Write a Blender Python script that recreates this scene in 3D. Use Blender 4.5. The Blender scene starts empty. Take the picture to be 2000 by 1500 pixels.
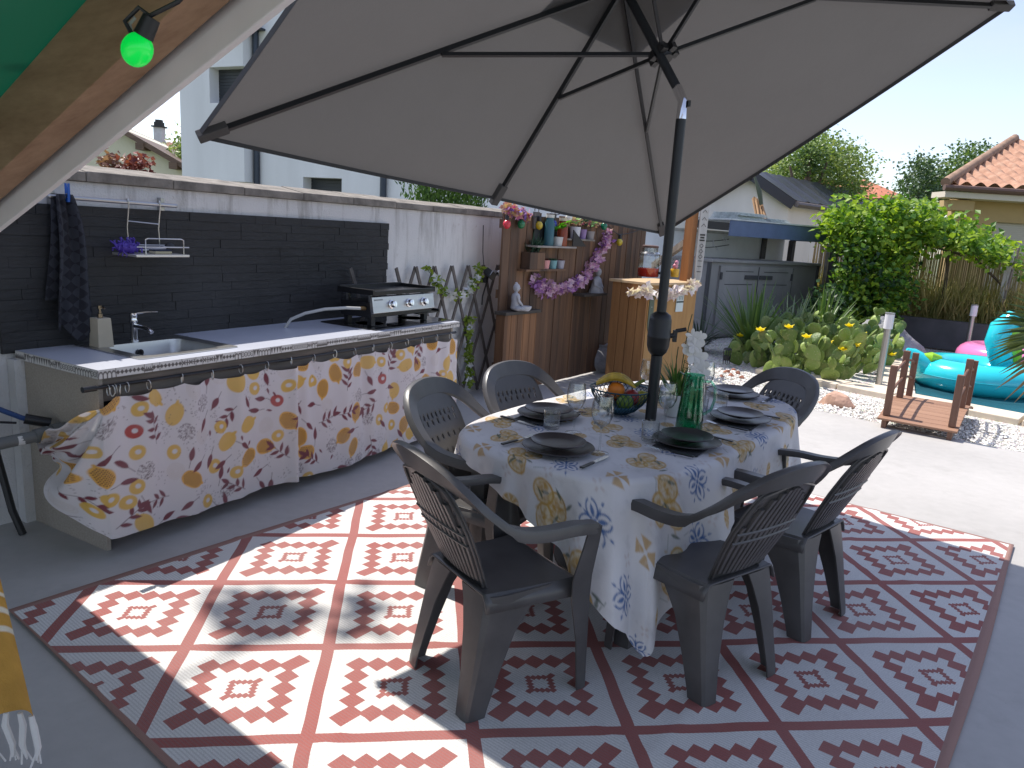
import bpy, math, random
import numpy as np
from mathutils import Vector, Matrix
from math import sin, cos, pi, radians as rad, sqrt, atan2, hypot

# ------------------------------------------------------------------ camera, sky, sun, exposure
SC = bpy.context.scene
COL = SC.collection
EYE = Vector((0.0, 0.0, 1.6))
FOC, PITCH, ROLL = 1450.0, rad(11.8), rad(3.55)
_f = Vector((0, cos(PITCH), -sin(PITCH))); _r = Vector((1, 0, 0)); _u = _r.cross(_f)
CR = _r * cos(ROLL) + _u * sin(ROLL); CU = -_r * sin(ROLL) + _u * cos(ROLL); CF = _f
cam_data = bpy.data.cameras.new('camera'); cam = bpy.data.objects.new('camera', cam_data); COL.objects.link(cam)
cam_data.sensor_width = 36.0; cam_data.lens = FOC / 2000 * 36.0; cam_data.clip_start = 0.05; cam_data.clip_end = 2000
M4 = Matrix((CR, CU, -CF)).transposed().to_4x4(); M4.translation = EYE
cam.matrix_world = M4
SC.camera = cam
SUN = Vector((-0.464, 0.358, 1.0)).normalized()
SC.world = bpy.data.worlds.new('World'); SC.world.use_nodes = True
wn = SC.world.node_tree; wbg = wn.nodes['Background']
sky = wn.nodes.new('ShaderNodeTexSky'); sky.sky_type = 'NISHITA'; sky.sun_disc = False
sky.sun_elevation = math.asin(SUN.z); sky.sun_rotation = atan2(SUN.x, SUN.y)
sky.dust_density = 0.8; sky.ozone_density = 1.6; sky.altitude = 100
hsv = wn.nodes.new('ShaderNodeHueSaturation'); hsv.inputs['Saturation'].default_value = 0.78; hsv.inputs['Hue'].default_value = 0.515
wn.links.new(sky.outputs[0], hsv.inputs['Color']); 
_tc = wn.nodes.new('ShaderNodeTexCoord'); _mp = wn.nodes.new('ShaderNodeMapping'); _mp.inputs['Scale'].default_value = (1.2, 2.6, 7.0)
_ns = wn.nodes.new('ShaderNodeTexNoise'); _ns.inputs['Scale'].default_value = 2.2; _ns.inputs['Detail'].default_value = 7.0; _ns.inputs['Roughness'].default_value = 0.6
_rp = wn.nodes.new('ShaderNodeValToRGB'); _rp.color_ramp.elements[0].position = 0.46; _rp.color_ramp.elements[1].position = 0.78; _rp.color_ramp.elements[1].color = (0.4, 0.4, 0.4, 1)
_mx = wn.nodes.new('ShaderNodeMix'); _mx.data_type = 'RGBA'; _mx.inputs[7].default_value = (3.6, 3.8, 4.2, 1)      # thin high cloud
wn.links.new(_tc.outputs['Generated'], _mp.inputs[0]); wn.links.new(_mp.outputs[0], _ns.inputs['Vector']); wn.links.new(_ns.outputs[0], _rp.inputs[0]); wn.links.new(_rp.outputs[0], _mx.inputs[0])
wn.links.new(hsv.outputs[0], _mx.inputs[6]); wn.links.new(_mx.outputs[2], wbg.inputs[0]); wbg.inputs[1].default_value = 0.165
sl = bpy.data.lights.new('sun', 'SUN'); sl.energy = 4.4; sl.angle = rad(0.53); sl.color = (1.0, 0.94, 0.86)
so = bpy.data.objects.new('sun', sl); COL.objects.link(so); so.rotation_euler = SUN.to_track_quat('Z', 'Y').to_euler()
SC.view_settings.view_transform = 'Standard'; SC.view_settings.look = 'None'; SC.view_settings.gamma = 1.0
SC.view_settings.exposure = 0.55
try:
    SC.cycles.max_bounces = 12; SC.cycles.transparent_max_bounces = 24
except Exception: pass
random.seed(7); R = random.Random(7)

# ------------------------------------------------------------------ frames: the wall runs along u; v points to the wall
WA = rad(60.7); WU = Vector((cos(WA), sin(WA), 0)); WV = Vector((-sin(WA), cos(WA), 0))
def wp(u, v, z=0.0): return WU * u + WV * v + Vector((0, 0, z))
def ray(x, y): return CF + CR * ((x - 1000) / FOC) - CU * ((y - 750) / FOC)
def pz(x, y, z=0.0):
    d = ray(x, y); return EYE + d * ((z - EYE.z) / d.z)
def pv(x, y, v):
    d = ray(x, y); p = EYE + d * (v / d.dot(WV)); return Vector((p.dot(WU), v, p.z))   # (u, v, z)
def py(x, y, Y):
    d = ray(x, y); return EYE + d * (Y / d.y)
def pplane(x, y, p, n):
    d = ray(x, y); return EYE + d * ((p - EYE).dot(n) / d.dot(n))

# ------------------------------------------------------------------ materials
def newmat(name):
    m = bpy.data.materials.new(name); m.use_nodes = True
    nt = m.node_tree; nt.nodes.clear()
    out = nt.nodes.new('ShaderNodeOutputMaterial'); p = nt.nodes.new('ShaderNodeBsdfPrincipled')
    nt.links.new(p.outputs[0], out.inputs[0])
    return m, nt, p, out
def node(nt, t, **kw):
    n = nt.nodes.new(t)
    for k, v in kw.items():
        if k.startswith('i_'): n.inputs[k[2:].replace('_', ' ')].default_value = v
        else: setattr(n, k, v)
    return n
def setin(nt, sock, v):
    if hasattr(v, 'is_linked') or isinstance(v, bpy.types.NodeSocket): nt.links.new(v, sock)
    else: sock.default_value = v
def mth(nt, op, a, b=None, c=None):
    n = nt.nodes.new('ShaderNodeMath'); n.operation = op
    for i, v in enumerate((a, b, c)):
        if v is not None: setin(nt, n.inputs[i], v)
    return n.outputs[0]
def mixc(nt, fac, a, b, mode='MIX'):
    n = nt.nodes.new('ShaderNodeMix'); n.data_type = 'RGBA'; n.blend_type = mode
    setin(nt, n.inputs[0], fac)
    for s, v in ((n.inputs[6], a), (n.inputs[7], b)):
        if isinstance(v, (tuple, list)): s.default_value = (v[0], v[1], v[2], 1)
        else: nt.links.new(v, s)
    return n.outputs[2]
def objco(nt, scale=(1, 1, 1)):
    tc = nt.nodes.new('ShaderNodeTexCoord'); mp = nt.nodes.new('ShaderNodeMapping'); mp.inputs['Scale'].default_value = scale
    nt.links.new(tc.outputs['Object'], mp.inputs[0]); return mp.outputs[0]
def noisef(nt, scale, detail=4, vec=None, rough=0.55):
    n = node(nt, 'ShaderNodeTexNoise', i_Scale=scale, i_Detail=detail, i_Roughness=rough)
    nt.links.new(vec if vec is not None else objco(nt), n.inputs['Vector']); return n.outputs[0]
def ramp(nt, fac, stops):
    n = nt.nodes.new('ShaderNodeValToRGB'); e = n.color_ramp.elements
    while len(e) < len(stops): e.new(0.5)
    for el, (p, c) in zip(e, stops):
        el.position = p; el.color = (c[0], c[1], c[2], 1) if isinstance(c, (tuple, list)) else (c, c, c, 1)
    nt.links.new(fac, n.inputs[0]); return n.outputs[0]
def bump(nt, p, h, strength=0.3, dist=0.01):
    b = node(nt, 'ShaderNodeBump', i_Strength=strength, i_Distance=dist); nt.links.new(h, b.inputs['Height']); nt.links.new(b.outputs[0], p.inputs['Normal'])
def M(name, col, rough=0.6, metal=0.0, var=0.0, vs=6.0, bs=0.0, bscale=60.0, bd=0.005, spec=0.5, stretch=(1, 1, 1), col2=None, coat=0.0, emit=0.0, transl=0.0):
    """plain surface: base colour with soft noise variation and a fine bump"""
    m, nt, p, out = newmat(name)
    p.inputs['Roughness'].default_value = rough; p.inputs['Metallic'].default_value = metal
    p.inputs['Specular IOR Level'].default_value = spec
    if coat: p.inputs['Coat Weight'].default_value = coat
    if var or col2:
        f = noisef(nt, vs, 5, objco(nt, stretch))
        a = tuple(max(0, c * (1 - var)) for c in col); b = col2 or tuple(min(1, c * (1 + var)) for c in col)
        c = ramp(nt, f, [(0.3, a), (0.7, b)]); nt.links.new(c, p.inputs['Base Color'])
    else: p.inputs['Base Color'].default_value = (*col, 1)
    if bs: bump(nt, p, noisef(nt, bscale, 4, objco(nt, stretch)), bs, bd)
    if emit:
        p.inputs['Emission Color'].default_value = (*col, 1); p.inputs['Emission Strength'].default_value = emit
    if transl:
        t = node(nt, 'ShaderNodeBsdfTranslucent'); t.inputs[0].default_value = (*col, 1)
        ms = nt.nodes.new('ShaderNodeMixShader'); ms.inputs[0].default_value = transl
        nt.links.new(p.outputs[0], ms.inputs[1]); nt.links.new(t.outputs[0], ms.inputs[2]); nt.links.new(ms.outputs[0], out.inputs[0])
    return m
def Mleaf(name, ca, cb, transl=0.35, rough=0.45):
    m, nt, p, out = newmat(name)
    g = nt.nodes.new('ShaderNodeNewGeometry')
    c = mixc(nt, g.outputs['Random Per Island'], ca, cb)
    nt.links.new(c, p.inputs['Base Color']); p.inputs['Roughness'].default_value = rough
    t = node(nt, 'ShaderNodeBsdfTranslucent'); nt.links.new(mixc(nt, 1.0, c, (1.0, 1.0, 0.45), 'MULTIPLY'), t.inputs[0])
    ms = nt.nodes.new('ShaderNodeMixShader'); ms.inputs[0].default_value = transl
    nt.links.new(p.outputs[0], ms.inputs[1]); nt.links.new(t.outputs[0], ms.inputs[2]); nt.links.new(ms.outputs[0], out.inputs[0])
    return m
def Mglass(name, tint=(1, 1, 1), refl=1.0, rough=0.0):
    m, nt, p, out = newmat(name); nt.nodes.remove(p)
    tr = node(nt, 'ShaderNodeBsdfTransparent'); lw0 = node(nt, 'ShaderNodeLayerWeight'); lw0.inputs[0].default_value = 0.5
    nt.links.new(mixc(nt, mth(nt, 'POWER', lw0.outputs['Facing'], 3.0), tint, tuple(t * 0.62 for t in tint)), tr.inputs[0])
    gl = node(nt, 'ShaderNodeBsdfGlossy'); gl.inputs['Roughness'].default_value = rough
    lw = node(nt, 'ShaderNodeLayerWeight'); lw.inputs[0].default_value = 0.5
    fr = mth(nt, 'ADD', mth(nt, 'MULTIPLY', mth(nt, 'POWER', lw.outputs['Facing'], 3.0), 0.62), 0.07)
    ms = nt.nodes.new('ShaderNodeMixShader')
    nt.links.new(mth(nt, 'MINIMUM', mth(nt, 'MULTIPLY', fr, refl), 1.0), ms.inputs[0])
    nt.links.new(tr.outputs[0], ms.inputs[1]); nt.links.new(gl.outputs[0], ms.inputs[2]); nt.links.new(ms.outputs[0], out.inputs[0])
    return m
def Mcloth(name, rough=0.85, weave=900.0, transl=0.15, bs=0.08):
    """printed fabric: the print is held in the mesh's colour attribute 'print'"""
    m, nt, p, out = newmat(name)
    a = node(nt, 'ShaderNodeAttribute', attribute_name='print')
    nt.links.new(a.outputs['Color'], p.inputs['Base Color']); p.inputs['Roughness'].default_value = rough
    bump(nt, p, mth(nt, 'ADD', mth(nt, 'MULTIPLY', noisef(nt, 14, 5), 3.0), noisef(nt, 120, 3)), bs, 0.012)
    t = node(nt, 'ShaderNodeBsdfTranslucent'); nt.links.new(a.outputs['Color'], t.inputs[0])
    ms = nt.nodes.new('ShaderNodeMixShader'); ms.inputs[0].default_value = transl
    nt.links.new(p.outputs[0], ms.inputs[1]); nt.links.new(t.outputs[0], ms.inputs[2]); nt.links.new(ms.outputs[0], out.inputs[0])
    return m
def Mwood(name, ca, cb, rough=0.65, scale=14.0, axis=2, boards=0.0, board_axis=0, knots=True):
    """wood with grain along one axis; boards>0 varies the tone from board to board"""
    m, nt, p, out = newmat(name)
    st = [1.0, 1.0, 1.0]; st[axis] = 0.06
    f = noisef(nt, scale, 8, objco(nt, st), 0.65)
    f2 = noisef(nt, scale * 5, 4, objco(nt, st))
    c = ramp(nt, mth(nt, 'ADD', mth(nt, 'MULTIPLY', f, 0.75), mth(nt, 'MULTIPLY', f2, 0.25)), [(0.33, ca), (0.68, cb)])
    if boards:
        sx = nt.nodes.new('ShaderNodeSeparateXYZ'); nt.links.new(objco(nt), sx.inputs[0])
        w = nt.nodes.new('ShaderNodeTexWhiteNoise'); w.noise_dimensions = '1D'
        nt.links.new(mth(nt, 'FLOOR', mth(nt, 'DIVIDE', sx.outputs[board_axis], boards)), w.inputs['W'])
        c = mixc(nt, 1.0, c, ramp(nt, w.outputs[0], [(0.0, (0.55, 0.52, 0.5)), (1.0, (1.25, 1.15, 1.0))]), 'MULTIPLY')
    nt.links.new(c, p.inputs['Base Color']); p.inputs['Roughness'].default_value = rough
    bump(nt, p, f2, 0.25, 0.004)
    return m

# ------------------------------------------------------------------ mesh builder
class MB:
    def __init__(s): s.v = []; s.f = []; s.m = []; s.mi = 0; s.xf = None
    def add(s, vs, fs):
        n = len(s.v)
        if s.xf is not None: vs = [s.xf @ Vector(v) for v in vs]
        s.v += [tuple(v) for v in vs]; s.f += [tuple(n + i for i in f) for f in fs]; s.m += [s.mi] * len(fs); return s
    def box(s, x0, x1, y0, y1, z0, z1):
        return s.add([(x, y, z) for z in (z0, z1) for y in (y0, y1) for x in (x0, x1)],
                     [(0, 2, 3, 1), (4, 5, 7, 6), (0, 1, 5, 4), (2, 6, 7, 3), (0, 4, 6, 2), (1, 3, 7, 5)])
    def cbox(s, c, size, mat=None):
        hx, hy, hz = (d / 2 for d in size)
        vs = [Vector((x, y, z)) for z in (-hz, hz) for y in (-hy, hy) for x in (-hx, hx)]
        if mat is not None: vs = [mat @ v for v in vs]
        return s.add([v + Vector(c) for v in vs], [(0, 2, 3, 1), (4, 5, 7, 6), (0, 1, 5, 4), (2, 6, 7, 3), (0, 4, 6, 2), (1, 3, 7, 5)])
    def bar(s, a, b, w, h, up=(0, 0, 1)):
        a = Vector(a); b = Vector(b); t = (b - a).normalized(); u = Vector(up); x = t.cross(u)
        if x.length < 1e-4: x = t.cross(Vector((1, 0, 0)))
        x.normalize(); y = x.cross(t); vs = []
        for p in (a, b):
            for sx, sy in ((-1, -1), (1, -1), (1, 1), (-1, 1)): vs.append(p + x * (sx * w / 2) + y * (sy * h / 2))
        return s.add(vs, [(3, 2, 1, 0), (4, 5, 6, 7), (0, 1, 5, 4), (1, 2, 6, 5), (2, 3, 7, 6), (3, 0, 4, 7)])
    def loft(s, rings, closed=True, caps=True, loop=False):
        n = len(rings[0]); vs = [p for r in rings for p in r]; fs = []
        K = len(rings)
        for k in range(K if loop else K - 1):
            k2 = (k + 1) % K
            for i in range(n if closed else n - 1):
                j = (i + 1) % n; fs.append((k * n + i, k * n + j, k2 * n + j, k2 * n + i))
        if caps and closed and not loop: fs.append(tuple(range(n - 1, -1, -1))); fs.append(tuple((K - 1) * n + i for i in range(n)))
        return s.add(vs, fs)
    def tube(s, path, r, seg=8, caps=True, loop=False):
        path = [Vector(p) for p in path]; N = len(path); rings = []; nx = None
        for i, p in enumerate(path):
            if loop: t = path[(i + 1) % N] - path[i - 1]
            else: t = path[min(i + 1, N - 1)] - path[max(i - 1, 0)]
            t.normalize()
            if nx is None:
                nx = t.cross(Vector((0, 0, 1)))
                if nx.length < 0.05: nx = t.cross(Vector((1, 0, 0)))
            nx = (nx - t * nx.dot(t)).normalized(); ny = t.cross(nx)
            rr = r[i] if isinstance(r, (list, tuple)) else r
            rings.append([p + nx * (cos(2 * pi * k / seg) * rr) + ny * (sin(2 * pi * k / seg) * rr) for k in range(seg)])
        return s.loft(rings, True, caps, loop)
    def lathe(s, prof, c=(0, 0, 0), seg=24, mat=None, sy=1.0):
        rings = []
        for r, z in prof:
            ring = [Vector((cos(2 * pi * k / seg) * r, sin(2 * pi * k / seg) * r * sy, z)) for k in range(seg)]
            if mat is not None: ring = [mat @ p for p in ring]
            rings.append([p + Vector(c) for p in ring])
        vs = [p for q in rings for p in q]; fs = []; n = seg
        for k in range(len(rings) - 1):
            for i in range(n): j = (i + 1) % n; fs.append((k * n + i, k * n + j, (k + 1) * n + j, (k + 1) * n + i))
        if prof[0][0] > 1e-4 and getattr(s, 'cap0', True): fs.append(tuple(range(n - 1, -1, -1)))
        if prof[-1][0] > 1e-4 and getattr(s, 'cap1', True): fs.append(tuple((len(rings) - 1) * n + i for i in range(n)))
        return s.add(vs, fs)
    def ball(s, c, r, seg=12, rings=8, mat=None):
        rx, ry, rz = r if isinstance(r, (tuple, list)) else (r, r, r)
        vs = []; fs = []
        for k in range(rings + 1):
            a = pi * k / rings
            for i in range(seg):
                b = 2 * pi * i / seg; v = Vector((rx * sin(a) * cos(b), ry * sin(a) * sin(b), rz * cos(a)))
                if mat is not None: v = mat @ v
                vs.append(v + Vector(c))
        for k in range(rings):
            for i in range(seg): j = (i + 1) % seg; fs.append((k * seg + i, (k + 1) * seg + i, (k + 1) * seg + j, k * seg + j))
        return s.add(vs, fs)
    def prism(s, poly, z0, z1):
        n = len(poly); vs = [(x, y, z0) for x, y in poly] + [(x, y, z1) for x, y in poly]
        fs = [tuple(range(n - 1, -1, -1)), tuple(range(n, 2 * n))] + [(i, (i + 1) % n, n + (i + 1) % n, n + i) for i in range(n)]
        return s.add(vs, fs)
    def slab(s, poly3, off):
        """closed slab from a planar 3-D polygon and an offset vector"""
        n = len(poly3); a = [Vector(p) for p in poly3]; b = [p + Vector(off) for p in a]
        return s.add(a + b, [tuple(range(n - 1, -1, -1)), tuple(range(n, 2 * n))] + [(i, (i + 1) % n, n + (i + 1) % n, n + i) for i in range(n)])
    def grid(s, nu, nv, fn, skip=None):
        vs = [fn(i / (nu - 1), j / (nv - 1)) for j in range(nv) for i in range(nu)]
        fs = [(j * nu + i, j * nu + i + 1, (j + 1) * nu + i + 1, (j + 1) * nu + i) for j in range(nv - 1) for i in range(nu - 1) if not (skip and skip(i, j))]
        return s.add(vs, fs)
    def leaf(s, c, d, up, L, W, fold=0.15, tip=True):
        """one small leaf: c base, d direction, up roughly its normal"""
        d = Vector(d).normalized(); x = d.cross(Vector(up))
        if x.length < 1e-3: x = d.cross(Vector((1, 0.3, 0)))
        x.normalize(); n = x.cross(d); c = Vector(c)
        return s.add([c, c + d * L * 0.45 + x * W / 2 + n * fold * W, c + d * L, c + d * L * 0.45 - x * W / 2 + n * fold * W], [(0, 1, 2), (0, 2, 3)])
    def build(s, name, mats, parent=None, smooth=40, bevel=0.0, solid=0.0, loc=None):
        me = bpy.data.meshes.new(name); me.from_pydata(s.v, [], s.f); me.update()
        if not isinstance(mats, (list, tuple)): mats = [mats]
        for m in mats: me.materials.append(m)
        if len(mats) > 1: me.polygons.foreach_set('material_index', s.m)
        if smooth:
            me.polygons.foreach_set('use_smooth', [True] * len(me.polygons)); me.set_sharp_from_angle(angle=rad(smooth))
        o = bpy.data.objects.new(name, me); COL.objects.link(o)
        if parent is not None: o.parent = parent
        if loc is not None: o.location = loc
        if solid: md = o.modifiers.new('solid', 'SOLIDIFY'); md.thickness = solid; md.offset = 0
        if bevel: md = o.modifiers.new('bevel', 'BEVEL'); md.width = bevel; md.segments = 2; md.limit_method = 'ANGLE'; md.angle_limit = rad(40)
        return o
def tag(o, label=None, cat=None, group=None, kind=None):
    if label: o['label'] = label
    if cat: o['category'] = cat
    if group: o['group'] = group
    if kind: o['kind'] = kind
    return o
def thing(name, label, cat, loc=(0, 0, 0), rz=0.0, group=None):
    o = bpy.data.objects.new(name, None); COL.objects.link(o); o.empty_display_size = 0.05
    o.location = loc; o.rotation_euler = (0, 0, rz); return tag(o, label, cat, group)
def dup(o, parent=None):
    c = o.copy(); COL.objects.link(c)
    if parent is not None: c.parent = parent
    for ch in list(o.children): dup(ch, c)
    return c
def gridmesh(name, P, colors, mat, parent=None, smooth=True):
    """P: (nv, nu, 3) array -> one sheet; colors (nv, nu, 3) go to the attribute 'print'"""
    nv, nu = P.shape[:2]; me = bpy.data.meshes.new(name)
    me.vertices.add(nv * nu); me.vertices.foreach_set('co', P.reshape(-1).astype(np.float32))
    i = np.arange(nv * nu).reshape(nv, nu); q = np.stack([i[:-1, :-1], i[:-1, 1:], i[1:, 1:], i[1:, :-1]], -1).reshape(-1, 4)
    me.loops.add(q.size); me.loops.foreach_set('vertex_index', q.reshape(-1).astype(np.int32))
    me.polygons.add(len(q)); me.polygons.foreach_set('loop_start', np.arange(0, q.size, 4, dtype=np.int32))
    me.update(calc_edges=True)
    me.polygons.foreach_set('use_smooth', np.ones(len(q), dtype=bool))
    if colors is not None:
        at = me.color_attributes.new('print', 'FLOAT_COLOR', 'POINT')
        at.data.foreach_set('color', np.concatenate([colors, np.ones((nv, nu, 1))], -1).reshape(-1).astype(np.float32))
    me.materials.append(mat); o = bpy.data.objects.new(name, me); COL.objects.link(o)
    if parent is not None: o.parent = parent
    return o
def vnoise(X, Y, scale, seed=0, octaves=3):
    """smooth value noise on arrays"""
    rs = np.random.RandomState(seed); T = rs.rand(64, 64); out = np.zeros_like(X); amp = 1.0; tot = 0
    for o in range(octaves):
        x = X * scale * 2 ** o + 17.3 * o; y = Y * scale * 2 ** o + 5.1 * o
        xi = np.floor(x).astype(int); yi = np.floor(y).astype(int); fx = x - xi; fy = y - yi
        fx = fx * fx * (3 - 2 * fx); fy = fy * fy * (3 - 2 * fy)
        g = lambda a, b: T[a % 64, b % 64]
        out += amp * ((g(xi, yi) * (1 - fx) + g(xi + 1, yi) * fx) * (1 - fy) + (g(xi, yi + 1) * (1 - fx) + g(xi + 1, yi + 1) * fx) * fy); tot += amp; amp *= 0.5
    return out / tot
class Canvas:
    """a printed pattern painted on the vertices of a regular sheet, in metres"""
    def __init__(s, s0, s1, ns, t0, t1, nt, base):
        s.xs = np.linspace(s0, s1, ns); s.ys = np.linspace(t0, t1, nt); s.S, s.T = np.meshgrid(s.xs, s.ys)
        s.C = np.zeros(s.S.shape + (3,)) + np.array(base); s.px = s.xs[1] - s.xs[0]
    def stamp(s, cx, cy, r, ang, fn, col, a=1.0):
        """fn(x, y) -> signed distance in metres (negative inside)"""
        i0, i1 = np.searchsorted(s.xs, (cx - r, cx + r)); j0, j1 = np.searchsorted(s.ys, (cy - r, cy + r))
        if i1 <= i0 or j1 <= j0: return
        x = s.S[j0:j1, i0:i1] - cx; y = s.T[j0:j1, i0:i1] - cy; c, n = cos(ang), sin(ang)
        d = fn(x * c + y * n, -x * n + y * c); m = np.clip(0.5 - d / s.px, 0, 1)[..., None] * a
        s.C[j0:j1, i0:i1] = s.C[j0:j1, i0:i1] * (1 - m) + np.array(col) * m
    def paint(s, mask, col, a=1.0):
        m = np.clip(mask, 0, 1)[..., None] * a; s.C = s.C * (1 - m) + np.array(col) * m
def d_ell(a, b): return lambda x, y: (np.hypot(x / a, y / b) - 1) * min(a, b)
def d_ring(a, b, w): return lambda x, y: np.abs(np.hypot(x / a, y / b) - 1) * min(a, b) - w / 2
def d_leaf(L, W):
    def f(x, y):
        t = np.clip(x / L, 0, 1); w = W / 2 * np.sin(pi * t ** 0.8) ** 0.9
        return np.maximum(np.abs(y) - w, np.maximum(-x, x - L))
    return f
def d_seg(L, w): return lambda x, y: np.hypot(x - np.clip(x, 0, L), y) - w / 2
# ------------------------------------------------------------------ the setting: ground sheets
def sheet(name, poly, z, mat, sub=None):
    mb = MB(); mb.add([(x, y, z) for x, y in poly], [tuple(range(len(poly)))])
    return tag(mb.build(name, mat, smooth=0), kind='structure')
MAT = {}
MAT['earth'] = M('earth', (0.16, 0.14, 0.09), 0.95, var=0.35, vs=0.8, col2=(0.10, 0.14, 0.05))
def mk_concrete():
    m, nt, p, o = newmat('smooth_concrete')
    a = noisef(nt, 0.9, 6); b = noisef(nt, 14, 6); c3 = noisef(nt, 170, 2)
    c = ramp(nt, mth(nt, 'ADD', mth(nt, 'MULTIPLY', a, 0.7), mth(nt, 'MULTIPLY', b, 0.3)), [(0.28, (0.345, 0.335, 0.32)), (0.72, (0.475, 0.46, 0.44))])
    c = mixc(nt, ramp(nt, c3, [(0.70, 0.0), (0.76, 1.0)]), c, (0.24, 0.23, 0.22))
    c = mixc(nt, mth(nt, 'MULTIPLY', ramp(nt, noisef(nt, 2.3, 8, None, 0.75), [(0.56, 0.0), (0.72, 1.0)]), 0.35), c, (0.25, 0.235, 0.22))
    nt.links.new(c, p.inputs['Base Color']); p.inputs['Roughness'].default_value = 0.62
    bump(nt, p, b, 0.06, 0.01); return m
MAT['concrete'] = mk_concrete()
sheet('ground', [(-400, -400), (400, -400), (400, 400), (-400, 400)], -0.06, MAT['earth'])
def lin(p, q, t): return (p[0] + (q[0] - p[0]) * t, p[1] + (q[1] - p[1]) * t)
E1 = [(1.0, 9.45), (2.15, 8.17), (3.06, 7.32), (4.09, 6.37), (4.6, 5.95), (9.0, 1.9)]        # edge of the concrete
a0 = wp(-6, 3.95); a1 = wp(9.9, 3.95)
sheet('terrace', [(-7, -6), (9.0, -6)] + E1[::-1] + [tuple(a1.xy), tuple(a0.xy)], 0.0, MAT['concrete'])
def mk_gravelbase():
    m, nt, p, o = newmat('white_gravel_bed')
    v = node(nt, 'ShaderNodeTexVoronoi', i_Scale=45.0); nt.links.new(objco(nt), v.inputs['Vector'])
    c = ramp(nt, v.outputs['Distance'], [(0.0, (0.78, 0.76, 0.72)), (0.55, (0.62, 0.6, 0.56)), (0.8, (0.25, 0.24, 0.22))])
    c = mixc(nt, 0.35, c, v.outputs['Color'], 'SOFT_LIGHT'); nt.links.new(c, p.inputs['Base Color']); p.inputs['Roughness'].default_value = 0.8
    bump(nt, p, v.outputs['Distance'], 0.9, -0.02); return m
MAT['gravelbase'] = mk_gravelbase()
sheet('gravel_bed', [(0.2, 9.0), (4.0, 5.5), (9.0, 1.0), (16.5, 9.0), (9.0, 15.5), (4.0, 16.0), (0.2, 14.0)], -0.025, MAT['gravelbase'])
# loose white pebbles lying on the bed near the concrete edge
MAT['pebble'] = Mleaf('white_pebble', (0.62, 0.6, 0.56), (0.86, 0.84, 0.8), transl=0.0, rough=0.75)
mb = MB(); rg = random.Random(3)
OCT = [(1, 0, 0), (0, 1, 0), (-1, 0, 0), (0, -1, 0), (0, 0, 1), (0, 0, -1)]
OF = [(0, 1, 4), (1, 2, 4), (2, 3, 4), (3, 0, 4), (1, 0, 5), (2, 1, 5), (3, 2, 5), (0, 3, 5)]
def inpoly(p, poly):
    c = False; n = len(poly)
    for i in range(n):
        (x1, y1), (x2, y2) = poly[i], poly[i - 1]
        if (y1 > p[1]) != (y2 > p[1]) and p[0] < (x2 - x1) * (p[1] - y1) / (y2 - y1) + x1: c = not c
    return c
STRIP = [(2.2, 8.2), (3.06, 7.38), (4.09, 6.43), (4.6, 6.0), (6.6, 4.2), (7.3, 4.9), (5.0, 7.05), (3.6, 8.5), (2.6, 9.9), (1.2, 10.0)]
n = 0
while n < 7500:
    p = (rg.uniform(1, 7.5), rg.uniform(4, 10.2))
    if not inpoly(p, STRIP): continue
    n += 1; s = rg.uniform(0.009, 0.021); q = Matrix.Rotation(rg.uniform(0, 6.28), 3, 'Z') @ Matrix.Rotation(rg.uniform(-.6, .6), 3, 'X')
    mb.add([q @ Vector((v[0] * s * rg.uniform(.8, 1.3), v[1] * s * rg.uniform(.7, 1.1), v[2] * s * 0.7)) + Vector((p[0], p[1], -0.018 + s * 0.4)) for v in OCT], OF)
tag(mb.build('gravel', MAT['pebble'], smooth=0), kind='stuff')
# stone coping of the pool and the water
MAT['coping'] = M('sandstone', (0.62, 0.54, 0.43), 0.8, var=0.18, vs=3.0, bs=0.2, bscale=40)
def mk_water():
    m, nt, p, o = newmat('pool_water'); p.inputs['Base Color'].default_value = (0.03, 0.10, 0.13, 1)
    p.inputs['Roughness'].default_value = 0.08; p.inputs['IOR'].default_value = 1.33
    bump(nt, p, noisef(nt, 3.5, 3), 0.25, 0.05); return m
MAT['water'] = mk_water()
K0 = [(3.1, 9.4), (3.82, 8.62), (5.11, 7.28), (7.6, 4.9)]           # front line of the coping stones
K1 = [(3.35, 9.75), (4.12, 8.86), (5.38, 7.58), (7.9, 5.2)]           # its pool side
mb = MB()
for i in range(3):
    m_ = max(1, round((Vector(K0[i + 1]) - Vector(K0[i])).length / 0.62))
    for k in range(m_):
        a, b = k / m_ + 0.006, (k + 1) / m_ - 0.006
        mb.prism([lin(K0[i], K0[i + 1], a), lin(K0[i], K0[i + 1], b), lin(K1[i], K1[i + 1], b), lin(K1[i], K1[i + 1], a)], -0.05, 0.035 + 0.004 * ((i + k) % 2))
K2 = [(5.9, 11.76), (6.1, 11.9), (7.4, 12.0), (9.6, 10.6)]; K3 = [(6.21, 11.55), (6.3, 11.55), (7.35, 11.6), (9.4, 10.2)]
for i in range(3):
    mb.prism([K3[i], K3[i + 1], K2[i + 1], K2[i]], -0.05, 0.035)
mb.prism([(4.62, 8.36), (4.3, 8.7), (5.9, 11.75), (6.2, 11.55)], -0.05, 0.036)
tag(mb.build('pool_edge', MAT['coping'], smooth=0, bevel=0.008), kind='structure')
sheet('pool_water', [(4.62, 8.36), (5.38, 7.58), (7.9, 5.2), (11, 7), (9.4, 10.2), (7.35, 11.6), (6.2, 11.55)], -0.012, MAT['water'])

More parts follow.
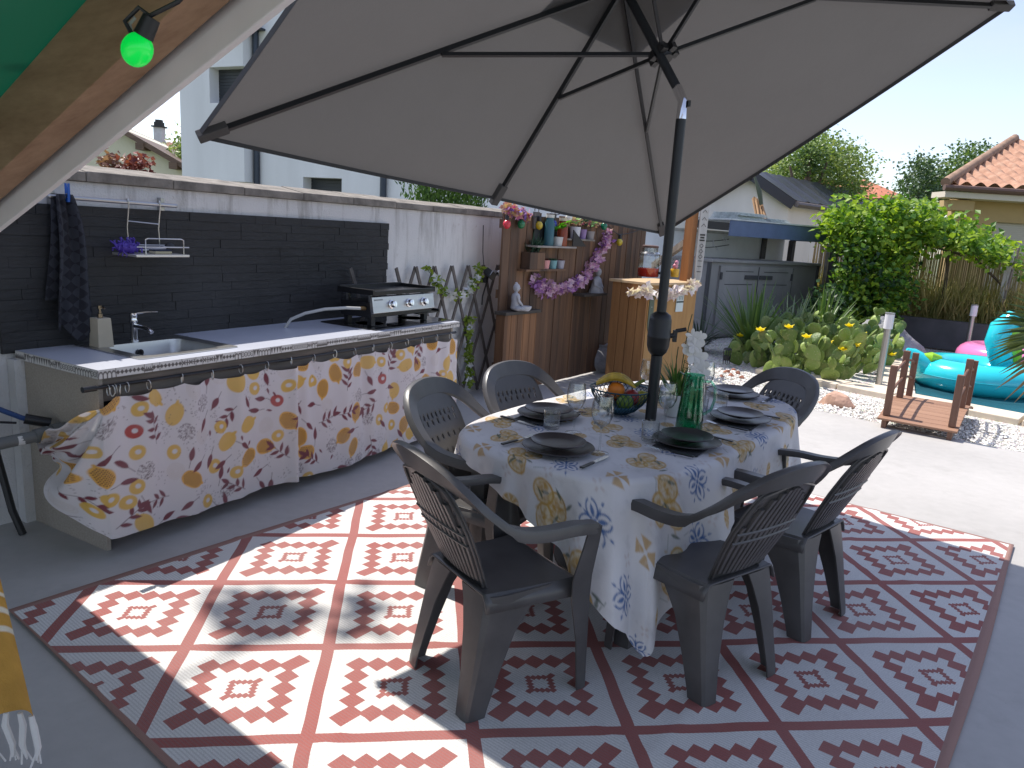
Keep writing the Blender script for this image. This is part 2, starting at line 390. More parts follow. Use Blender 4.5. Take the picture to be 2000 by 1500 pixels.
# ------------------------------------------------------------------ rug (4 m x 3 m woven outdoor rug)
def mk_rug():
    m, nt, p, o = newmat('woven_rug')
    tc = nt.nodes.new('ShaderNodeTexCoord'); sx = nt.nodes.new('ShaderNodeSeparateXYZ')
    wob = node(nt, 'ShaderNodeTexNoise', i_Scale=2.2, i_Detail=2.0); nt.links.new(tc.outputs['Object'], wob.inputs['Vector'])
    va = nt.nodes.new('ShaderNodeVectorMath'); va.operation = 'MULTIPLY_ADD'; va.inputs[1].default_value = (0.03, 0.03, 0); va.inputs[2].default_value = (-0.015, -0.015, 0)
    nt.links.new(wob.outputs['Color'], va.inputs[0])
    vb = nt.nodes.new('ShaderNodeVectorMath'); vb.operation = 'ADD'; nt.links.new(va.outputs[0], vb.inputs[0]); nt.links.new(tc.outputs['Object'], vb.inputs[1])
    nt.links.new(vb.outputs[0], sx.inputs[0]); X, Y = sx.outputs[0], sx.outputs[1]
    f = lambda op, a, b=None, c=None: mth(nt, op, a, b, c)
    D = 0.7296
    a = f('DIVIDE', f('ADD', X, Y), D); b = f('DIVIDE', f('SUBTRACT', X, Y), D)
    fa = f('SUBTRACT', f('FRACT', a), 0.5); fb = f('SUBTRACT', f('FRACT', b), 0.5)
    line = f('MAXIMUM', f('GREATER_THAN', f('ABSOLUTE', fa), 0.457), f('GREATER_THAN', f('ABSOLUTE', fb), 0.457))
    x = f('ABSOLUTE', f('MULTIPLY', f('ADD', fa, fb), D / 2)); y = f('ABSOLUTE', f('MULTIPLY', f('SUBTRACT', fa, fb), D / 2))
    def beads(Rr, q, w, ext):
        t = f('MULTIPLY', f('ADD', f('SUBTRACT', x, y), Rr), 0.5)
        cx = f('MINIMUM', f('MAXIMUM', f('MULTIPLY', f('ROUND', f('DIVIDE', t, q)), q), 0.0), Rr)
        cy = f('SUBTRACT', Rr, cx)
        dd = f('MAXIMUM', f('ABSOLUTE', f('SUBTRACT', x, cx)), f('ABSOLUTE', f('SUBTRACT', y, cy)))
        r1 = f('LESS_THAN', dd, w / 2)
        d2 = f('MAXIMUM', f('ABSOLUTE', f('SUBTRACT', x, Rr + ext)), f('SUBTRACT', y, w / 2 - ext))
        return f('MAXIMUM', r1, f('LESS_THAN', d2, ext))
    red = f('MAXIMUM', line, f('MAXIMUM', beads(0.196, 0.049, 0.0625, 0.031), beads(0.054, 0.0135, 0.022, 0.012)))
    # hems
    tx = tc.outputs['Object']; s2 = nt.nodes.new('ShaderNodeSeparateXYZ'); nt.links.new(tx, s2.inputs[0])
    nx = noisef(nt, 900, 2, objco(nt, (1, 0.25, 1))); big = noisef(nt, 1.6, 4); fine = noisef(nt, 260, 2)
    white = ramp(nt, nx, [(0.25, (0.44, 0.44, 0.425)), (0.55, (0.75, 0.745, 0.725))]); redc = ramp(nt, nx, [(0.25, (0.22, 0.05, 0.045)), (0.6, (0.36, 0.095, 0.082))])
    c = mixc(nt, red, white, redc)
    wv = f('MULTIPLY', f('ADD', f('SINE', f('ADD', f('MULTIPLY', s2.outputs[0], 560.0), f('MULTIPLY', nx, 3.0))), 1.0), 0.5)
    c = mixc(nt, f('MULTIPLY', f('MULTIPLY', wv, wv), 0.30), c, (0.20, 0.185, 0.18))
    c = mixc(nt, f('MULTIPLY', ramp(nt, fine, [(0.70, 0.0), (0.76, 1.0)]), 0.45), c, (0.14, 0.13, 0.125))
    c = mixc(nt, ramp(nt, big, [(0.35, 0.0), (0.75, 0.22)]), c, (0.35, 0.31, 0.28))
    lo = f('LESS_THAN', f('ABSOLUTE', f('ADD', s2.outputs[1], 1.1525)), 1.485)
    lo2 = f('LESS_THAN', f('ABSOLUTE', f('SUBTRACT', s2.outputs[0], 2.03)), 1.985)
    c = mixc(nt, f('MULTIPLY', lo, lo2), (0.30, 0.17, 0.14), c)
    nt.links.new(c, p.inputs['Base Color']); p.inputs['Roughness'].default_value = 0.75
    w = node(nt, 'ShaderNodeTexWave', i_Scale=70.0, i_Distortion=1.0); nt.links.new(tx, w.inputs['Vector'])
    bump(nt, p, f('ADD', w.outputs['Fac'], nx), 0.35, 0.004); return m
RA = rad(52.55); rug = MB(); rgn = np.random.RandomState(2)
def rugf(a, b):
    x = 0.03 + a * 4.0; y = -2.67 + b * 3.035
    z = 0.006 + 0.006 * (vnoise(np.array([x]), np.array([y + 9]), 1.1, 4)[0] - 0.3)
    for fx in (1.03, 2.03, 3.03): z += 0.004 * math.exp(-((x - fx) / 0.02) ** 2)
    for fy in (-1.93, -1.15, -0.4): z += 0.004 * math.exp(-((y - fy) / 0.02) ** 2)
    x += 0.010 * sin(y * 2.3 + 1) * (1 if a in (0, 1) else .3); y += 0.010 * sin(x * 1.9) * (1 if b in (0, 1) else .3)
    return (x, y, z)
mb = MB(); mb.grid(161, 121, rugf)
rugmat = mk_rug()
ro = mb.build('rug', rugmat, solid=0.006)
ro.location = (-1.656, 2.401, 0.004); ro.rotation_euler = (0, 0, RA)
tag(ro, 'large white and brick red patterned woven rug under the dining table', 'rug')
# ------------------------------------------------------------------ boundary wall behind the outdoor kitchen
def mk_stucco(name='dirty_white_stucco', base=(0.70, 0.69, 0.68), stain=1.0, top=1.7):
    m, nt, p, o = newmat(name)
    sx = nt.nodes.new('ShaderNodeSeparateXYZ'); nt.links.new(objco(nt), sx.inputs[0])
    streak = noisef(nt, 7, 6, objco(nt, (1.0, 1.0, 0.12)), 0.7)
    hgt = mth(nt, 'SUBTRACT', sx.outputs[2], top - 1.1)
    s1 = mth(nt, 'MULTIPLY', ramp(nt, streak, [(0.52, 0.0), (0.74, 1.0)]), ramp(nt, hgt, [(0.3, 0.1), (1.0, 1.0)]))
    blot = noisef(nt, 2.2, 6)
    c = ramp(nt, blot, [(0.3, tuple(b * 0.86 for b in base)), (0.7, base)])
    c = mixc(nt, mth(nt, 'MULTIPLY', s1, 0.85 * stain), c, (0.17, 0.15, 0.125))
    c = mixc(nt, mth(nt, 'MULTIPLY', ramp(nt, noisef(nt, 13, 5), [(0.66, 0.0), (0.8, 1.0)]), 0.5 * stain), c, (0.30, 0.24, 0.18))
    nt.links.new(c, p.inputs['Base Color']); p.inputs['Roughness'].default_value = 0.9
    bump(nt, p, noisef(nt, 85, 5), 0.55, 0.012); return m
MAT['stucco'] = mk_stucco()
MAT['white_wall'] = mk_stucco('clean_white_render', (0.86, 0.87, 0.88), 0.12, 2.0)
MAT['slate'] = M('weathered_concrete_coping', (0.20, 0.18, 0.155), 0.9, var=0.4, vs=9, bs=0.5, bscale=50, bd=0.01)
def mk_blackbrick():
    m, nt, p, o = newmat('black_painted_brick')
    b = node(nt, 'ShaderNodeTexBrick', i_Scale=1.0); b.offset = 0.5
    b.inputs['Mortar Size'].default_value = 0.004; b.inputs['Brick Width'].default_value = 0.21; b.inputs['Row Height'].default_value = 0.052; b.inputs['Mortar Smooth'].default_value = 0.6
    mp = node(nt, 'ShaderNodeMapping'); mp.inputs['Rotation'].default_value = (pi / 2, 0, 0); tc = nt.nodes.new('ShaderNodeTexCoord')
    nt.links.new(tc.outputs['Object'], mp.inputs[0]); nt.links.new(mp.outputs[0], b.inputs['Vector'])
    n1 = noisef(nt, 40, 6, objco(nt, (0.35, 1, 1))); n2 = noisef(nt, 3, 4)
    c = ramp(nt, n2, [(0.3, (0.016, 0.016, 0.017)), (0.7, (0.027, 0.0272, 0.029))])
    c = mixc(nt, ramp(nt, n1, [(0.70, 0.0), (0.82, 0.4)]), c, (0.06, 0.06, 0.065))
    nt.links.new(c, p.inputs['Base Color']); p.inputs['Roughness'].default_value = 0.7
    bump(nt, p, mth(nt, 'ADD', n1, noisef(nt, 9, 5, objco(nt, (0.3, 1, 1)))), 0.7, 0.012); return m
W0 = (0, 0, 0)
wall = thing('boundary_wall', 'dirty white stucco garden wall with dark coping and a black brick splashback', 'wall', (0, 0, 0), WA)
def wavy(u0, u1, v, z0, z1, nu=60, nv=16, amp=0.004, seed=1):
    return lambda a, b: (u0 + (u1 - u0) * a, v + amp * sin(a * 57 + b * 13 + seed) * sin(a * 23 + b * 31), z0 + (z1 - z0) * b)
mb = MB(); mb.box(-3.2, 6.95, 3.87, 4.03, -0.05, 1.70); mb.build('wall_face', MAT['stucco'], wall, smooth=0)
mb = MB(); u = -3.2
while u < 6.9:
    u2 = min(u + 0.5, 6.97); e_ = 0.003 * sin(u * 9); mb.loft([[(x, 3.845, 1.702), (x, 3.845, 1.752 + e_), (x, 4.07, 1.792 + e_), (x, 4.07, 1.702)] for x in (u + .002, u2 - .002)]); u = u2
mb.build('coping', MAT['slate'], wall, smooth=0, bevel=0.006)
mb = MB()
rb = random.Random(5); z = 0.86
# splashback with an uneven right edge and top: rows of thin split bricks
row = 0
while z < 1.565:
    u = 1.845 + (0.0 if row % 2 else -0.0)
    e = 4.71 + rb.uniform(-0.012, 0.008)
    k = u
    first = True
    while k < e - 0.01:
        k2 = min(k + (rb.uniform(.05, .2) if first else rb.uniform(0.14, 0.34)), e); first = False
        y = 3.846 + rb.uniform(-0.003, 0.003)
        mb.box(k + 0.0004, k2 - 0.0004, y, 3.875, z + 0.0003, z + 0.0512); k = k2
    z += 0.0515; row += 1
mb.build('brick_splashback', mk_blackbrick(), wall, smooth=0, bevel=0.0012)

# ------------------------------------------------------------------ outdoor kitchen counter
MAT['worktop'] = M('pale_tiled_worktop', (0.46, 0.48, 0.54), 0.3, var=0.06, vs=3)
MAT['chipboard'] = M('raw_chipboard', (0.36, 0.32, 0.27), 0.85, var=0.14, vs=120, bs=0.2, bscale=160)
MAT['greywood'] = Mwood('grey_weathered_wood', (0.10, 0.085, 0.07), (0.24, 0.205, 0.17), axis=0)
MAT['steel'] = M('brushed_steel', (0.46, 0.46, 0.455), 0.33, 1.0, var=0.08, vs=20, stretch=(0.05, 1, 1))
MAT['chrome'] = M('chrome', (0.75, 0.75, 0.76), 0.08, 1.0)
MAT['blackplastic'] = M('black_plastic', (0.012, 0.012, 0.013), 0.45)
MAT['blackmetal'] = M('black_enamel', (0.011, 0.011, 0.012), 0.3, 0.0, bs=0.05, bscale=80)
cu = thing('kitchen_counter', 'outdoor kitchen counter with a pale worktop, patterned edge and steel sink', 'counter', (0, 0, 0), WA)
mb = MB(); zt = 0.875
# worktop with the sink cut-out (u 2.2..2.72, v 3.30..3.78)
for (x0, x1, y0, y1) in ((1.90, 2.20, 3.17, 3.842), (2.72, 4.76, 3.17, 3.842), (2.2, 2.72, 3.17, 3.30), (2.2, 2.72, 3.78, 3.842)):
    mb.box(x0, x1, y0, y1, 0.838, zt)
mb.build('worktop', MAT['worktop'], cu, smooth=0)
def trim_print(L, H, seed):
    rr = random.Random(seed); c = Canvas(0, L, int(L / 0.0022), 0, H, 18, (0.60, 0.585, 0.56)); DK = (0.095, 0.085, 0.08)
    x = 0.0
    while x < L:
        k = rr.randrange(6); w = 0.04 * rr.choice((1, 1, 2, 3))
        e = x + w; stp = 0.02
        while x < e:
            if k == 0: c.stamp(x + .01, H * .5, .02, .785, lambda a, b: np.maximum(np.abs(a), np.abs(b)) - .0075, DK); 
            elif k == 1: c.stamp(x + .01, H * .1, .03, 0, d_ring(.011, .026, .004), DK)
            elif k == 2: c.stamp(x + .01, H * .5, .02, 0, lambda a, b: np.maximum(np.abs(a) - (b + .018) * .28, np.abs(b) - .016), DK)
            elif k == 3:
                for t in range(5): c.stamp(x + .01, .006, .03, .35 + t * .6, d_leaf(.026, .006), DK)
            elif k == 4: c.stamp(x + .01, H * .5, .02, .785 * (int(x * 50) % 2), lambda a, b: np.minimum(np.maximum(np.abs(a) - .003, np.abs(b) - .014), np.maximum(np.abs(b) - .003, np.abs(a) - .014)), DK)
            else: c.stamp(x + .01, H * .5, .02, 0, d_ring(.009, .011, .0035), DK); c.stamp(x + .01, H * .5, .02, 0, d_ell(.003, .003), DK)
            x += stp
        c.stamp(x, H / 2, .03, 0, lambda a, b: np.abs(a) - .0015, DK)
    c.paint((np.abs(c.T - H * .5) > H * .46) * 1.0, DK, 0.6); return c
MAT['trim'] = Mcloth('patterned_tile_edge', 0.4, transl=0.0, bs=0.02)
c = trim_print(2.86, 0.042, 4); P = np.stack([1.90 + c.S, np.full_like(c.S, 3.166), 0.834 + c.T], -1); gridmesh('edge_trim', P, c.C, MAT['trim'], cu)
c = trim_print(0.67, 0.042, 9); P = np.stack([np.full_like(c.S, 1.896), 3.838 - c.S, 0.834 + c.T], -1); gridmesh('edge_trim', P, c.C, MAT['trim'], cu)
for x in (1.915, 4.70): mb = MB(); mb.box(x, x + .022, 3.20, 3.80, 0.0, 0.836); mb.build('side_panel', MAT['chipboard'], cu, smooth=0, bevel=0.002)
mb = MB(); mb.box(1.87, 1.99, 3.802, 3.866, 0.0, 0.834); mb.build('wall_batten', MAT['stucco'], cu, smooth=0)
mb = MB(); mb.box(1.94, 4.70, 3.205, 3.235, 0.72, 0.834); mb.build('rail_beam', MAT['greywood'], cu, smooth=0)
mb = MB(); mb.box(1.95, 4.69, 3.76, 3.79, 0.1, 0.82); mb.build('back_panel', MAT['blackplastic'], cu, smooth=0)
# sink
def rrect(x0, x1, y0, y1, r, n=5):
    o = []
    for cx, cy, a in ((x1 - r, y1 - r, 0), (x0 + r, y1 - r, 90), (x0 + r, y0 + r, 180), (x1 - r, y0 + r, 270)):
        for k in range(n + 1): t = rad(a + 90 * k / n); o.append((cx + r * cos(t), cy + r * sin(t)))
    return o
mb = MB()
outl = rrect(2.165, 2.75, 3.265, 3.815, 0.02); inn = rrect(2.235, 2.685, 3.325, 3.69, 0.06)
rings = [[Vector((x, y, zt + 0.001)) for x, y in outl], [Vector((x, y, zt + 0.006)) for x, y in outl], [Vector((x, y, zt + 0.004)) for x, y in inn]]
for d, g in ((0.02, 0.004), (0.10, 0.015), (0.135, 0.03), (0.145, 0.07)):
    rings.append([Vector((2.46 + (x - 2.46) * (1 - g / 0.22), 3.51 + (y - 3.51) * (1 - g / 0.18), zt - d)) for x, y in inn])
mb.loft(rings, True, False); mb.add(rings[-1], [tuple(range(len(inn)))])
sink = mb.build('sink', MAT['steel'], cu, smooth=50)
mb = MB(); m_ = Matrix.Rotation(rad(90), 3, 'X'); mb.lathe([(0.0, 0.0), (0.011, 0.0), (0.018, 0.002), (0.02, 0.0)], (2.44, 3.672, zt - 0.05), 16, m_); mb.build('overflow', MAT['blackplastic'], sink)
mb = MB(); mb.lathe([(0.0, 0.0), (0.03, 0.001), (0.035, 0.0)], (2.46, 3.51, zt - 0.1435), 16); mb.build('drain', MAT['chrome'], sink)
# tap
tp = MB(); tb_ = (2.455, 3.745)
tp.lathe([(0.0, 0), (0.024, 0), (0.024, 0.006), (0.019, 0.01), (0.018, 0.10), (0.022, 0.105), (0.022, 0.118), (0.019, 0.124), (0.021, 0.13), (0.021, 0.152), (0.0, 0.154)], (tb_[0], tb_[1], zt + 0.005), 20)
tp.tube([(2.455, 3.74, zt + 0.088), (2.462, 3.68, zt + 0.085), (2.468, 3.63, zt + 0.078), (2.47, 3.61, zt + 0.065)], [0.013, 0.013, 0.013, 0.012], 12)
tapo = tp.build('tap', MAT['chrome'], cu, smooth=45)
tp = MB(); tp.tube([(2.465, 3.745, zt + 0.152), (2.52, 3.735, zt + 0.157), (2.585, 3.725, zt + 0.156)], [0.007, 0.006, 0.005], 8); tp.build('lever', MAT['chrome'], tapo)
# curtain rod and curtain
mb = MB(); mb.tube([(1.86, 3.16, 0.800), (3.3, 3.155, 0.790), (4.70, 3.16, 0.798)], 0.009, 8)
rod = mb.build('curtain_rod', MAT['blackmetal'], cu)
mb = MB(); mb.lathe([(0.0, -0.03), (0.014, -0.03), (0.014, 0.03), (0, 0.03)], (1.85, 3.16, 0.800), 10, Matrix.Rotation(rad(90), 3, 'Y')); mb.build('finial', MAT['blackmetal'], rod)

OCH = (0.72, 0.43, 0.06); OCH2 = (0.74, 0.38, 0.03); MAR = (0.17, 0.014, 0.03); DKB = (0.10, 0.05, 0.06); RED = (0.42, 0.03, 0.018); FNT = (0.60, 0.52, 0.46)
def lemon_print(L, H):
    c = Canvas(0, L, int(L / 0.0045), 0, H, int(H / 0.0045), (0.70, 0.655, 0.66)); rr = random.Random(21)
    def solid(x, y, a): c.stamp(x, y, .11, a, d_ell(.060, .046), OCH, .95); c.stamp(x + .060 * cos(a), y + .060 * sin(a), .03, a, d_ell(.016, .009), OCH, .95)
    def dotted(x, y, a, s=1.27):
        c.stamp(x, y, .1, a, d_ell(.05 * s, .037 * s), OCH2, .95); c.stamp(x - .05 * s * cos(a), y - .05 * s * sin(a), .03, a, d_ell(.013, .008), OCH2)
        for i in range(-6, 7):
            for j in range(-5, 6):
                px, py_ = i * .0125 + (j % 2) * .006, j * .0105
                if (px / .044) ** 2 + (py_ / .032) ** 2 < s * s: c.stamp(x + px * cos(a) - py_ * sin(a), y + px * sin(a) + py_ * cos(a), .01, 0, d_ell(.0037, .0037), (0.16, 0.04, 0.02))
    def ring(x, y, a, col=OCH): c.stamp(x, y, .07, a, d_ell(.041, .037), col, .95); c.stamp(x + .004, y + .003, .03, 0, d_ell(.014, .013), (0.70, 0.655, 0.66))
    def slice_(x, y, a):
        ring(x, y, a); 
    def ghost(x, y, a):
        for k in range(4): c.stamp(x, y, .06, a + k * .4, d_ring(.048 - k * .011, .043 - k * .010, .0025), FNT, .55)
        c.stamp(x, y, .06, a, d_ell(.048, .043), FNT, .18)
    def speck(x, y, a):
        for k in range(150):
            t, r_ = rr.uniform(0, 6.28), sqrt(rr.random()) * .046; c.stamp(x + r_ * cos(t), y + r_ * sin(t), .008, rr.uniform(0, 3), d_ell(.0026, .0015), DKB, .8)
    def leaf(x, y, a, l=.072, w=.028): c.stamp(x, y, .09, a, d_leaf(l, w), MAR)
    def sprig(x, y, a, n=3):
        c.stamp(x, y, .25, a, d_seg(.125, .0035), DKB)
        for k in range(n):
            t = .02 + .045 * k
            for s_ in (-1, 1):
                if rr.random() < .85: leaf(x + (t + .014 * (s_ > 0)) * cos(a), y + (t + .014 * (s_ > 0)) * sin(a), a + s_ * rr.uniform(.75, 1.1), rr.uniform(.05, .07), .021)
        leaf(x + .12 * cos(a), y + .12 * sin(a), a, .068, .026)
    def single(x, y, a): leaf(x, y, a, .082, .030); c.stamp(x, y, .08, a + pi, d_seg(.04, .003), DKB)
    def dots(x, y):
        for k in range(16): c.stamp(x + rr.gauss(0, .028), y + rr.gauss(0, .028), .01, 0, d_ell(.0024, .0024), DKB, .75)
    kinds = [sprig, sprig, solid, dotted, ring, ghost, speck, single, sprig, single, sprig, single, dots]
    used = []
    def free(x, y, r):
        for a, b, q in used:
            if hypot(x - a, y - b) < r + q: return False
        used.append((x, y, r)); return True
    RAD = {sprig: .070, solid: .052, dotted: .056, ring: .038, ghost: .046, speck: .046, single: .034, dots: .028}
    # red slice accents
    for x in (.53, 1.43, 2.37):
        y = H * .74
        if free(x, y, .036): ring(x, y, 0, RED)
    tries = 0
    order = [solid, dotted] * 26 + [sprig] * 60 + [ghost, speck, ring] * 30 + [solid, dotted, sprig, ring, sprig, speck, ghost, single] * 130 + [single] * 900 + [dots] * 500
    for k in order:
        x, y = rr.uniform(-.02, L + .02), rr.uniform(-.02, H + .02)
        if free(x, y, RAD[k]):
            a = rr.uniform(0, 6.28)
            if k is dots: dots(x, y)
            else: k(x, y, a)
    for _ in range(160):
        x, y = rr.uniform(0, L), rr.uniform(0, H)
        if free(x, y, .012): dots(x, y) if rr.random() < .35 else leaf(x, y, rr.uniform(0, 6.28), .035, .013)
    c.paint(vnoise(c.S, c.T, 6, 3) * .22, (0.56, 0.53, 0.53)); return c
CL, CH = 3.30, 0.72
c = lemon_print(CL, CH)
# s = 0 at the pulled-back end (left), s = .40 at the counter's corner, then straight along the front
S, T = c.S, c.T; t = T / CH           # t = 1 at the top
cs = 0.40
front = np.clip((S - cs), 0, None); side = np.clip(cs - S, 0, None)
uu = 1.905 + front * (4.70 - 1.905) / (CL - cs)
k = np.clip((S - cs) / 0.12 * 0.5 + 0.5, 0, 1); k = k * k * (3 - 2 * k)
vfront = 3.143 - 0.035 * (1 - t) * (0.5 + 0.5 * np.sin(uu * 4.1)) - (0.019 * np.sin(uu * 17 + 1.2 * np.sin(uu * 5)) + 0.008 * np.sin(uu * 39 + 2 * np.sin(uu * 7))) * (0.5 + 0.5 * t ** 2) - 0.012 * (vnoise(uu * 2.2, t * 1.6 + 3, 2.0, 8) - .5) - 0.006 * np.sin(uu * 43) * t - 0.03 * np.exp(-((uu - 2.12) / .05) ** 2) * t - 0.045 * np.exp(-((uu - 3.0) / .035) ** 2) + 0.03 * np.exp(-((uu - 3.08) / .04) ** 2)
ztop = 0.762 - 0.018 * np.abs(np.sin((uu - 1.95) * pi / 0.178)) ** 0.8
zbot = 0.085 - 0.045 * (uu - 1.9) / 2.8 + 0.008 * np.sin(uu * 7)
ztop = ztop - 0.27 * np.clip((cs + .06 - S) / (cs + .06), 0, 1) ** .92
Zf = zbot + (ztop - zbot) * t
# pulled part: gathered towards the waste pipe on the side panel
q = np.clip(side / cs, 0, 1)
phi = np.arctan2((1 - t) * 1.3 + .02, q + .05)
us = 1.868 - 0.045 * np.sin(np.clip(q * pi, 0, pi)) - 0.034 * (np.sin(phi * 11 + .6) + .5 * np.sin(phi * 23)) * np.clip(q * 2.2 + (1 - t) * .8, 0, 1) - 0.02 * (1 - t)
vs = 3.135 + 0.40 * q ** 0.9 - 0.035 * np.sin(q * 9) * (1 - t) + 0.02 * (1 - t)
zt_s = 0.755 - 0.27 * np.clip((cs + .06 - S) / (cs + .06), 0, 1) ** .92; zb_s = 0.085 + 0.40 * q ** 1.1
Zs = zb_s + (zt_s - zb_s) * t + 0.015 * np.sin(q * 13)
Pu = us * (1 - k) + uu * k; Pv = vs * (1 - k) + vfront * k; Pz = Zs * (1 - k) + Zf * k
MAT['print'] = Mcloth('lemon_print_cotton', 0.9, transl=0.12)
cur = thing('curtain', 'white curtain printed with lemons and red leaves hanging below the worktop', 'curtain', (0, 0, 0), WA)
gridmesh('fabric', np.stack([Pu, Pv, Pz], -1), c.C, MAT['print'], cur)
MAT['wire'] = M('zinc_wire', (0.55, 0.54, 0.52), 0.3, 1.0)
ringpos = [1.93, 1.95, 1.965, 1.985, 2.02] + [1.95 + 0.178 * i for i in range(1, 16)]
rm = None
for i, ru in enumerate(ringpos):
    if rm is None:
        mb = MB(); mb.tube([(0, 0.016 * cos(a) * 0.7, 0.024 * sin(a)) for a in [2 * pi * j / 14 for j in range(14)]], 0.0024, 6, loop=True); rm = mb.build('ring', MAT['wire'], cur); o = rm
    else: o = rm.copy(); COL.objects.link(o)
    o.parent = cur; o.location = (ru, 3.15, 0.783 - 0.006 * (i % 2)); o.rotation_euler = (0, 0.1 * sin(i * 2.3), 0.5 * sin(i * 1.7))
# ------------------------------------------------------------------ things on and above the worktop (frame: x = u, y = v)
ZT = 0.876
t_ = thing('soap_dispenser', 'square beige stone soap dispenser with pump beside the sink', 'dispenser', wp(2.245, 3.70, ZT), WA)
mb = MB(); mb.loft([[(-a, -a, z), (a, -a, z), (a, a, z), (-a, a, z)] for a, z in ((.041, 0), (.041, .005), (.035, .148), (.032, .15))]); mb.build('body', M('beige_stoneware', (0.42, 0.37, 0.28), 0.7, var=.08), t_, smooth=0, bevel=.002)
mb = MB(); mb.lathe([(0, .15), (.013, .15), (.013, .17), (.006, .172), (.006, .195), (.011, .197), (.011, .212), (0, .214)], seg=14); mb.tube([(0, 0, .205), (.0, -.03, .207), (0, -.042, .20)], .004, 6); mb.build('pump', M('bronze_pump', (0.30, 0.24, 0.17), 0.3, 1.0), t_)

t_ = thing('wall_rail', 'steel hanging rail fixed to the white wall above the black bricks', 'rail', wp(2.43, 3.80, 1.614), WA)
mb = MB(); mb.tube([(-.345, 0, 0.004), (0.345, 0, -0.004)], .0105, 12); mb.ball((.345, 0, -.004), .0115); mb.ball((-.345, 0, .004), .0115); mb.build('bar', MAT['steel'], t_)
for x in (-.31, .29):
    mb = MB(); mb.box(x - .012, x + .012, .035, .068, -.035, .035); mb.box(x - .006, x + .006, .0, .045, -.005, .005); mb.build('bracket', MAT['steel'], t_, smooth=0, bevel=.002)
# tea towel
def mk_towel():
    m, nt, p, o = newmat('dark_checked_towelling')
    tc = nt.nodes.new('ShaderNodeTexCoord'); mp = node(nt, 'ShaderNodeMapping'); mp.inputs['Rotation'].default_value = (0, rad(45), 0)
    nt.links.new(tc.outputs['Object'], mp.inputs[0])
    ck = node(nt, 'ShaderNodeTexChecker', i_Scale=24.0); nt.links.new(mp.outputs[0], ck.inputs['Vector'])
    ck.inputs[1].default_value = (0.016, 0.016, 0.022, 1); ck.inputs[2].default_value = (0.036, 0.038, 0.048, 1)
    nt.links.new(ck.outputs[0], p.inputs['Base Color']); p.inputs['Roughness'].default_value = 1.0
    bump(nt, p, noisef(nt, 300, 3), 0.6, 0.006); return m
t_ = thing('tea_towel', 'dark grey checked kitchen towel pegged over the steel rail', 'towel', wp(2.15, 3.80, 1.62), WA)
def tw(a, b):
    w = 0.045 + 0.06 * b ** 0.7; x = (a - .5) * 2 * w + 0.015 * b + 0.012 * sin(b * 5)
    y = -.014 - .03 * b - .022 * sin(a * 9 + b * 2) * min(1, b * 2 + .3) - .012 * sin(a * 17 + 1)
    z = 0.012 - (0.70 - .09 * abs(a - .35) - 0.05 * sin(a * 8)) * b
    return (x, y, z)
mb = MB(); mb.grid(40, 60, tw); mb.build('front_layer', mk_towel(), t_, solid=.005)
mb = MB(); mb.grid(30, 40, lambda a, b: (tw(a, b * .85)[0] * 1.05 - .006, .006 + .014 * b - .006 * sin(a * 9), 0.012 - .52 * b)); mb.build('back_layer', mk_towel(), t_, solid=.004)
t_ = thing('clothes_peg', 'blue plastic clothes peg gripping the dark towel on the rail', 'clothes peg', wp(2.165, 3.785, 1.63), WA)
BLU = M('blue_plastic', (0.01, 0.10, 0.42), 0.35)
for s_ in (-1, 1):
    mb = MB(); mb.add([(-.006, s_ * .003, -.035), (.006, s_ * .003, -.035), (.006, s_ * .007, .0), (-.006, s_ * .007, 0), (-.005, s_ * .011, .055), (.005, s_ * .011, .055), (-.006, s_ * .007, -.035), (.006, s_ * .007, -.035), (.006, s_ * .013, .0), (-.006, s_ * .013, 0), (-.005, s_ * .015, .055), (.005, s_ * .015, .055)],
        [(0, 1, 2, 3), (3, 2, 5, 4), (6, 9, 8, 7), (9, 10, 11, 8), (0, 3, 9, 6), (3, 4, 10, 9), (1, 7, 8, 2), (2, 8, 11, 5), (4, 5, 11, 10), (0, 6, 7, 1)]); mb.build('jaw', BLU, t_, smooth=0)
mb = MB(); mb.tube([(-.007, 0, .002), (.007, 0, .002)], .006, 8); mb.build('spring', MAT['steel'], t_)
# hanging wire basket shelf
t_ = thing('wire_shelf', 'small steel wire shelf hooked over the rail above the sink', 'shelf', wp(2.56, 3.80, 1.35), WA)
mb = MB(); r_ = .0035
for x in (-.075, .11):
    mb.tube([(x, .012, .262), (x, .006, .279), (x, -.008, .281), (x, -.013, .268), (x + .004, -.004, .24), (x - .003, .006, .13), (x + .004, .012, .06), (x + .004, .01, .0)], r_, 6)
mb.tube([(-.075, .004, .165), (.11, .004, .155)], r_, 6); mb.build('hook_frame', MAT['wire'], t_)
mb = MB(); mb.box(-.16, .155, -.19, .02, -.012, .0); mb.build('tray', M('satin_aluminium', (0.6, 0.58, 0.55), 0.35, 0.6), t_, smooth=0, bevel=.002)
mb = MB(); mb.tube([(-.155, -.185, .04), (.155, -.185, .04)], r_, 6); mb.tube([(-.105, -.187, .0), (-.105, -.187, .078), (-.09, -.187, .084), (.105, -.187, .084), (.12, -.187, .078), (.12, -.187, .0)], r_, 6)
mb.tube([(-.155, .0, .04), (.15, .0, .04)], r_, 6); mb.build('guard_rail', MAT['wire'], t_)
t_ = thing('scouring_ball', 'purple net scourer lying on the wire shelf', 'scourer', wp(2.42, 3.72, 1.352), WA)
mb = MB(); rr = random.Random(2)
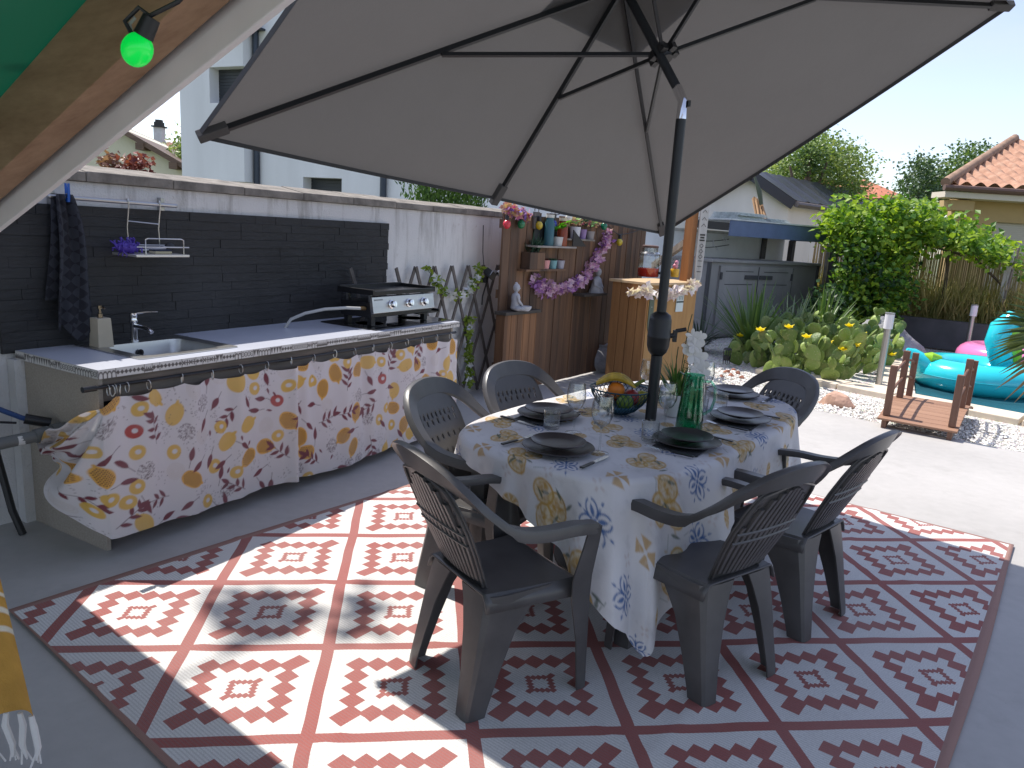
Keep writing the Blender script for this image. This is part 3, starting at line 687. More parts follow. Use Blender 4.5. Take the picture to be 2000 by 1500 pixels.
for k in range(60):
    a, b = rr.uniform(0, 6.28), rr.uniform(-1, 1); d = Vector((cos(a) * sqrt(1 - b * b) * 1.5, sin(a) * sqrt(1 - b * b), b * .7 + .72)); e = Vector((rr.uniform(-1, 1), rr.uniform(-1, 1), rr.uniform(-1, 1)))
    mb.tube([d * .042, d * .05 + e * .012, d * .044 + e * .03], .004, 4)
mb.ball((0, 0, .03), (.062, .042, .028)); mb.build('net', M('purple_net', (0.07, 0.035, 0.32), 0.5), t_)
t_ = thing('dish_sponge', 'flat dark and cream sponge on the wire shelf', 'sponge', wp(2.60, 3.70, 1.351), WA)
mb = MB(); mb.box(-.05, .05, -.03, .03, 0, .014); mb.build('foam', M('cream_foam', (0.45, 0.40, 0.27), .9), t_, smooth=0, bevel=.003)
mb = MB(); mb.box(-.05, .05, -.03, .03, .0143, .022); mb.build('scourer_pad', M('dark_pad', (0.03, 0.035, 0.06), .95), t_, smooth=0, bevel=.002)
t_ = thing('dish_brush', 'dark dish brush lying behind the guard of the wire shelf', 'brush', wp(2.66, 3.76, 1.353), WA)
mb = MB(); mb.tube([(-.14, 0, .012), (-.04, 0, .018), (.03, 0, .03)], [.006, .007, .009], 8); mb.build('handle', M('pale_handle', (.4, .4, .42), .4), t_)
mb = MB(); mb.ball((.04, 0, .03), (.03, .022, .024)); mb.build('bristles', MAT['blackplastic'], t_)
# built-in glass hob and griddle
t_ = thing('glass_hob', 'black glass hob plate lying under the griddle on the counter', 'hob', wp(4.30, 3.46, ZT), WA)
mb = MB(); mb.prism(rrect(-.46, .46, -.235, .27, .012, 3), 0, .008); mb.build('glass_plate', M('black_glass', (0.012, 0.011, 0.010), 0.06, 0, coat=.5), t_, smooth=0, bevel=.002)
mb = MB()
for cx, cy in ((-.25, .0), (.25, .02)): mb.lathe([(.095, .0082), (.1, .0088), (.105, .0082)], (cx, cy, 0), 32)
mb.build('ring_marks', M('hob_marks', (.10, .08, .07), .4), t_)
g = thing('gas_griddle', 'stainless gas griddle with three knobs and a black cooking plate', 'griddle', wp(4.24, 3.50, ZT + .009), WA)
for x in (-.30, .30):
    for y in (-.15, .06): mb = MB(); mb.box(x - .02, x + .02, y - .02, y + .02, 0, .07); mb.build('foot', MAT['blackplastic'], g, smooth=0, bevel=.003)
mb = MB(); mb.box(-.345, .345, -.19, .09, .062, .165); mb.build('body', MAT['blackmetal'], g, smooth=0, bevel=.004)
mb = MB(); mb.add([(-.35, -.215, .095), (.35, -.215, .095), (.35, -.195, .205), (-.35, -.195, .205), (-.35, -.188, .085), (.35, -.188, .085), (.35, -.165, .207), (-.35, -.165, .207)], [(0, 1, 2, 3), (5, 4, 7, 6), (3, 2, 6, 7), (1, 0, 4, 5), (0, 3, 7, 4), (2, 1, 5, 6)])
pan = mb.build('front_panel', MAT['steel'], g, smooth=0, bevel=.003)
mb = MB(); mb.box(-.33, -.245, -.0015, .0, 0, .009); o = mb.build('maker_plate', M('engraved_grey', (.22, .22, .22), .4, .8), pan, smooth=0); o.location = (0.0, -.2015, .18); o.rotation_euler = (-.18, 0, 0)
kn = MB(); q = Matrix.Rotation(rad(90), 3, 'X')
kn.lathe([(0, 0), (.031, 0), (.031, .004), (.023, .008), (.022, .03), (.019, .034), (0, .035)], seg=20, mat=q); kn.box(-.004, .004, -.04, -.03, -.02, .02)
ko = None
for x in (-.155, .04, .215):
    if ko is None: ko = kn.build('knob', MAT['chrome'], g, smooth=40); o = ko
    else: o = ko.copy(); COL.objects.link(o)
    o.parent = g; o.location = (x, -.207, .148); o.rotation_euler = (-.18, 0, 0)
mb = MB()
mb.box(-.34, .34, -.20, .10, .222, .232)
for (x0, x1, y0, y1, h) in ((-.355, -.34, -.21, .11, .255), (.34, .355, -.21, .11, .255), (-.34, .34, .10, .11, .262), (-.34, .34, -.21, -.20, .246)): mb.box(x0, x1, y0, y1, .216, h)
mb.build('griddle_plate', MAT['blackmetal'], g, smooth=0, bevel=.003)
for x in (-.3, .0, .3):
    for y in (-.15, .05): mb = MB(); mb.box(x - .012, x + .012, y, y + .02, .16, .2215); mb.build('plate_support', MAT['steel'], g, smooth=0)
mb = MB(); mb.box(.20, .47, -.17, .12, .05, .056); mb.box(.465, .472, -.17, .12, .05, .075); mb.box(.20, .47, .12, .126, .05, .075); mb.build('drip_tray', MAT['blackmetal'], g, smooth=0)
t_ = thing('gas_hose', 'pale grey gas hose curving from the worktop into the griddle', 'hose', wp(3.55, 3.62, ZT), WA)
mb = MB(); mb.tube([(-.08, .06, -.002), (-.05, .035, .055), (.02, -.02, .095), (.12, -.10, .125), (.22, -.19, .137), (.30, -.255, .135)], .0105, 10); mb.build('tube', M('grey_rubber', (.40, .40, .39), .55), t_)
mb = MB(); mb.tube([(.295, -.252, .135), (.335, -.262, .134)], .013, 8); mb.build('fitting', M('aged_brass', (.22, .15, .07), .35, .9), t_)
# pipes at the left end of the counter
t_ = thing('waste_pipe', 'thick grey waste pipe with white label entering the counter side', 'pipe', wp(1.72, 3.50, 0.5), WA)
GP = M('grey_pvc', (0.13, 0.135, 0.13), .5, var=.15)
mb = MB(); mb.tube([(-.45, .03, .045), (-.25, .02, .035), (-.08, .0, .03), (.06, -.01, .035), (.17, -.02, .045), (.20, -.02, .05)], [.027, .027, .027, .027, .027, .027], 14); wpipe = mb.build('pipe', GP, t_)
mb = MB(); mb.tube([(.06, -.01, .035), (.12, -.015, .041)], .0335, 14); mb.tube([(.135, -.017, .043), (.175, -.02, .046)], .036, 14); mb.build('collar', GP, t_)
mb = MB(); mb.grid(8, 5, lambda a, b: ((-.02 + .03 * b), -.004 - .0285 * cos((a - .5) * 1.7), .032 + .0285 * sin((a - .5) * 1.7))); mb.build('label', M('white_label', (.6, .6, .58), .6), t_)
t_ = thing('water_hose', 'blue water hose joining the grey pipe beside the counter', 'hose', wp(1.72, 3.62, 0.5), WA)
mb = MB(); mb.tube([(-.20, .10, .40), (-.12, .08, .27), (-.04, .03, .17), (.06, -.03, .105), (.12, -.06, .08)], .012, 8); mb.build('tube', M('blue_hose', (.015, .05, .16), .5), t_)
mb = MB(); mb.tube([(.07, -.035, .10), (.16, -.08, .07)], .024, 10); mb.build('clamp', MAT['blackplastic'], t_)
t_ = thing('tap_riser', 'black water pipe with a brass valve against the white wall', 'pipe', wp(1.74, 3.80, 0), WA)
mb = MB(); mb.tube([(.05, -.12, 0.0), (.03, -.08, .12), (.01, -.02, .40), (.012, .0, .60), (.02, .01, .80)], .017, 8); mb.build('pipe', MAT['blackplastic'], t_)
mb = MB(); mb.lathe([(.0, .70), (.012, .70), (.02, .715), (.02, .75), (.014, .755), (.014, .775), (.022, .78), (.022, .80), (.01, .81), (.01, .84), (0, .84)], (.018, 0, 0), 12); mb.tube([(.018, 0, .765), (.05, -.02, .765)], .006, 6); mb.build('valve', M('brass', (.35, .23, .09), .3, 1.0), t_)
t_ = thing('thin_cable', 'thin dark cable looping behind the grey waste pipe', 'cable', wp(1.72, 3.74, 0.5), WA)
mb = MB(); mb.tube([(-.3, .05, .3), (-.2, .03, .18), (-.08, .0, .09), (.08, -.06, .06)], .006, 6); mb.build('cable', MAT['blackplastic'], t_)

# ------------------------------------------------------------------ trellis with garlands on the white wall
MAT['trel'] = M('grey_trellis_wood', (0.115, 0.10, 0.09), .8, var=.25, vs=12)
tr = thing('trellis', 'grey diamond wooden trellis leaning on the white wall beside the counter', 'trellis', wp(0, 3.825, 0), WA)
tr.location = wp(4.75, 3.80, 0.03)
mb = MB(); Wt, Ht, st = 1.62, 1.21, 0.265
for fam in (1, -1):
    k = -8
    while k < 16:
        # line x = k*st + fam*z*0.38 within [0,Wt]
        x0 = k * st; pts = []
        z0, z1 = 0.0, Ht; s_ = 0.44 * fam
        xa, xb = x0, x0 + s_ * Ht
        ta, tb = 0.0, 1.0
        if xa != xb:
            for lo in (0.0, Wt):
                t = (lo - xa) / (xb - xa)
                if 0 < t < 1:
                    if (xa < 0 and lo == 0) or (xa > Wt and lo == Wt): ta = max(ta, t)
                    if (xb < 0 and lo == 0) or (xb > Wt and lo == Wt): tb = min(tb, t)
        if not ((xa < 0 and xb < 0) or (xa > Wt and xb > Wt)) and tb > ta + .02:
            p = Vector((xa + (xb - xa) * ta, .006 * fam, Ht * ta)); q = Vector((xa + (xb - xa) * tb, .006 * fam, Ht * tb))
            mb.bar(p, q, .031, .011, (0, 1, 0))
        k += 1
mb.build('slats', MAT['trel'], tr, smooth=0)
GL = Mleaf('fresh_garland_leaf', (0.13, 0.22, 0.02), (0.32, 0.40, 0.05), .4)
WF = Mleaf('white_petal', (0.62, 0.64, 0.72), (0.82, 0.82, 0.85), .25, .7)
def garland(name, label, path, n, group, leafmat, petalmat, fs=.035, ls=.05, spread=.03, flowers=.45, seed=1, cat='garland', rad_=.003):
    """path: world points; a cord with leaves and blossoms along it"""
    rr = random.Random(seed); P = [Vector(p) for p in path]; o0 = P[0].copy(); P = [p - o0 for p in P]
    L = [0]
    for a, b in zip(P, P[1:]): L.append(L[-1] + (b - a).length)
    def atl(t):
        d = t * L[-1]
        for i in range(len(P) - 1):
            if d <= L[i + 1] or i == len(P) - 2: return P[i].lerp(P[i + 1], min(1, (d - L[i]) / max(1e-6, L[i + 1] - L[i])))
    t_ = thing(name, label, cat, o0, 0, group)
    mb = MB(); mb.tube([atl(i / 24) for i in range(25)], rad_, 5); mb.build('cord', M('garland_cord', (.06, .09, .02), .7), t_)
    lf = MB(); fl = MB()
    for i in range(n):
        c = atl(rr.random()) + Vector((rr.gauss(0, 1), rr.gauss(0, 1), rr.gauss(0, 1))) * spread * .6
        if rr.random() < flowers:
            d = Vector((rr.gauss(0, .5), rr.gauss(-.6, .5), rr.gauss(0.1, .6))).normalized(); x = d.orthogonal().normalized(); y = d.cross(x)
            for k in range(5):
                a = k * 1.2566 + rr.random(); e = x * cos(a) + y * sin(a); fl.leaf(c, e + d * .35, d, fs * rr.uniform(.8, 1.1), fs * .8, .1)
        else:
            for k in range(3): lf.leaf(c, (rr.gauss(0, 1), rr.gauss(0, 1), rr.gauss(-.3, .8)), (rr.gauss(0, 1), -1, rr.gauss(0, 1)), ls * rr.uniform(.7, 1.2), ls * .6, .15)
    if lf.v: lf.build('leaves', leafmat, t_, smooth=0)
    if fl.v: fl.build('blossoms', petalmat, t_, smooth=0)
    return t_
WP = lambda x, y, v: (lambda q: wp(q.x, q.y, q.z))(pv(x, y, v))
garland('leaf_garland', 'swag of green leaves and white flowers sagging across the top of the trellis', [WP(832, 522, 3.76), WP(848, 545, 3.75), WP(868, 570, 3.74), WP(892, 580, 3.74), WP(912, 572, 3.74), WP(928, 548, 3.75), WP(936, 520, 3.76)], 75, 'leaf garlands on the trellis', GL, WF, .045, .058, .03, .4, 3)
garland('leaf_garland', 'string of green leaves hanging straight down the lower trellis', [WP(914, 618, 3.76), WP(916, 650, 3.75), WP(917, 690, 3.75), WP(915, 740, 3.76), WP(914, 752, 3.76)], 70, 'leaf garlands on the trellis', GL, WF, .042, .058, .025, .3, 4)
# security spotlight at the end of the wall
t_ = thing('security_spotlight', 'black outdoor spotlight with a white globe bulb at the end of the wall', 'spotlight', WP(957, 535, 3.72), WA)
mb = MB(); mb.cbox((0, 0, 0), (.11, .08, .07), Matrix.Rotation(.5, 3, 'X') @ Matrix.Rotation(.4, 3, 'Y')); mb.cbox((-.03, .05, -.06), (.05, .08, .05)); mb.tube([(.02, .04, -.03), (.03, .06, -.12), (.0, .07, -.22), (-.02, .06, -.30)], .008, 6); mb.tube([(-.03, .05, .04), (-.02, .08, .2), (-.02, .09, .45)], .005, 5)
mb.build('housing', MAT['blackplastic'], t_, smooth=0, bevel=.004)
mb = MB(); mb.cbox((-.01, -.045, .012), (.09, .004, .055), Matrix.Rotation(.5, 3, 'X')); mb.build('lens', M('lamp_lens', (.45, .5, .6), .15), t_)
mb = MB(); mb.ball((.14, -.02, .005), .032, 14, 10); mb.build('globe_bulb', M('opal_white', (.75, .72, .68), .3), t_)
mb = MB(); mb.tube([(.05, -.01, .01), (.11, -.02, .005)], .013, 8); mb.build('socket', MAT['blackplastic'], t_)
# ------------------------------------------------------------------ plank screen with shelves
MAT['plank'] = Mwood('brown_weathered_planks', (0.058, 0.038, 0.028), (0.205, 0.115, 0.066), axis=2, boards=0.125, scale=10)
MAT['plank2'] = Mwood('honey_planks', (0.12, 0.06, 0.03), (0.30, 0.155, 0.075), axis=2, boards=0.12, scale=10)
MAT['darkshelf'] = Mwood('dark_shelf_wood', (0.03, 0.026, 0.022), (0.075, 0.062, 0.05), axis=0)
S0 = wp(6.0, 3.57, 0); SA = WA - rad(5.7); SX = Vector((cos(SA), sin(SA), 0)); SN = Vector((sin(SA), -cos(SA), 0))   # SN faces the terrace
def sp(x, y, off=0.0): return pplane(x, y, S0 + SN * off, SN)
sc = thing('plank_screen', 'tall brown plank screen with shelves standing beside the white wall', 'screen', S0, SA)
mb = MB(); rr = random.Random(8); x = 0.0
while x < 2.86:
    w = 0.118 + rr.uniform(-.012, .012); h = 1.755 + rr.uniform(-.03, .02); d = rr.uniform(-.005, .005)
    mb.box(x, x + w, -.012 + d, .012 + d, 0.02, h); x += w + .006
mb.build('planks', MAT['plank'], sc, smooth=0, bevel=.003)
mb = MB()
for z in (.25, .95, 1.6): mb.box(.03, 2.84, .018, .06, z, z + .08)
mb.build('battens', MAT['plank'], sc, smooth=0)
mb = MB(); x = -.05; 
while x < .48:
    mb.box(x, x + .10, -.125, -.102, .02, .805); x += .105
mb.box(-.05, -.028, -.10, -.02, .02, .805)
mb.build('lower_box', MAT['plank2'], sc, smooth=0, bevel=.003)
mb = MB(); mb.box(-.07, .52, -.15, -.014, .808, .838); mb.build('box_top', MAT['darkshelf'], sc, smooth=0, bevel=.003)
def sloc(x, y, off): 
    p = sp(x, y, off) - S0; return (p.dot(SX), -p.dot(SN), p.z)
def ledge(x0, y0, x1, y1, depth, th, mat=None, name='shelf'):
    a = sloc(x0, y0, depth); b = sloc(x1, y1, depth); z = (a[2] + b[2]) / 2
    mb = MB(); mb.box(a[0], b[0], -depth, -.013, z - th, z); return mb.build(name, mat or MAT['darkshelf'], sc, smooth=0, bevel=.002), z
s1, z1_ = ledge(1028, 526, 1106, 526, .12, .02, MAT['plank']); s2, z2_ = ledge(1142, 574, 1187, 574, .16, .025)
# hanging half-open box shelf and second shelf
s3, z3_ = ledge(1050, 481, 1127, 481, .15, .018, M('pale_shelf', (.30, .27, .24), .7, var=.2)); s4, z4_ = ledge(1108, 467, 1163, 467, .13, .018, MAT['slate'])
mb = MB(); a = sloc(1040, 478, .02); b = sloc(1125, 478, .02)
mb.slab([(a[0], -.02, z3_ - .01), (a[0] + .45, -.02, z3_), (a[0] + .45, -.02, z3_ + .14), (a[0], -.02, z3_ + .26)], (0, -.012, 0))
mb.slab([(b[0] - .28, -.14, z3_ + .005), (b[0], -.14, z3_ + .005), (b[0] - .28, -.14, z3_ + .17)], (0, -.01, 0)); mb.build('shelf_side', MAT['blackplastic'], sc, smooth=0)
sx0 = lambda z: z

STONE = M('grey_cast_stone', (0.30, 0.30, 0.31), .85, var=.25, vs=14, bs=.3, bscale=60)
def statue(name, label, p, h, rz, mat, pose):
    t_ = thing(name, label, 'statue', p, rz, None); s = h; mb = MB()
    if pose == 'sit':      # seated figure: crossed legs, body, head
        mb.ball((0, -.08 * s, .10 * s), (.36 * s, .24 * s, .11 * s)); mb.ball((.2 * s, -.16 * s, .10 * s), (.17 * s, .13 * s, .085 * s)); mb.ball((-.2 * s, -.16 * s, .10 * s), (.17 * s, .13 * s, .085 * s))
        mb.lathe([(.0, .08 * s), (.22 * s, .1 * s), (.19 * s, .3 * s), (.21 * s, .48 * s), (.17 * s, .58 * s), (.075 * s, .63 * s), (.065 * s, .69 * s), (0, .7 * s)], seg=16, sy=.75)
        for e in (-1, 1): mb.tube([(.2 * s * e, 0, .56 * s), (.25 * s * e, -.04 * s, .38 * s), (.15 * s * e, -.2 * s, .22 * s), (.02 * s * e, -.24 * s, .2 * s)], [.06 * s, .055 * s, .045 * s, .04 * s], 8)
        mb.ball((0, -.01 * s, .81 * s), (.115 * s, .13 * s, .15 * s)); mb.ball((0, .01 * s, .955 * s), (.055 * s, .055 * s, .05 * s)); mb.ball((0, -.13 * s, .79 * s), (.02 * s, .03 * s, .03 * s), 8, 6)
        for e in (-1, 1): mb.ball((.115 * s * e, .01 * s, .79 * s), (.02 * s, .035 * s, .07 * s), 8, 6)
    else:                   # robed bust on a flared base
        mb.lathe([(0, 0), (.38 * s, 0), (.37 * s, .05 * s), (.30 * s, .2 * s), (.24 * s, .42 * s), (.22 * s, .52 * s), (.13 * s, .60 * s), (.08 * s, .64 * s), (0, .65 * s)], seg=18, sy=.7)
        mb.ball((0, -.01, .79 * s), (.12 * s, .125 * s, .16 * s)); mb.ball((0, 0, .95 * s), (.06 * s, .06 * s, .05 * s))
        for e in (-1, 1): mb.tube([(.2 * s * e, 0, .5 * s), (.26 * s * e, -.06 * s, .3 * s), (.1 * s * e, -.2 * s, .2 * s)], .055 * s, 8)
    mb.build('body', mat, t_, smooth=60); return t_
p = sp(1006, 603, .10); p.z = .84; st = statue('seated_statue', 'pale grey seated meditating stone figure on the low screen box', p, .27, SA + .9, M('pale_stone', (.40, .40, .42), .85, var=.2, vs=14), 'sit')
mb = MB(); mb.lathe([(0, 0), (.035, 0), (.055, .025), (.058, .045), (.048, .045), (.0, .03)], (.02, -.11, 0), 14); mb.build('bowl', M('pale_bowl', (.5, .5, .52), .7), st)
p = sp(1164, 572, .08); p.z = z2_ + .002; statue('robed_statue', 'grey stone robed figure on the small high ledge beside the bar', p, .29, SA, STONE, 'bust')
p = sp(1175, 727, .02); p.z = 0.001; t_ = thing('garden_urn', 'rounded grey stone urn on the ground behind the wooden bar', 'urn', p)
mb = MB(); mb.lathe([(0, 0), (.10, 0), (.17, .08), (.18, .16), (.13, .26), (.09, .30), (.10, .33), (.08, .33), (0, .31)], seg=20); mb.build('body', STONE, t_)
# plants and pots on the shelves
def pot(name, label, p, r, h, col, plant=None, pc=None, ph=.06, seed=0, group=None, n=24):
    t_ = thing(name, label, 'plant pot', p, 0, group); mb = MB(); mb.lathe([(0, 0), (r * .8, 0), (r, h), (r * .88, h), (r * .8, h * .85), (0, h * .85)], seg=18); mb.build('pot', M('pot_glaze', col, .5, var=.08), t_)
    if plant:
        rr = random.Random(seed); lf = MB()
        for k in range(n):
            a, tt = rr.uniform(0, 6.28), rr.uniform(.0, .9)
            d = Vector((cos(a) * tt, sin(a) * tt, 1))
            if plant == 'spiky': lf.leaf((cos(a) * r * .3, sin(a) * r * .3, h * .8), d, (cos(a), sin(a), .3), ph * rr.uniform(.7, 1.1), ph * .16, .2)
            elif plant == 'leafy':
                lf.leaf(Vector((0, 0, h * .85)) + d * ph * rr.uniform(.3, .8), (cos(a), sin(a), .5), (0, 0, 1), ph * .45, ph * .35, .1)
            else: lf.leaf(Vector((0, 0, h * .85)) + Vector((cos(a) * tt, sin(a) * tt, .1)) * r * .8, (cos(a) * .5, sin(a) * .5, 1), (cos(a), sin(a), 0), ph * .5, ph * .3, .2)
        lf.build('foliage', pc, t_, smooth=0)
    return t_
def onshelf(x, y, off, z): p = sp(x, y, off); p.z = z + .001; return p
DG = Mleaf('dark_green_leaf', (.012, .045, .025), (.03, .09, .05), .1); BG = Mleaf('bright_green_leaf', (.05, .22, .01), (.12, .42, .03), .35); RB = Mleaf('red_brown_leaf', (.08, .02, .015), (.16, .04, .03), .1)
t_ = thing('planter_box', 'brown wooden planter box holding a dark spiky aloe on the screen shelf', 'planter', onshelf(1040, 525, .07, z1_), SA)
mb = MB(); mb.box(-.13, .13, -.055, .05, 0, .16); mb.build('box', MAT['plank'], t_, smooth=0, bevel=.003)
lf = MB(); rr = random.Random(5)
for k in range(46):
    a, tt = rr.uniform(0, 6.28), rr.uniform(.1, 1.0); lf.leaf((rr.uniform(-.05, .05), rr.uniform(-.03, .03), .15), (cos(a) * tt, sin(a) * tt, 1), (cos(a), sin(a), .2), rr.uniform(.12, .22), .02, .2)
lf.build('aloe', DG, t_, smooth=0)
pot('succulent_pot', 'pink little pot with a red succulent on the screen shelf', onshelf(1063.5, 525, .06, z1_), .052, .085, (.62, .28, .27), 'tuft', RB, .06, 1, 'three little succulent pots in a row')
pot('succulent_pot', 'turquoise little pot with a dark succulent, middle of the three', onshelf(1078.5, 525, .06, z1_), .047, .083, (.16, .34, .36), 'tuft', DG, .07, 2, 'three little succulent pots in a row')
pot('succulent_pot', 'grey lilac little pot with a red succulent on the screen shelf', onshelf(1093, 525, .06, z1_), .049, .083, (.34, .33, .38), 'tuft', RB, .05, 3, 'three little succulent pots in a row')
pot('leafy_pot', 'bright green leafy plant in a pale grey pot on the hanging shelf', onshelf(1088, 480, .08, z3_), .06, .09, (.5, .5, .48), 'leafy', BG, .20, 4)
pot('leafy_pot', 'white pot with fresh green leaves and a white bloom on the upper shelf', onshelf(1122, 466, .07, z4_), .06, .12, (.6, .6, .62), 'leafy', Mleaf('mint_leaf', (.12, .3, .12), (.35, .5, .3), .3), .14, 5)
pot('leafy_pot', 'violet square pot with dark leaves on the upper shelf', onshelf(1137, 466, .06, z4_), .045, .10, (.28, .18, .38), 'leafy', DG, .16, 6)
pot('leafy_pot', 'grey pot with bright variegated leaves on the upper shelf end', onshelf(1151, 466, .07, z4_), .055, .085, (.24, .22, .22), 'leafy', Mleaf('variegated_leaf', (.08, .3, .08), (.5, .6, .4), .3), .17, 7)
def jar(label, p, r, h, col, lid, group):
    t_ = thing('drinking_jar', label, 'jar', p, 0, group); mb = MB(); mb.lathe([(0, 0), (r, 0), (r, h * .8), (r * .75, h * .9), (r * .75, h)], seg=16); mb.build('glass', M('tinted_jar_glass', col, .15, transl=.5), t_)
    mb = MB(); mb.lathe([(0, h), (r * .85, h), (r * .85, h + .03), (0, h + .03)], seg=16); mb.build('lid', M('jar_lid', lid, .4), t_)
jar('turquoise glass jar with a pale lid on the hanging shelf', onshelf(1071, 480, .08, z3_), .05, .27, (.10, .25, .30), (.6, .58, .5), 'jars on the hanging shelf')
jar('orange glass jar with a pale lid on the hanging shelf', onshelf(1097, 480, .10, z3_), .052, .25, (.45, .12, .06), (.6, .45, .35), 'jars on the hanging shelf')
# twisted hooks with clips above the shelf
for dx, lab in ((-.12, 'curled dark wire hook clipped on the screen top above the yellow bulb'), (.18, 'curled dark wire hook clipped on the screen top above the blue bulb')):
    t_ = thing('hanging_hook', lab, 'hook', sp(1060, 415, .03) + SX * dx, SA, 'wire hooks on the screen top')
    mb = MB(); mb.tube([(.035 * cos(a), -.01, .02 + .035 * sin(a)) for a in [i * .5 for i in range(-2, 8)]], .005, 5); mb.build('wire', MAT['trel'], t_)
    mb = MB(); mb.box(-.03, .06, -.01, .012, -.16, .0); mb.build('clip', MAT['trel'], t_, smooth=0)
# festoon lights along the screen
fl_ = thing('festoon_lights', 'coloured festoon bulbs strung along the top of the plank screen', 'lights', S0, SA)
BULBS = [((990, 438), (.65, .03, .05)), ((1018, 438), (.01, .17, .06)), ((1053, 440), (.50, .36, .02)), ((1081, 438), (.01, .03, .30)), ((1111, 425), (.7, .68, .6)), ((1180, 442), (.0, .16, .09)), ((1210, 473), (.48, .40, .03)), ((1288, 437), (.3, .3, .3))]
pts = []
for (x, y), col in BULBS:
    a = sloc(x, y, .06); pts.append(Vector((a[0], a[1] + .02, a[2] + .085)))
cab = []
for i in range(len(pts) - 1):
    for k in range(8):
        s_ = k / 8; q = pts[i].lerp(pts[i + 1], s_); q.z -= .05 * 4 * s_ * (1 - s_) * (pts[i + 1] - pts[i]).length; cab.append(q)
mb = MB(); mb.tube(cab + [pts[-1]], .005, 5); mb.build('cable', MAT['blackplastic'], fl_)
for ((x, y), col), q in zip(BULBS, pts):
    sk = MB(); sk.lathe([(0, .0), (.017, 0), (.02, .04), (.012, .055), (0, .056)], (q.x, q.y - .02, q.z - .055), 10); so_ = sk.build('socket', MAT['blackplastic'], fl_)
    bl = MB(); bl.ball((q.x, q.y - .02, q.z - .085), (.037, .037, .042), 14, 10); bl.build('bulb', M('coloured_bulb', col, .25, coat=.4), fl_)
# paper flower leis at the top, orchid garland across the screen
rr = random.Random(12)
LEI = Mleaf('lei_flowers', (.75, .6, .25), (.5, .05, .25), .2, .7); LEI2 = Mleaf('lei_flowers_cool', (.12, .08, .4), (.7, .35, .6), .2, .7)
garland('flower_lei', 'bunch of bright paper flowers at the left top of the screen', [sp(984, 402, .05), sp(995, 412, .07), sp(1008, 416, .07), sp(1022, 414, .06), sp(1030, 425, .05)], 90, 'paper flower garlands on the screen top', LEI2, LEI, .05, .045, .035, .6, 7)
garland('flower_lei', 'string of yellow and pink paper flowers above the upper shelf', [sp(1112, 428, .05), sp(1125, 432, .06), sp(1142, 428, .07), sp(1160, 434, .06), sp(1178, 432, .05)], 70, 'paper flower garlands on the screen top', Mleaf('pale_lei', (.7, .68, .55), (.75, .3, .2), .2, .7), LEI, .045, .04, .03, .55, 8)
garland('orchid_garland', 'long mauve and pink orchid garland hanging in a loop on the screen', [sp(x, y, .06) for x, y in ((1042, 540), (1050, 558), (1062, 562), (1080, 568), (1100, 562), (1120, 556), (1140, 545), (1152, 525), (1163, 512), (1172, 490), (1182, 470), (1190, 455))], 300, None,
        Mleaf('mauve_orchid', (.26, .11, .36), (.50, .24, .56), .3, .6), Mleaf('pink_orchid', (.55, .26, .50), (.80, .60, .72), .3, .6), .05, .06, .045, .6, 9)

# ------------------------------------------------------------------ wooden bar
BA = rad(45); BC = Vector((1.35, 7.75, 0)); BX = Vector((cos(BA), sin(BA), 0)); BYv = Vector((-sin(BA), cos(BA), 0))
bar = thing('wooden_bar', 'honey coloured plank bar counter standing in front of the screen', 'bar', BC, BA)
MAT['barwood'] = Mwood('honey_bar_planks', (0.19, 0.085, 0.028), (0.36, 0.18, 0.065), axis=2, boards=0.0, scale=9); MAT['bartop'] = Mwood('pale_bar_top', (.42, .29, .15), (.58, .42, .25), axis=0, scale=9)
MAT['barboard'] = Mwood('golden_board', (0.30, 0.155, 0.05), (0.44, 0.25, 0.085), axis=2, scale=7)
for i in range(4):
    mb = MB(); y0 = .005 + i * .117; mb.box(0, .022, y0 + .004, y0 + .113, .0 if i != 2 else .14, 1.11); mb.build('plank', MAT['barwood'], bar, smooth=0, bevel=.003)
mb = MB(); mb.box(.024, .93, 0.0, .022, .0, 1.11); mb.build('front_board', MAT['barboard'], bar, smooth=0, bevel=.003)
mb = MB(); mb.box(.908, .93, .023, .47, .0, 1.11); mb.box(.03, .9, .45, .47, .1, 1.11); mb.build('back_board', MAT['barwood'], bar, smooth=0)
mb = MB(); mb.box(-.03, .96, -.03, .50, 1.112, 1.14); mb.build('bar_top', MAT['bartop'], bar, smooth=0, bevel=.004)
MAT['post'] = Mwood('orange_post', (0.20, 0.075, 0.02), (0.34, 0.14, 0.04), axis=2)
mb = MB(); mb.box(.86, .96, .10, .20, 1.1405, 2.25); mb.build('post', MAT['post'], bar, smooth=0, bevel=.004)
BM_ = Matrix.Rotation(-BA, 3, 'Z'); q0 = BM_ @ (sp(1276, 519, .03) - BC); mb = MB(); mb.bar(q0, (.91, .205, 1.56), .05, .075); mb.build('brace', MAT['greywood'], bar, smooth=0)
t_ = thing('carved_paddle', 'slim grey weathered board with carved marks hung on the orange post', 'board', BC + BX * .985 + BYv * .06, BA - rad(20))
mb = MB(); prof = [(-.02, 1.10), (.035, 1.12), (.05, 1.2), (.055, 1.45), (.055, 2.2), (-.055, 2.2), (-.055, 1.4), (-.045, 1.2)]
mb.slab([(x, -.03, z) for x, z in prof], (0, .018, 0)); brd = mb.build('board', M('grey_driftwood', (.42, .41, .39), .85, var=.25, vs=10, stretch=(1, 1, .1)), t_, smooth=0, bevel=.002)
mb = MB()
for z, w in ((1.60, .035), (1.63, .028), (1.66, .035)): mb.box(-w, w, -.0335, -.0305, z - .008, z + .008)
for z in (1.42, 1.48, 1.54): mb.tube([(.028 * cos(i * 1.5708), -.032, z + .022 * sin(i * 1.5708)) for i in range(4)], .003, 4, loop=True)
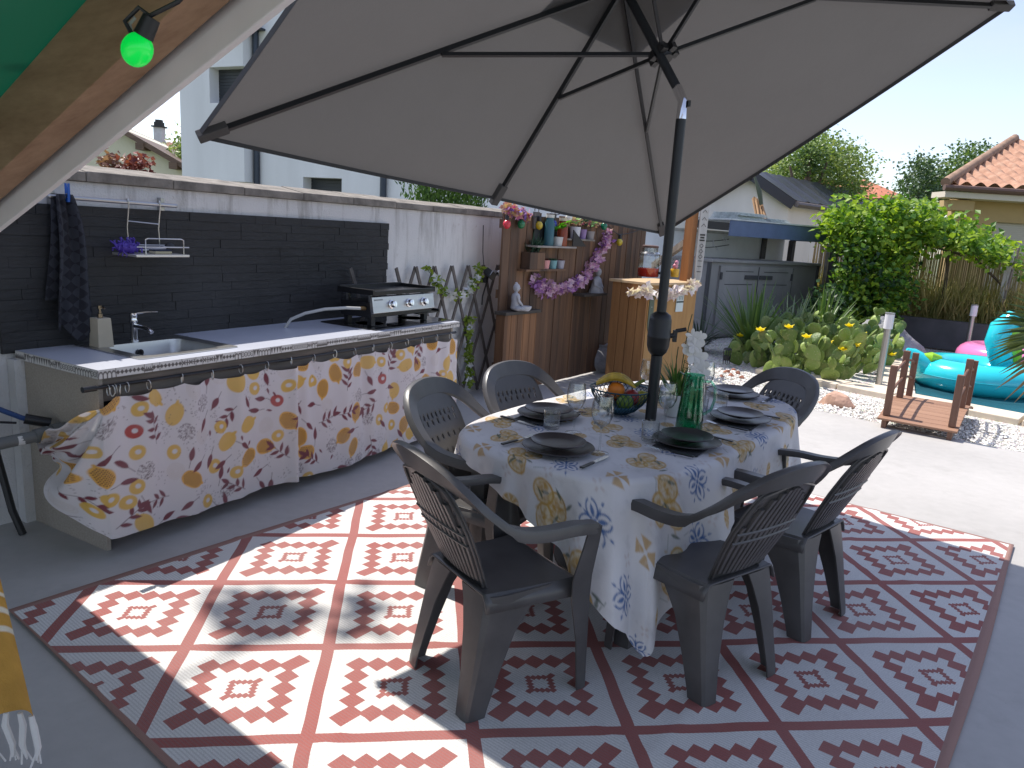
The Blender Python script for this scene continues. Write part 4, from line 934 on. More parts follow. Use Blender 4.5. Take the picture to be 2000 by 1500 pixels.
for z in (1.25, 1.31, 1.37): mb.box(-.028, .028, -.033, -.0305, z, z + .006); 
for z in (1.75, 1.82, 1.9): mb.tube([(-.03, -.032, z), (0, -.032, z + .03), (.03, -.032, z)], .003, 4)
mb.build('carving', M('burnt_marks', (.03, .028, .025), .9), brd)
# drinks dispenser
dp = pz(1265, 541, 1.14); t_ = thing('drinks_dispenser', 'glass drinks jar with red juice and a black tap on the bar', 'dispenser', dp, BA - rad(10))
JG = Mglass('jar_glass', (.93, .95, .95), 1.2)
mb = MB(); mb.cap1 = False; mb.lathe([(0, .004), (.115, .004), (.125, .02), (.125, .245), (.118, .27), (.09, .29), (.088, .34)], seg=28); mb.build('jar', JG, t_)
mb = MB(); mb.lathe([(0, .008), (.112, .008), (.1215, .022), (.1215, .105), (0, .105)], seg=28); mb.build('juice', M('red_juice', (.62, .045, .025), .15, transl=.35), t_)
mb = MB(); mb.lathe([(0, .34), (.094, .34), (.096, .362), (.08, .37), (0, .372)], seg=24); mb.build('lid', M('dark_lid', (.10, .06, .05), .5), t_)
mb = MB(); mb.lathe([(.1262, .245), (.12, .272), (.092, .2925), (.0905, .338)], seg=28); mb.build('neck_label', Mglass('frosted_glass', (.75, .76, .76), 2.0, .2), t_)
mb = MB(); mb.tube([(.06, -.11, .055), (.075, -.15, .055)], .014, 8); mb.tube([(.075, -.15, .075), (.075, -.15, .03)], .012, 8); mb.box(.055, .095, -.158, -.142, .075, .084); mb.build('tap', MAT['blackplastic'], t_)
mb = MB()
for i, z in enumerate((.13, .158, .186, .214, .24)):
    a0_ = -1.05
    for k in range(3):
        a = a0_ + k * .12; q = Vector((cos(a) * .1268, sin(a) * .1268, z)); e = Vector((-sin(a), cos(a), 0)); z_ = Vector((0, 0, 1))
        s_ = [(e * .005 + z_ * .009), (e * -.005 + z_ * .009), (e * .006), (e * .0 - z_ * .009)][(i + k) % 4]
        mb.tube([q - s_, q + s_ * .2 + e * .004, q + s_], .0016, 4)
mb.build('white_lettering', M('white_print', (.75, .75, .75), .5), t_)
p = pz(1317, 541, 1.14); t_ = thing('drinking_cup', 'clear cup with pink and yellow decoration on the bar behind the pole', 'cup', p)
mb = MB(); mb.lathe([(0, 0), (.05, 0), (.055, .09), (.05, .1)], seg=16); mb.build('yellow_base', M('yellow_cup', (.75, .42, .03), .3), t_)
mb = MB(); mb.cap1 = False; mb.lathe([(.045, .10), (.05, .12), (.05, .21), (.042, .22)], seg=16); mb.build('clear_top', JG, t_)
mb = MB(); mb.ball((0, 0, .13), (.035, .03, .035)); mb.ball((.01, -.01, .175), (.025, .02, .028)); mb.build('pink_decoration', M('pink_cup', (.75, .25, .35), .4), t_)
p = pz(1239, 535, 1.14); t_ = thing('green_bottle', 'small green bottle half hidden behind the drinks jar on the bar', 'bottle', p)
mb = MB(); mb.lathe([(0, 0), (.028, 0), (.03, .06), (.012, .10), (.012, .14), (0, .14)], seg=12); mb.build('glass', M('green_bottle_glass', (.0, .16, .06), .15), t_)
BN = -BYv
def bp(x, y, off=.004): return pplane(x, y, BC + BN * off, BN)
garland('orchid_garland', 'white orchid garland hanging along the front edge of the bar top', [pplane(1228, 566, BC - BX * .04, -BX), pplane(1244, 572, BC - BX * .05, -BX), bp(1262, 570, .05), bp(1285, 576, .05), bp(1312, 572, .05), bp(1332, 568, .05), bp(1345, 562, .05), bp(1356, 552, .05)], 62, None,
        Mleaf('green_bud', (.3, .35, .15), (.55, .5, .35), .2), Mleaf('white_orchid', (.74, .60, .64), (.90, .88, .88), .3, .6), .075, .03, .028, .85, 14)
t_ = thing('bottle_opener_plaque', 'grey green rounded plaque with pale marks screwed to the bar front', 'plaque', bp(1271, 610, .004), BA)
mb = MB(); mb.slab([(.042 * cos(a) + 0, -.0, .21 * (abs(sin(a)) ** .35) * (1 if sin(a) > 0 else -1)) for a in [2 * pi * i / 28 for i in range(28)]], (0, -.006, 0)); plq = mb.build('plate', M('sage_green', (.085, .11, .08), .6, var=.1), t_, smooth=0)
mb = MB()
for z, w in ((-.10, .018), (-.12, .018)): mb.box(-w, w, -.0085, -.0065, z - .004, z + .004)
mb.box(-.004, .004, -.0085, -.0065, .05, .06); mb.build('pale_marks', M('pale_marks', (.5, .55, .48), .7), plq, smooth=0)
t_ = thing('bar_sign', 'small white sign with dark lettering on the right of the bar front', 'sign', bp(1327, 590, .004), BA)
mb = MB(); mb.box(-.068, .068, -.008, 0, -.105, .105); sg = mb.build('panel', M('white_sign', (.55, .62, .62), .5), t_, smooth=0, bevel=.002)
DKS = M('dark_sign_paint', (.03, .05, .055), .6)
mb = MB(); mb.box(-.067, .067, -.0102, -.0084, .075, .103); mb.box(-.067, .067, -.0102, -.0084, -.006, .012)
for i, x in enumerate((-.05, -.02, .01, .04)):
    mb.box(x - .002, x + .002, -.0102, -.0084, .022, .066)
    if i % 2: mb.box(x, x + .016, -.0102, -.0084, .042, .047)
    mb.box(x, x + .014, -.0102, -.0084, .062, .066)
mb.build('lettering', DKS, sg, smooth=0)
# ------------------------------------------------------------------ dining table and cloth (local x = long axis, away; y = left)
TC = Vector((0.672, 3.537, 0)); TA = rad(52.7); TX = Vector((cos(TA), sin(TA), 0)); TY = Vector((-sin(TA), cos(TA), 0))
TL, TW, TN, TZ = 1.03, 0.53, 3.4, 0.735
PLAST = M('anthracite_plastic', (0.072, 0.069, 0.069), 0.36, var=.22, vs=7, bs=.10, bscale=240, bd=.002)
def sell(k, n=TN, L=TL, W=TW):
    a = 2 * pi * k; c, s_ = cos(a), sin(a); return (L * math.copysign(abs(c) ** (2 / n), c), W * math.copysign(abs(s_) ** (2 / n), s_))
tb = thing('dining_table', 'anthracite plastic oval garden table under the printed cloth', 'table', TC, TA)
mb = MB(); mb.prism([sell(i / 64, L=TL - .01, W=TW - .01) for i in range(64)], TZ - .028, TZ); mb.build('tabletop', PLAST, tb, smooth=40)
mb = MB()
for e in (-1, 1): mb.box(-.74, .74, e * .40 - .012, e * .40 + .012, TZ - .10, TZ - .0285); mb.box(e * .78 - .012, e * .78 + .012, -.36, .36, TZ - .10, TZ - .0285)
mb.build('apron', PLAST, tb, smooth=0, bevel=.004)
for sx in (-1, 1):
    for sy in (-1, 1):
        mb = MB(); x, y = sx * .77, sy * .385
        mb.loft([[(x + a * r_ + sx * dz * .0, y + b * r_, z) for a, b in ((-1, -1), (0, -1.12), (1, -1), (1.12, 0), (1, 1), (0, 1.12), (-1, 1), (-1.12, 0))] for r_, z, dz in ((.030, .004, 0), (.032, .02, 0), (.044, TZ - .03, 1))]); mb.build('leg', PLAST, tb, smooth=30)
NU, NV = 560, 330
a = np.linspace(0, 1, NU); b = np.linspace(0, 1, NV); A, B = np.meshgrid(a, b)
q00, q10, q11, q01 = [np.array(q) for q in ((-1.55, -.81), (1.24, -.74), (1.28, .69), (-.97, .565))]
PX = (q00[0] * (1 - A) + q10[0] * A) * (1 - B) + (q01[0] * (1 - A) + q11[0] * A) * B
PY = (q00[1] * (1 - A) + q10[1] * A) * (1 - B) + (q01[1] * (1 - A) + q11[1] * A) * B
cr_ = (1 - A) ** 12 * (1 - B) ** 8; PX = PX + .12 * cr_; PY = PY + .07 * cr_
G = ((np.abs(PX) / TL) ** TN + (np.abs(PY) / TW) ** TN) ** (1 / TN); Gs = np.maximum(G, 1.0)
QX, QY = PX / Gs, PY / Gs
gx = np.sign(QX) * np.abs(QX / TL) ** (TN - 1) / TL; gy = np.sign(QY) * np.abs(QY / TW) ** (TN - 1) / TW; gn = np.hypot(gx, gy) + 1e-9; gx /= gn; gy /= gn
D = np.hypot(PX - QX, PY - QY)
r_ = 0.022; ang = np.minimum(D / r_, pi / 2 * 0.97); out = r_ * np.sin(ang); down = r_ * (1 - np.cos(ang)) + np.maximum(0, D - r_ * pi / 2 * .97)
th = np.arctan2(QY / TW, QX / TL)
cornerness = np.clip((np.abs(QX / TL) * np.abs(QY / TW) - .45) / .3, 0, 1)
amp = np.minimum(D, .5) ** 1.1 * (0.13 + 0.17 * cornerness)
sg = lambda q: np.sign(np.sin(q)) * np.abs(np.sin(q)) ** .75
fold = sg(th * 9 + 1.1 * np.sin(th * 3)) * .6 + sg(th * 19 + .6) * .5 * (1 - .3 * cornerness) + .28 * np.sin(th * 37)
out = out + amp * (fold + .55) + D * .05
tx, ty = -gy, gx; tang = amp * np.cos(th * 15) * .35 * cornerness
CX = QX + gx * out + tx * tang; CY = QY + gy * out + ty * tang
wr = (vnoise(PX + 3, PY + 3, 3.2, 6) - .5) * .006 + .002 * np.sin(PX * pi / .41) ** 20 + .002 * np.sin(PY * pi / .36 + .3) ** 20
CZ = TZ + .006 + wr * (D <= 0) - down
CZ = np.maximum(CZ, .05)
BLUE = (0.022, 0.095, 0.28); YEL = (0.44, 0.25, 0.045); YEL2 = (0.55, 0.40, 0.14); GRN = (0.07, 0.10, 0.07); PALE = (0.50, 0.42, 0.30)
cv = Canvas(0, 2.45, NU, 0, 1.45, NV, (0.64, 0.63, 0.635)); rr = random.Random(31)
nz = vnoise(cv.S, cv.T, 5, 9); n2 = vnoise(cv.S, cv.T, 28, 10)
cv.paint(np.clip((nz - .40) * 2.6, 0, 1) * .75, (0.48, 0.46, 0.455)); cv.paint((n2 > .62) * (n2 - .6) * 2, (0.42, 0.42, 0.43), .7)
def medal(x, y, a, s=.062):
    for k in range(4):
        q = a + k * pi / 2
        cv.stamp(x + s * .60 * cos(q), y + s * .60 * sin(q), s * 1.1, q, lambda X, Y: np.maximum(np.abs(np.hypot(X / .44, Y / .36) - s) * .4 - s * .055, s * .10 - np.abs(Y) - np.clip(X, -s, 0) * .0), BLUE, .9)
        cv.stamp(x + s * .22 * cos(q), y + s * .22 * sin(q), s, q, d_leaf(s * .62, s * .24), BLUE, .9)
        cv.stamp(x + s * .95 * cos(q + .785), y + s * .95 * sin(q + .785), s * .6, q + .785, d_leaf(s * .3, s * .14), BLUE, .85)
        cv.stamp(x + s * .4 * cos(q + .785), y + s * .4 * sin(q + .785), s * .8, q + .785, d_leaf(s * .45, s * .13), BLUE, .8)
    cv.stamp(x, y, s, 0, d_ell(s * .13, s * .13), BLUE, .9)
def slice_(x, y, r):
    cv.stamp(x, y, r * 1.6, 0, d_ell(r, r), YEL2, .45)
    for k in range(8): cv.stamp(x, y, r * 1.5, k * pi / 4 + x * 7, lambda X, Y: np.maximum(np.abs(Y) - X * .30, np.maximum(X - r * .9, r * .12 - X)), YEL, .85)
def flower4(x, y, r):
    for k in range(4): cv.stamp(x, y, r * 1.4, k * pi / 2 + .5, lambda X, Y: np.maximum(np.abs(Y) - X * .55, np.maximum(X - r, r * .2 - X)), YEL, .75)
def cluster(x, y, a):
    for k in range(3):
        px, py_ = x + .05 * cos(a + k * 2.1), y + .045 * sin(a + k * 2.1); cv.stamp(px, py_, .1, a + k, d_ell(.055, .045), YEL2, .55)
        cv.stamp(px, py_, .1, a + k, d_ring(.05, .04, .006), YEL, .85)
        for j in range(26): cv.stamp(px + rr.gauss(0, .02), py_ + rr.gauss(0, .02), .03, rr.uniform(0, 3), d_ell(.011, .005), YEL, .5)
        for j in range(6): cv.stamp(px, py_, .06, a + j * 1.05, d_seg(.04, .003), YEL, .5)
    for k in range(5): cv.stamp(x + rr.gauss(0, .045), y + rr.gauss(0, .045), .06, rr.uniform(0, 6.28), d_leaf(.045, .012), GRN, .85)
    for k in range(3): cv.stamp(x + rr.gauss(0, .07), y + rr.gauss(0, .07), .06, rr.uniform(0, 6.28), d_seg(.05, .003), GRN, .6)
def faint(x, y):
    for k in range(4): cv.stamp(x, y, .04, k * pi / 2, lambda X, Y: np.maximum(np.abs(Y) - .005, np.abs(X - .017) - .008), (0.47, 0.36, 0.33), .45)
j = 0
for iy in range(8):
    for ix in range(14):
        x = ix * .215 + (iy % 2) * .107 + rr.gauss(0, .008); y = iy * .20 + .06 + rr.gauss(0, .008); k = (ix * 2 + iy * 3 + (iy // 2)) % 6
        if k in (0, 3): medal(x, y, .785 * ((ix + iy) % 2) + rr.gauss(0, .05))
        elif k in (1, 4): cluster(x, y, rr.uniform(0, 6.28))
        elif k == 2: slice_(x, y, .038)
        else: flower4(x, y, .045)
        faint(x + .107, y + .035)
cv.paint(np.clip((vnoise(cv.S, cv.T, 60, 20) - .55) * 4, 0, 1), (0.62, 0.61, 0.62), .30)
P = np.stack([CX, CY, CZ], -1)
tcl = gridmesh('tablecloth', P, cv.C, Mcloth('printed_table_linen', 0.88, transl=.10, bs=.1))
tcl.location = TC; tcl.rotation_euler = (0, 0, TA)
tag(tcl, 'white tablecloth printed with lemons and blue stencil flowers on the dining table', 'tablecloth')

# ------------------------------------------------------------------ tableware
TOP = TZ + .010
def tp_(x, y, dz=0.0): return Vector((.72, 3.55, 0)) + TX * x + TY * y + Vector((0, 0, TOP + dz))
PLATE = M('dark_stoneware', (0.036, 0.029, 0.029), 0.33, var=.25, vs=8, bs=.04, bscale=120)
def plate_mesh(r): 
    mb = MB(); mb.lathe([(0, .001), (r * .55, .001), (r * .62, .003), (r * .97, .017), (r, .020), (r * .985, .0225), (r * .95, .0205), (r * .68, .009), (r * .60, .0065), (0, .006)], seg=48); return mb
SETT = [(-.871, -.01, 0, 'at the near table end'), (-.455, .335, -90, 'on the wall side before the fruit bowl'), (-.359, -.325, 90, 'right of the parasol pole'), (.252, -.322, 90, 'right of the green jug'),
        (.80, -.07, 180, 'at the far table end'), (.345, .29, -90, 'hidden behind bowl and pole')]
pl0 = pl1 = None; fk0 = kn0 = None
STEEL2 = M('cutlery_steel', (0.6, 0.6, 0.6), .18, 1.0)
def cutlery(kind):
    t_ = thing(kind, '', kind); mb = MB(); mb.loft([[(a * w, y, b * h + .006) for a, b in ((-1, -.6), (1, -.6), (1, .6), (-1, .6))] for y, w, h in ((-.105, .007, .004), (-.1, .008, .005), (-.02, .007, .005), (-.005, .005, .004))]); mb.build('handle', M('dark_cutlery_handle', (.014, .014, .016), .35), t_, smooth=0, bevel=.0015)
    mb = MB()
    if kind == 'fork':
        mb.loft([[(a * w, y, z + b * .0009) for a, b in ((-1, -1), (1, -1), (1, 1), (-1, 1))] for y, w, z in ((-.005, .004, .006), (.03, .0035, .006), (.045, .010, .005), (.06, .0125, .005))])
        for k in range(4): mb.bar((-.0102 + k * .0068, .058, .005), (-.0095 + k * .0063, .105, .010), .0032, .0016)
    else: mb.loft([[(-w, y, z), (w, y, z), (w, y, z + .0012), (-w, y, z + .0012)] for y, w, z in ((-.005, .005, .005), (.0, .009, .005), (.08, .010, .004), (.105, .006, .004), (.112, .001, .004))])
    mb.build('tines' if kind == 'fork' else 'blade', STEEL2, t_, smooth=0); return t_
for i, (x, y, hd, where) in enumerate(SETT):
    for big in (1, 0):
        if big:
            if pl0 is None: o = pl0 = plate_mesh(.146).build('dinner_plate', PLATE, smooth=50)
            else: o = pl0.copy(); COL.objects.link(o)
            o.location = tp_(x, y, .001); tag(o, 'large dark plate ' + where, 'plate', 'dark plates on the table')
        else:
            if pl1 is None: o = pl1 = plate_mesh(.112).build('side_plate', PLATE, smooth=50)
            else: o = pl1.copy(); COL.objects.link(o)
            o.location = tp_(x + .004, y + .003, .0215); tag(o, 'smaller dark plate stacked on a large one ' + where, 'plate', 'dark plates on the table')
    h = rad(hd); ix, iy = cos(h), sin(h); rx_, ry_ = sin(h), -cos(h)     # inward, right
    for kind, off, fwd in (('fork', -.185, -.01), ('knife', .19, -.03)):
        if kind == 'fork':
            if fk0 is None: fk0 = cutlery('fork'); o = fk0
            else: o = dup(fk0)
        else:
            if kn0 is None: kn0 = cutlery('knife'); o = kn0
            else: o = dup(kn0)
        fx, fy = x + rx_ * off + ix * fwd, y + ry_ * off + iy * fwd
        if i == 0 and kind == 'fork': fx, fy = -.89, .176
        o.location = tp_(fx, fy, .001); o.rotation_euler = (0, 0, TA + h - pi / 2 + (.06 if kind == 'fork' else -.08) * ((i % 3) - .6))
        tag(o, '%s with a dark handle beside the plates %s' % (kind, where), kind, kind.replace('knife', 'knive') + 's at the place settings')
# dark napkins / mats
NAP = M('dark_grey_napkin', (.025, .026, .030), .95, bs=.3, bscale=200)
for x, y, w, d_, lab in ((-.46, .335, .19, .30, 'folded dark napkin under the plates on the wall side before the bowl'), (-.36, -.325, .20, .30, 'folded dark napkin under the plates beside the water tumbler'), (.25, -.322, .2, .3, 'folded dark napkin under the plates right of the jug')):
    mb = MB(); mb.grid(14, 14, lambda a, b: ((a - .5) * d_ * 1.05, (b - .5) * w, .002 + .0012 * sin(a * 7 + b * 5))); o = mb.build('napkin', NAP, solid=.003); o.location = tp_(x, y + (.0), -.001); o.rotation_euler = (0, 0, TA + .10)
    tag(o, lab, 'napkin', 'dark napkins')
# glasses
WG = Mglass('clear_glass', (.97, .98, .98), 1.15)
def wineglass_mesh():
    mb = MB(); mb.cap0 = mb.cap1 = False
    mb.lathe([(.0, .0035), (.010, .0042), (.034, .0015), (.036, .0), (.034, -.0)], seg=28)
    mb.lathe([(.010, .004), (.005, .012), (.0036, .03), (.0035, .08), (.0055, .098), (.012, .104)], seg=16)
    mb.lathe([(.0, .102), (.014, .104), (.030, .118), (.0405, .145), (.0425, .165), (.040, .19), (.0345, .222), (.0335, .222), (.039, .19), (.0413, .165), (.0393, .146), (.029, .1195), (.012, .1065), (0, .1055)], seg=32); return mb
w0 = None
for x, y, s_, lab in ((-.772, -.141, 1.06, 'tall clear wine glass right of the nearest plate'), (-.595, .098, 1.0, 'clear wine glass between the near plate and the fruit bowl'), (-.251, -.165, 1.02, 'clear wine glass before the parasol pole and green jug'), (.185, .160, 1.05, 'clear wine glass just left of the parasol pole'), (.435, -.047, 1.05, 'clear wine glass behind the green jug near the far plate'), (.50, .02, 1.0, 'clear wine glass behind the orchid at the far side')):
    if w0 is None: o = w0 = wineglass_mesh().build('wine_glass', WG, smooth=60)
    else: o = w0.copy(); COL.objects.link(o)
    o.location = tp_(x, y, .001); o.scale = (s_,) * 3; tag(o, lab, 'wine glass', 'wine glasses on the table')
w0 = None
def tumbler_mesh():
    mb = MB(); mb.cap0 = mb.cap1 = False; mb.lathe([(0, .001), (.032, .001), (.036, .006), (.0385, .088), (.0368, .088), (.0345, .014), (0, .010)], seg=28); return mb
for x, y, lab in ((-.452, -.196, 'clear water tumbler beside the plate right of the pole'), (.396, -.158, 'clear water tumbler by the far plate'), (.20, -.135, 'clear water tumbler between the jug handle and the plates'), (-.62, .20, 'clear water tumbler left of the near wine glasses')):
    if w0 is None: o = w0 = tumbler_mesh().build('tumbler', WG, smooth=50)
    else: o = w0.copy(); COL.objects.link(o)
    o.location = tp_(x, y, .001); tag(o, lab, 'tumbler', 'water tumblers on the table')
t_ = thing('water_jug', 'tall green glass water jug with a handle in the middle of the table', 'jug', tp_(-.146, -.235, .001), TA - rad(75))
GJ = Mglass('green_glass', (.40, .78, .64), 1.2)
mb = MB(); mb.cap0 = mb.cap1 = False; mb.lathe([(0, .003), (.056, .003), (.061, .01), (.0595, .06), (.047, .20), (.044, .235), (.047, .262), (.0455, .262), (.0425, .234), (.0452, .20), (.0575, .06), (.057, .016), (0, .012)], seg=36); mb.build('body', GJ, t_, smooth=60)
mb = MB(); mb.lathe([(0, .013), (.0555, .017), (.0565, .06), (.0475, .165), (0, .1652)], seg=32); mb.build('water', Mglass('green_water', (.42, .82, .68), .4), t_, smooth=50)
mb = MB(); mb.tube([(.043, 0, .236), (.075, 0, .240), (.098, 0, .215), (.10, 0, .16), (.088, 0, .11), (.056, 0, .085)], [.0065, .0065, .007, .007, .007, .0065], 10); mb.build('handle', Mglass('pale_green_glass', (.5, .8, .7), 1.5), t_)
mb = MB(); mb.grid(9, 5, lambda a, b: ((-.0445 - .022 * b * sin(a * pi)), (a - .5) * .05 * (1 - .25 * b), .255 + .012 * b * sin(a * pi))); mb.build('spout', GJ, t_, solid=.002)
t_ = thing('glass_carafe', 'clear glass carafe with a handle standing beside the green jug', 'carafe', tp_(.30, -.06, .001), TA - rad(80))
mb = MB(); mb.cap0 = mb.cap1 = False; mb.lathe([(0, .002), (.05, .002), (.055, .01), (.052, .10), (.042, .17), (.048, .21), (.0465, .21), (.04, .17), (.05, .10), (.052, .014), (0, .01)], seg=28); mb.build('body', WG, t_)
mb = MB(); mb.tube([(.044, 0, .19), (.08, 0, .19), (.095, 0, .15), (.085, 0, .09), (.054, 0, .07)], .006, 8); mb.build('handle', WG, t_)
# orchid in a white pot
t_ = thing('potted_orchid', 'white orchid with long green leaves in a white pot beside the parasol pole', 'plant', tp_(.075, -.055, .001))
mb = MB(); mb.lathe([(0, 0), (.048, 0), (.060, .11), (.054, .11), (.05, .09), (0, .088)], seg=28); mb.build('pot', M('white_ceramic', (.55, .55, .54), .4), t_)
lf = MB(); rr = random.Random(17)
for k in range(46):
    a_ = rr.uniform(0, 6.28); L = rr.uniform(.12, .24); lean = rr.uniform(.15, .75); pts = [Vector((cos(a_) * .02, sin(a_) * .02, .09))]
    for j in range(4): pts.append(pts[-1] + Vector((cos(a_) * lean * (j + .6) * .33, sin(a_) * lean * (j + .6) * .33, 1 - .22 * j * lean)).normalized() * L / 4)
    w_ = rr.uniform(.004, .009); sd = Vector((-sin(a_), cos(a_), 0)); vs = []
    for j, p in enumerate(pts): ww = w_ * (1 - (j / 4) ** 2); vs += [p - sd * ww, p + sd * ww]
    lf.add(vs, [(2 * j, 2 * j + 1, 2 * j + 3, 2 * j + 2) for j in range(4)])
for k in range(6):
    a_ = k * 1.05 + .3; d = Vector((cos(a_), sin(a_), 1.1)); lf.leaf((0, 0, .09), d, (cos(a_), sin(a_), -.3), .16, .045, .15)
lf.build('leaves', Mleaf('orchid_leaf', (.025, .09, .02), (.13, .26, .05), .3), t_, smooth=0)
stm = MB(); fl = MB()
def orch(c, d, s_):
    d = Vector(d).normalized(); x = d.orthogonal().normalized(); y = d.cross(x)
    for k, (w_, l_) in enumerate(((1.0, 1.0), (.55, 1.0), (1.0, 1.0), (.55, .95), (.55, 1.0))):
        a_ = k * 1.257 + .2; e = x * cos(a_) + y * sin(a_); s2 = d.cross(e); vs = [c + d * .004]
        for j in range(9): q = j / 8 * pi; vs.append(c + e * (s_ * l_ * (.5 - .5 * cos(q)) * 1.0) * 1.0 + s2 * (s_ * w_ * .45 * sin(q)) + d * (.25 * s_ * (.5 - .5 * cos(q))))
        for j in range(9): q = (1 - j / 8) * pi; vs.append(c + e * (s_ * l_ * (.5 - .5 * cos(q))) - s2 * (s_ * w_ * .45 * sin(q)) + d * (.25 * s_ * (.5 - .5 * cos(q))))
        fl.add(vs, [(0, i, i + 1) for i in range(1, len(vs) - 1)])
for pth, fs in (([(0, 0, .09), (.01, .0, .2), (.02, .01, .33), (.03, .02, .44), (.045, .04, .50)], [(.04, -.03, .40, .042), (.065, -.02, .36, .045), (.05, -.05, .31, .045), (.085, -.03, .30, .045), (.065, -.055, .25, .04), (.10, -.02, .255, .045), (.045, -.06, .36, .04), (.085, .0, .395, .035), (.02, -.05, .35, .04), (.11, -.03, .22, .04), (.08, -.06, .20, .04)]), ([(0, .0, .09), (-.015, .01, .22), (-.01, .02, .34)], [])):
    stm.tube(pth, .0025, 6)
    for x, y, z, s_ in fs: c_ = Vector((x, y, z)); orch(c_, (.2 + x, -1, .15), s_); stm.tube([c_ + Vector((0, .005, 0)), c_ + Vector((-.02, .03, .01)), Vector((.022, .012, z + .02))], .0015, 4)
stm.build('stem', M('orchid_stem', (.05, .07, .02), .6), t_); fl.build('blossoms', Mleaf('orchid_white', (.66, .64, .66), (.74, .72, .74), .25, .6), t_, smooth=0)
# fruit bowl
t_ = thing('wire_fruit_bowl', 'dark teal wire fruit bowl on the wall side of the table', 'bowl', tp_(-.115, .15, .001), TA)
WB = M('teal_wire', (.02, .06, .08), .35, .5); mb = MB(); prof = [(.045, .004), (.08, .02), (.115, .055), (.14, .10), (.148, .125)]
for k in range(36): a_ = k * 2 * pi / 36; mb.tube([(cos(a_ + .14 * j) * r, sin(a_ + .14 * j) * r, z) for j, (r, z) in enumerate(prof)], .0018, 4); mb.tube([(cos(a_ - .14 * j) * r, sin(a_ - .14 * j) * r, z) for j, (r, z) in enumerate(prof)], .0018, 4)
for r, z in (prof[0], prof[-1]): mb.tube([(cos(i * .2618) * r, sin(i * .2618) * r, z) for i in range(24)], .004, 6, loop=True)
mb.build('wires', WB, t_)
mb = MB(); mb.cap0 = mb.cap1 = False; mb.lathe([(.03, .004), (.075, .018), (.11, .05)], seg=24); mb.build('blue_base', M('blue_print', (.05, .14, .22), .4), t_)
def fruit(name, label, cat, p, mat, shape):
    f_ = thing(name, label, cat, tp_(*p)); mb = MB()
    if shape == 'round': mb.lathe([(0, -.9), (.35, -.92), (.75, -.65), (.99, -.1), (.95, .35), (.65, .78), (.25, .9), (.06, .8), (0, .78)], seg=20); s_ = .042
    else: mb.ball((0, 0, 0), (1, 1, 1.35), 18, 12); mb.ball((0, 0, 1.35), (.2, .2, .18), 8, 6); s_ = .036
    mb.v = [tuple(c * s_ for c in v) for v in mb.v]; o = mb.build('flesh', mat, f_); o.rotation_euler = (.5, .7, 0) if shape != 'round' else (.2, .1, 0)
    mb = MB(); mb.tube([(0, 0, .032), (.003, 0, .048)], .002, 5); mb.build('stalk', M('stalk_brown', (.08, .05, .03), .8), f_)
fruit('orange', 'orange propped upright under the bananas in the wire bowl', 'orange', (-.13, .165, .115), M('orange_peel', (.70, .20, .015), .45, bs=.2, bscale=900, bd=.002), 'round')
fruit('apple', 'red apple in the middle of the wire bowl', 'apple', (-.075, .11, .082), M('red_apple', (.34, .035, .03), .3, var=.3, vs=20), 'round')
fruit('lemon', 'yellow green lemon at the right of the wire bowl', 'lemon', (-.035, .085, .075), M('green_lemon', (.36, .33, .03), .4, bs=.15, bscale=700, bd=.002), 'long')
fruit('apple', 'dark red apple low at the far side of the wire bowl', 'apple', (-.10, .20, .07), M('dark_apple', (.16, .03, .02), .3, var=.3, vs=20), 'round')
fruit('lemon', 'green lime low at the near side of the wire bowl', 'lime', (-.15, .10, .07), M('green_lime', (.12, .2, .02), .4), 'round')
f_ = thing('banana_bunch', 'small bunch of ripe bananas lying on top of the wire bowl', 'bananas', tp_(-.13, .17, .13), TA + rad(-60))
BAN = M('banana_skin', (.50, .33, .03), .5, var=.35, vs=30, stretch=(1, 1, 1))
for k in range(3):
    mb = MB(); off = (k - 1) * .022; mb.tube([Vector((-.095 + .19 * i / 9, off + .01 * sin(i * .35), .055 * sin(pi * (.08 + .84 * i / 9)) - .005 * abs(k - 1))) for i in range(10)], [.005, .011, .015, .0165, .017, .017, .016, .013, .008, .005], 7); mb.build('banana', BAN, f_, smooth=35)
mb = MB(); mb.tube([(.09, 0, .015), (.115, 0, .035), (.135, .005, .045)], [.011, .009, .008], 6); mb.build('stalk', M('green_stalk', (.16, .2, .03), .6), f_)
# ------------------------------------------------------------------ garden chairs (local: y forward, z up)
def interp(tab, z):
    for (a, va), (b, vb) in zip(tab, tab[1:]):
        if z <= b: return va + (vb - va) * max(0, (z - a)) / (b - a)
    return tab[-1][1]
def smoothpath(P, n):
    """Catmull-Rom through control points"""
    P = [Vector(p) for p in P]; Q = [P[0] * 2 - P[1]] + P + [P[-1] * 2 - P[-2]]; out = []
    segs = len(P) - 1
    for i in range(n):
        t = i / (n - 1) * segs; k = min(int(t), segs - 1); f = t - k; a, b, c, d = Q[k:k + 4]
        out.append(0.5 * ((2 * b) + (c - a) * f + (2 * a - 5 * b + 4 * c - d) * f * f + (3 * b - a - 3 * c + d) * f ** 3))
    return out
def yback(z, x=0.0): return -.185 - (z - .43) * .47 + .42 * x * x
HWT = [(.425, .135), (.48, .150), (.56, .168), (.64, .176), (.72, .170), (.77, .158), (.80, .140), (.825, .11), (.84, .06)]
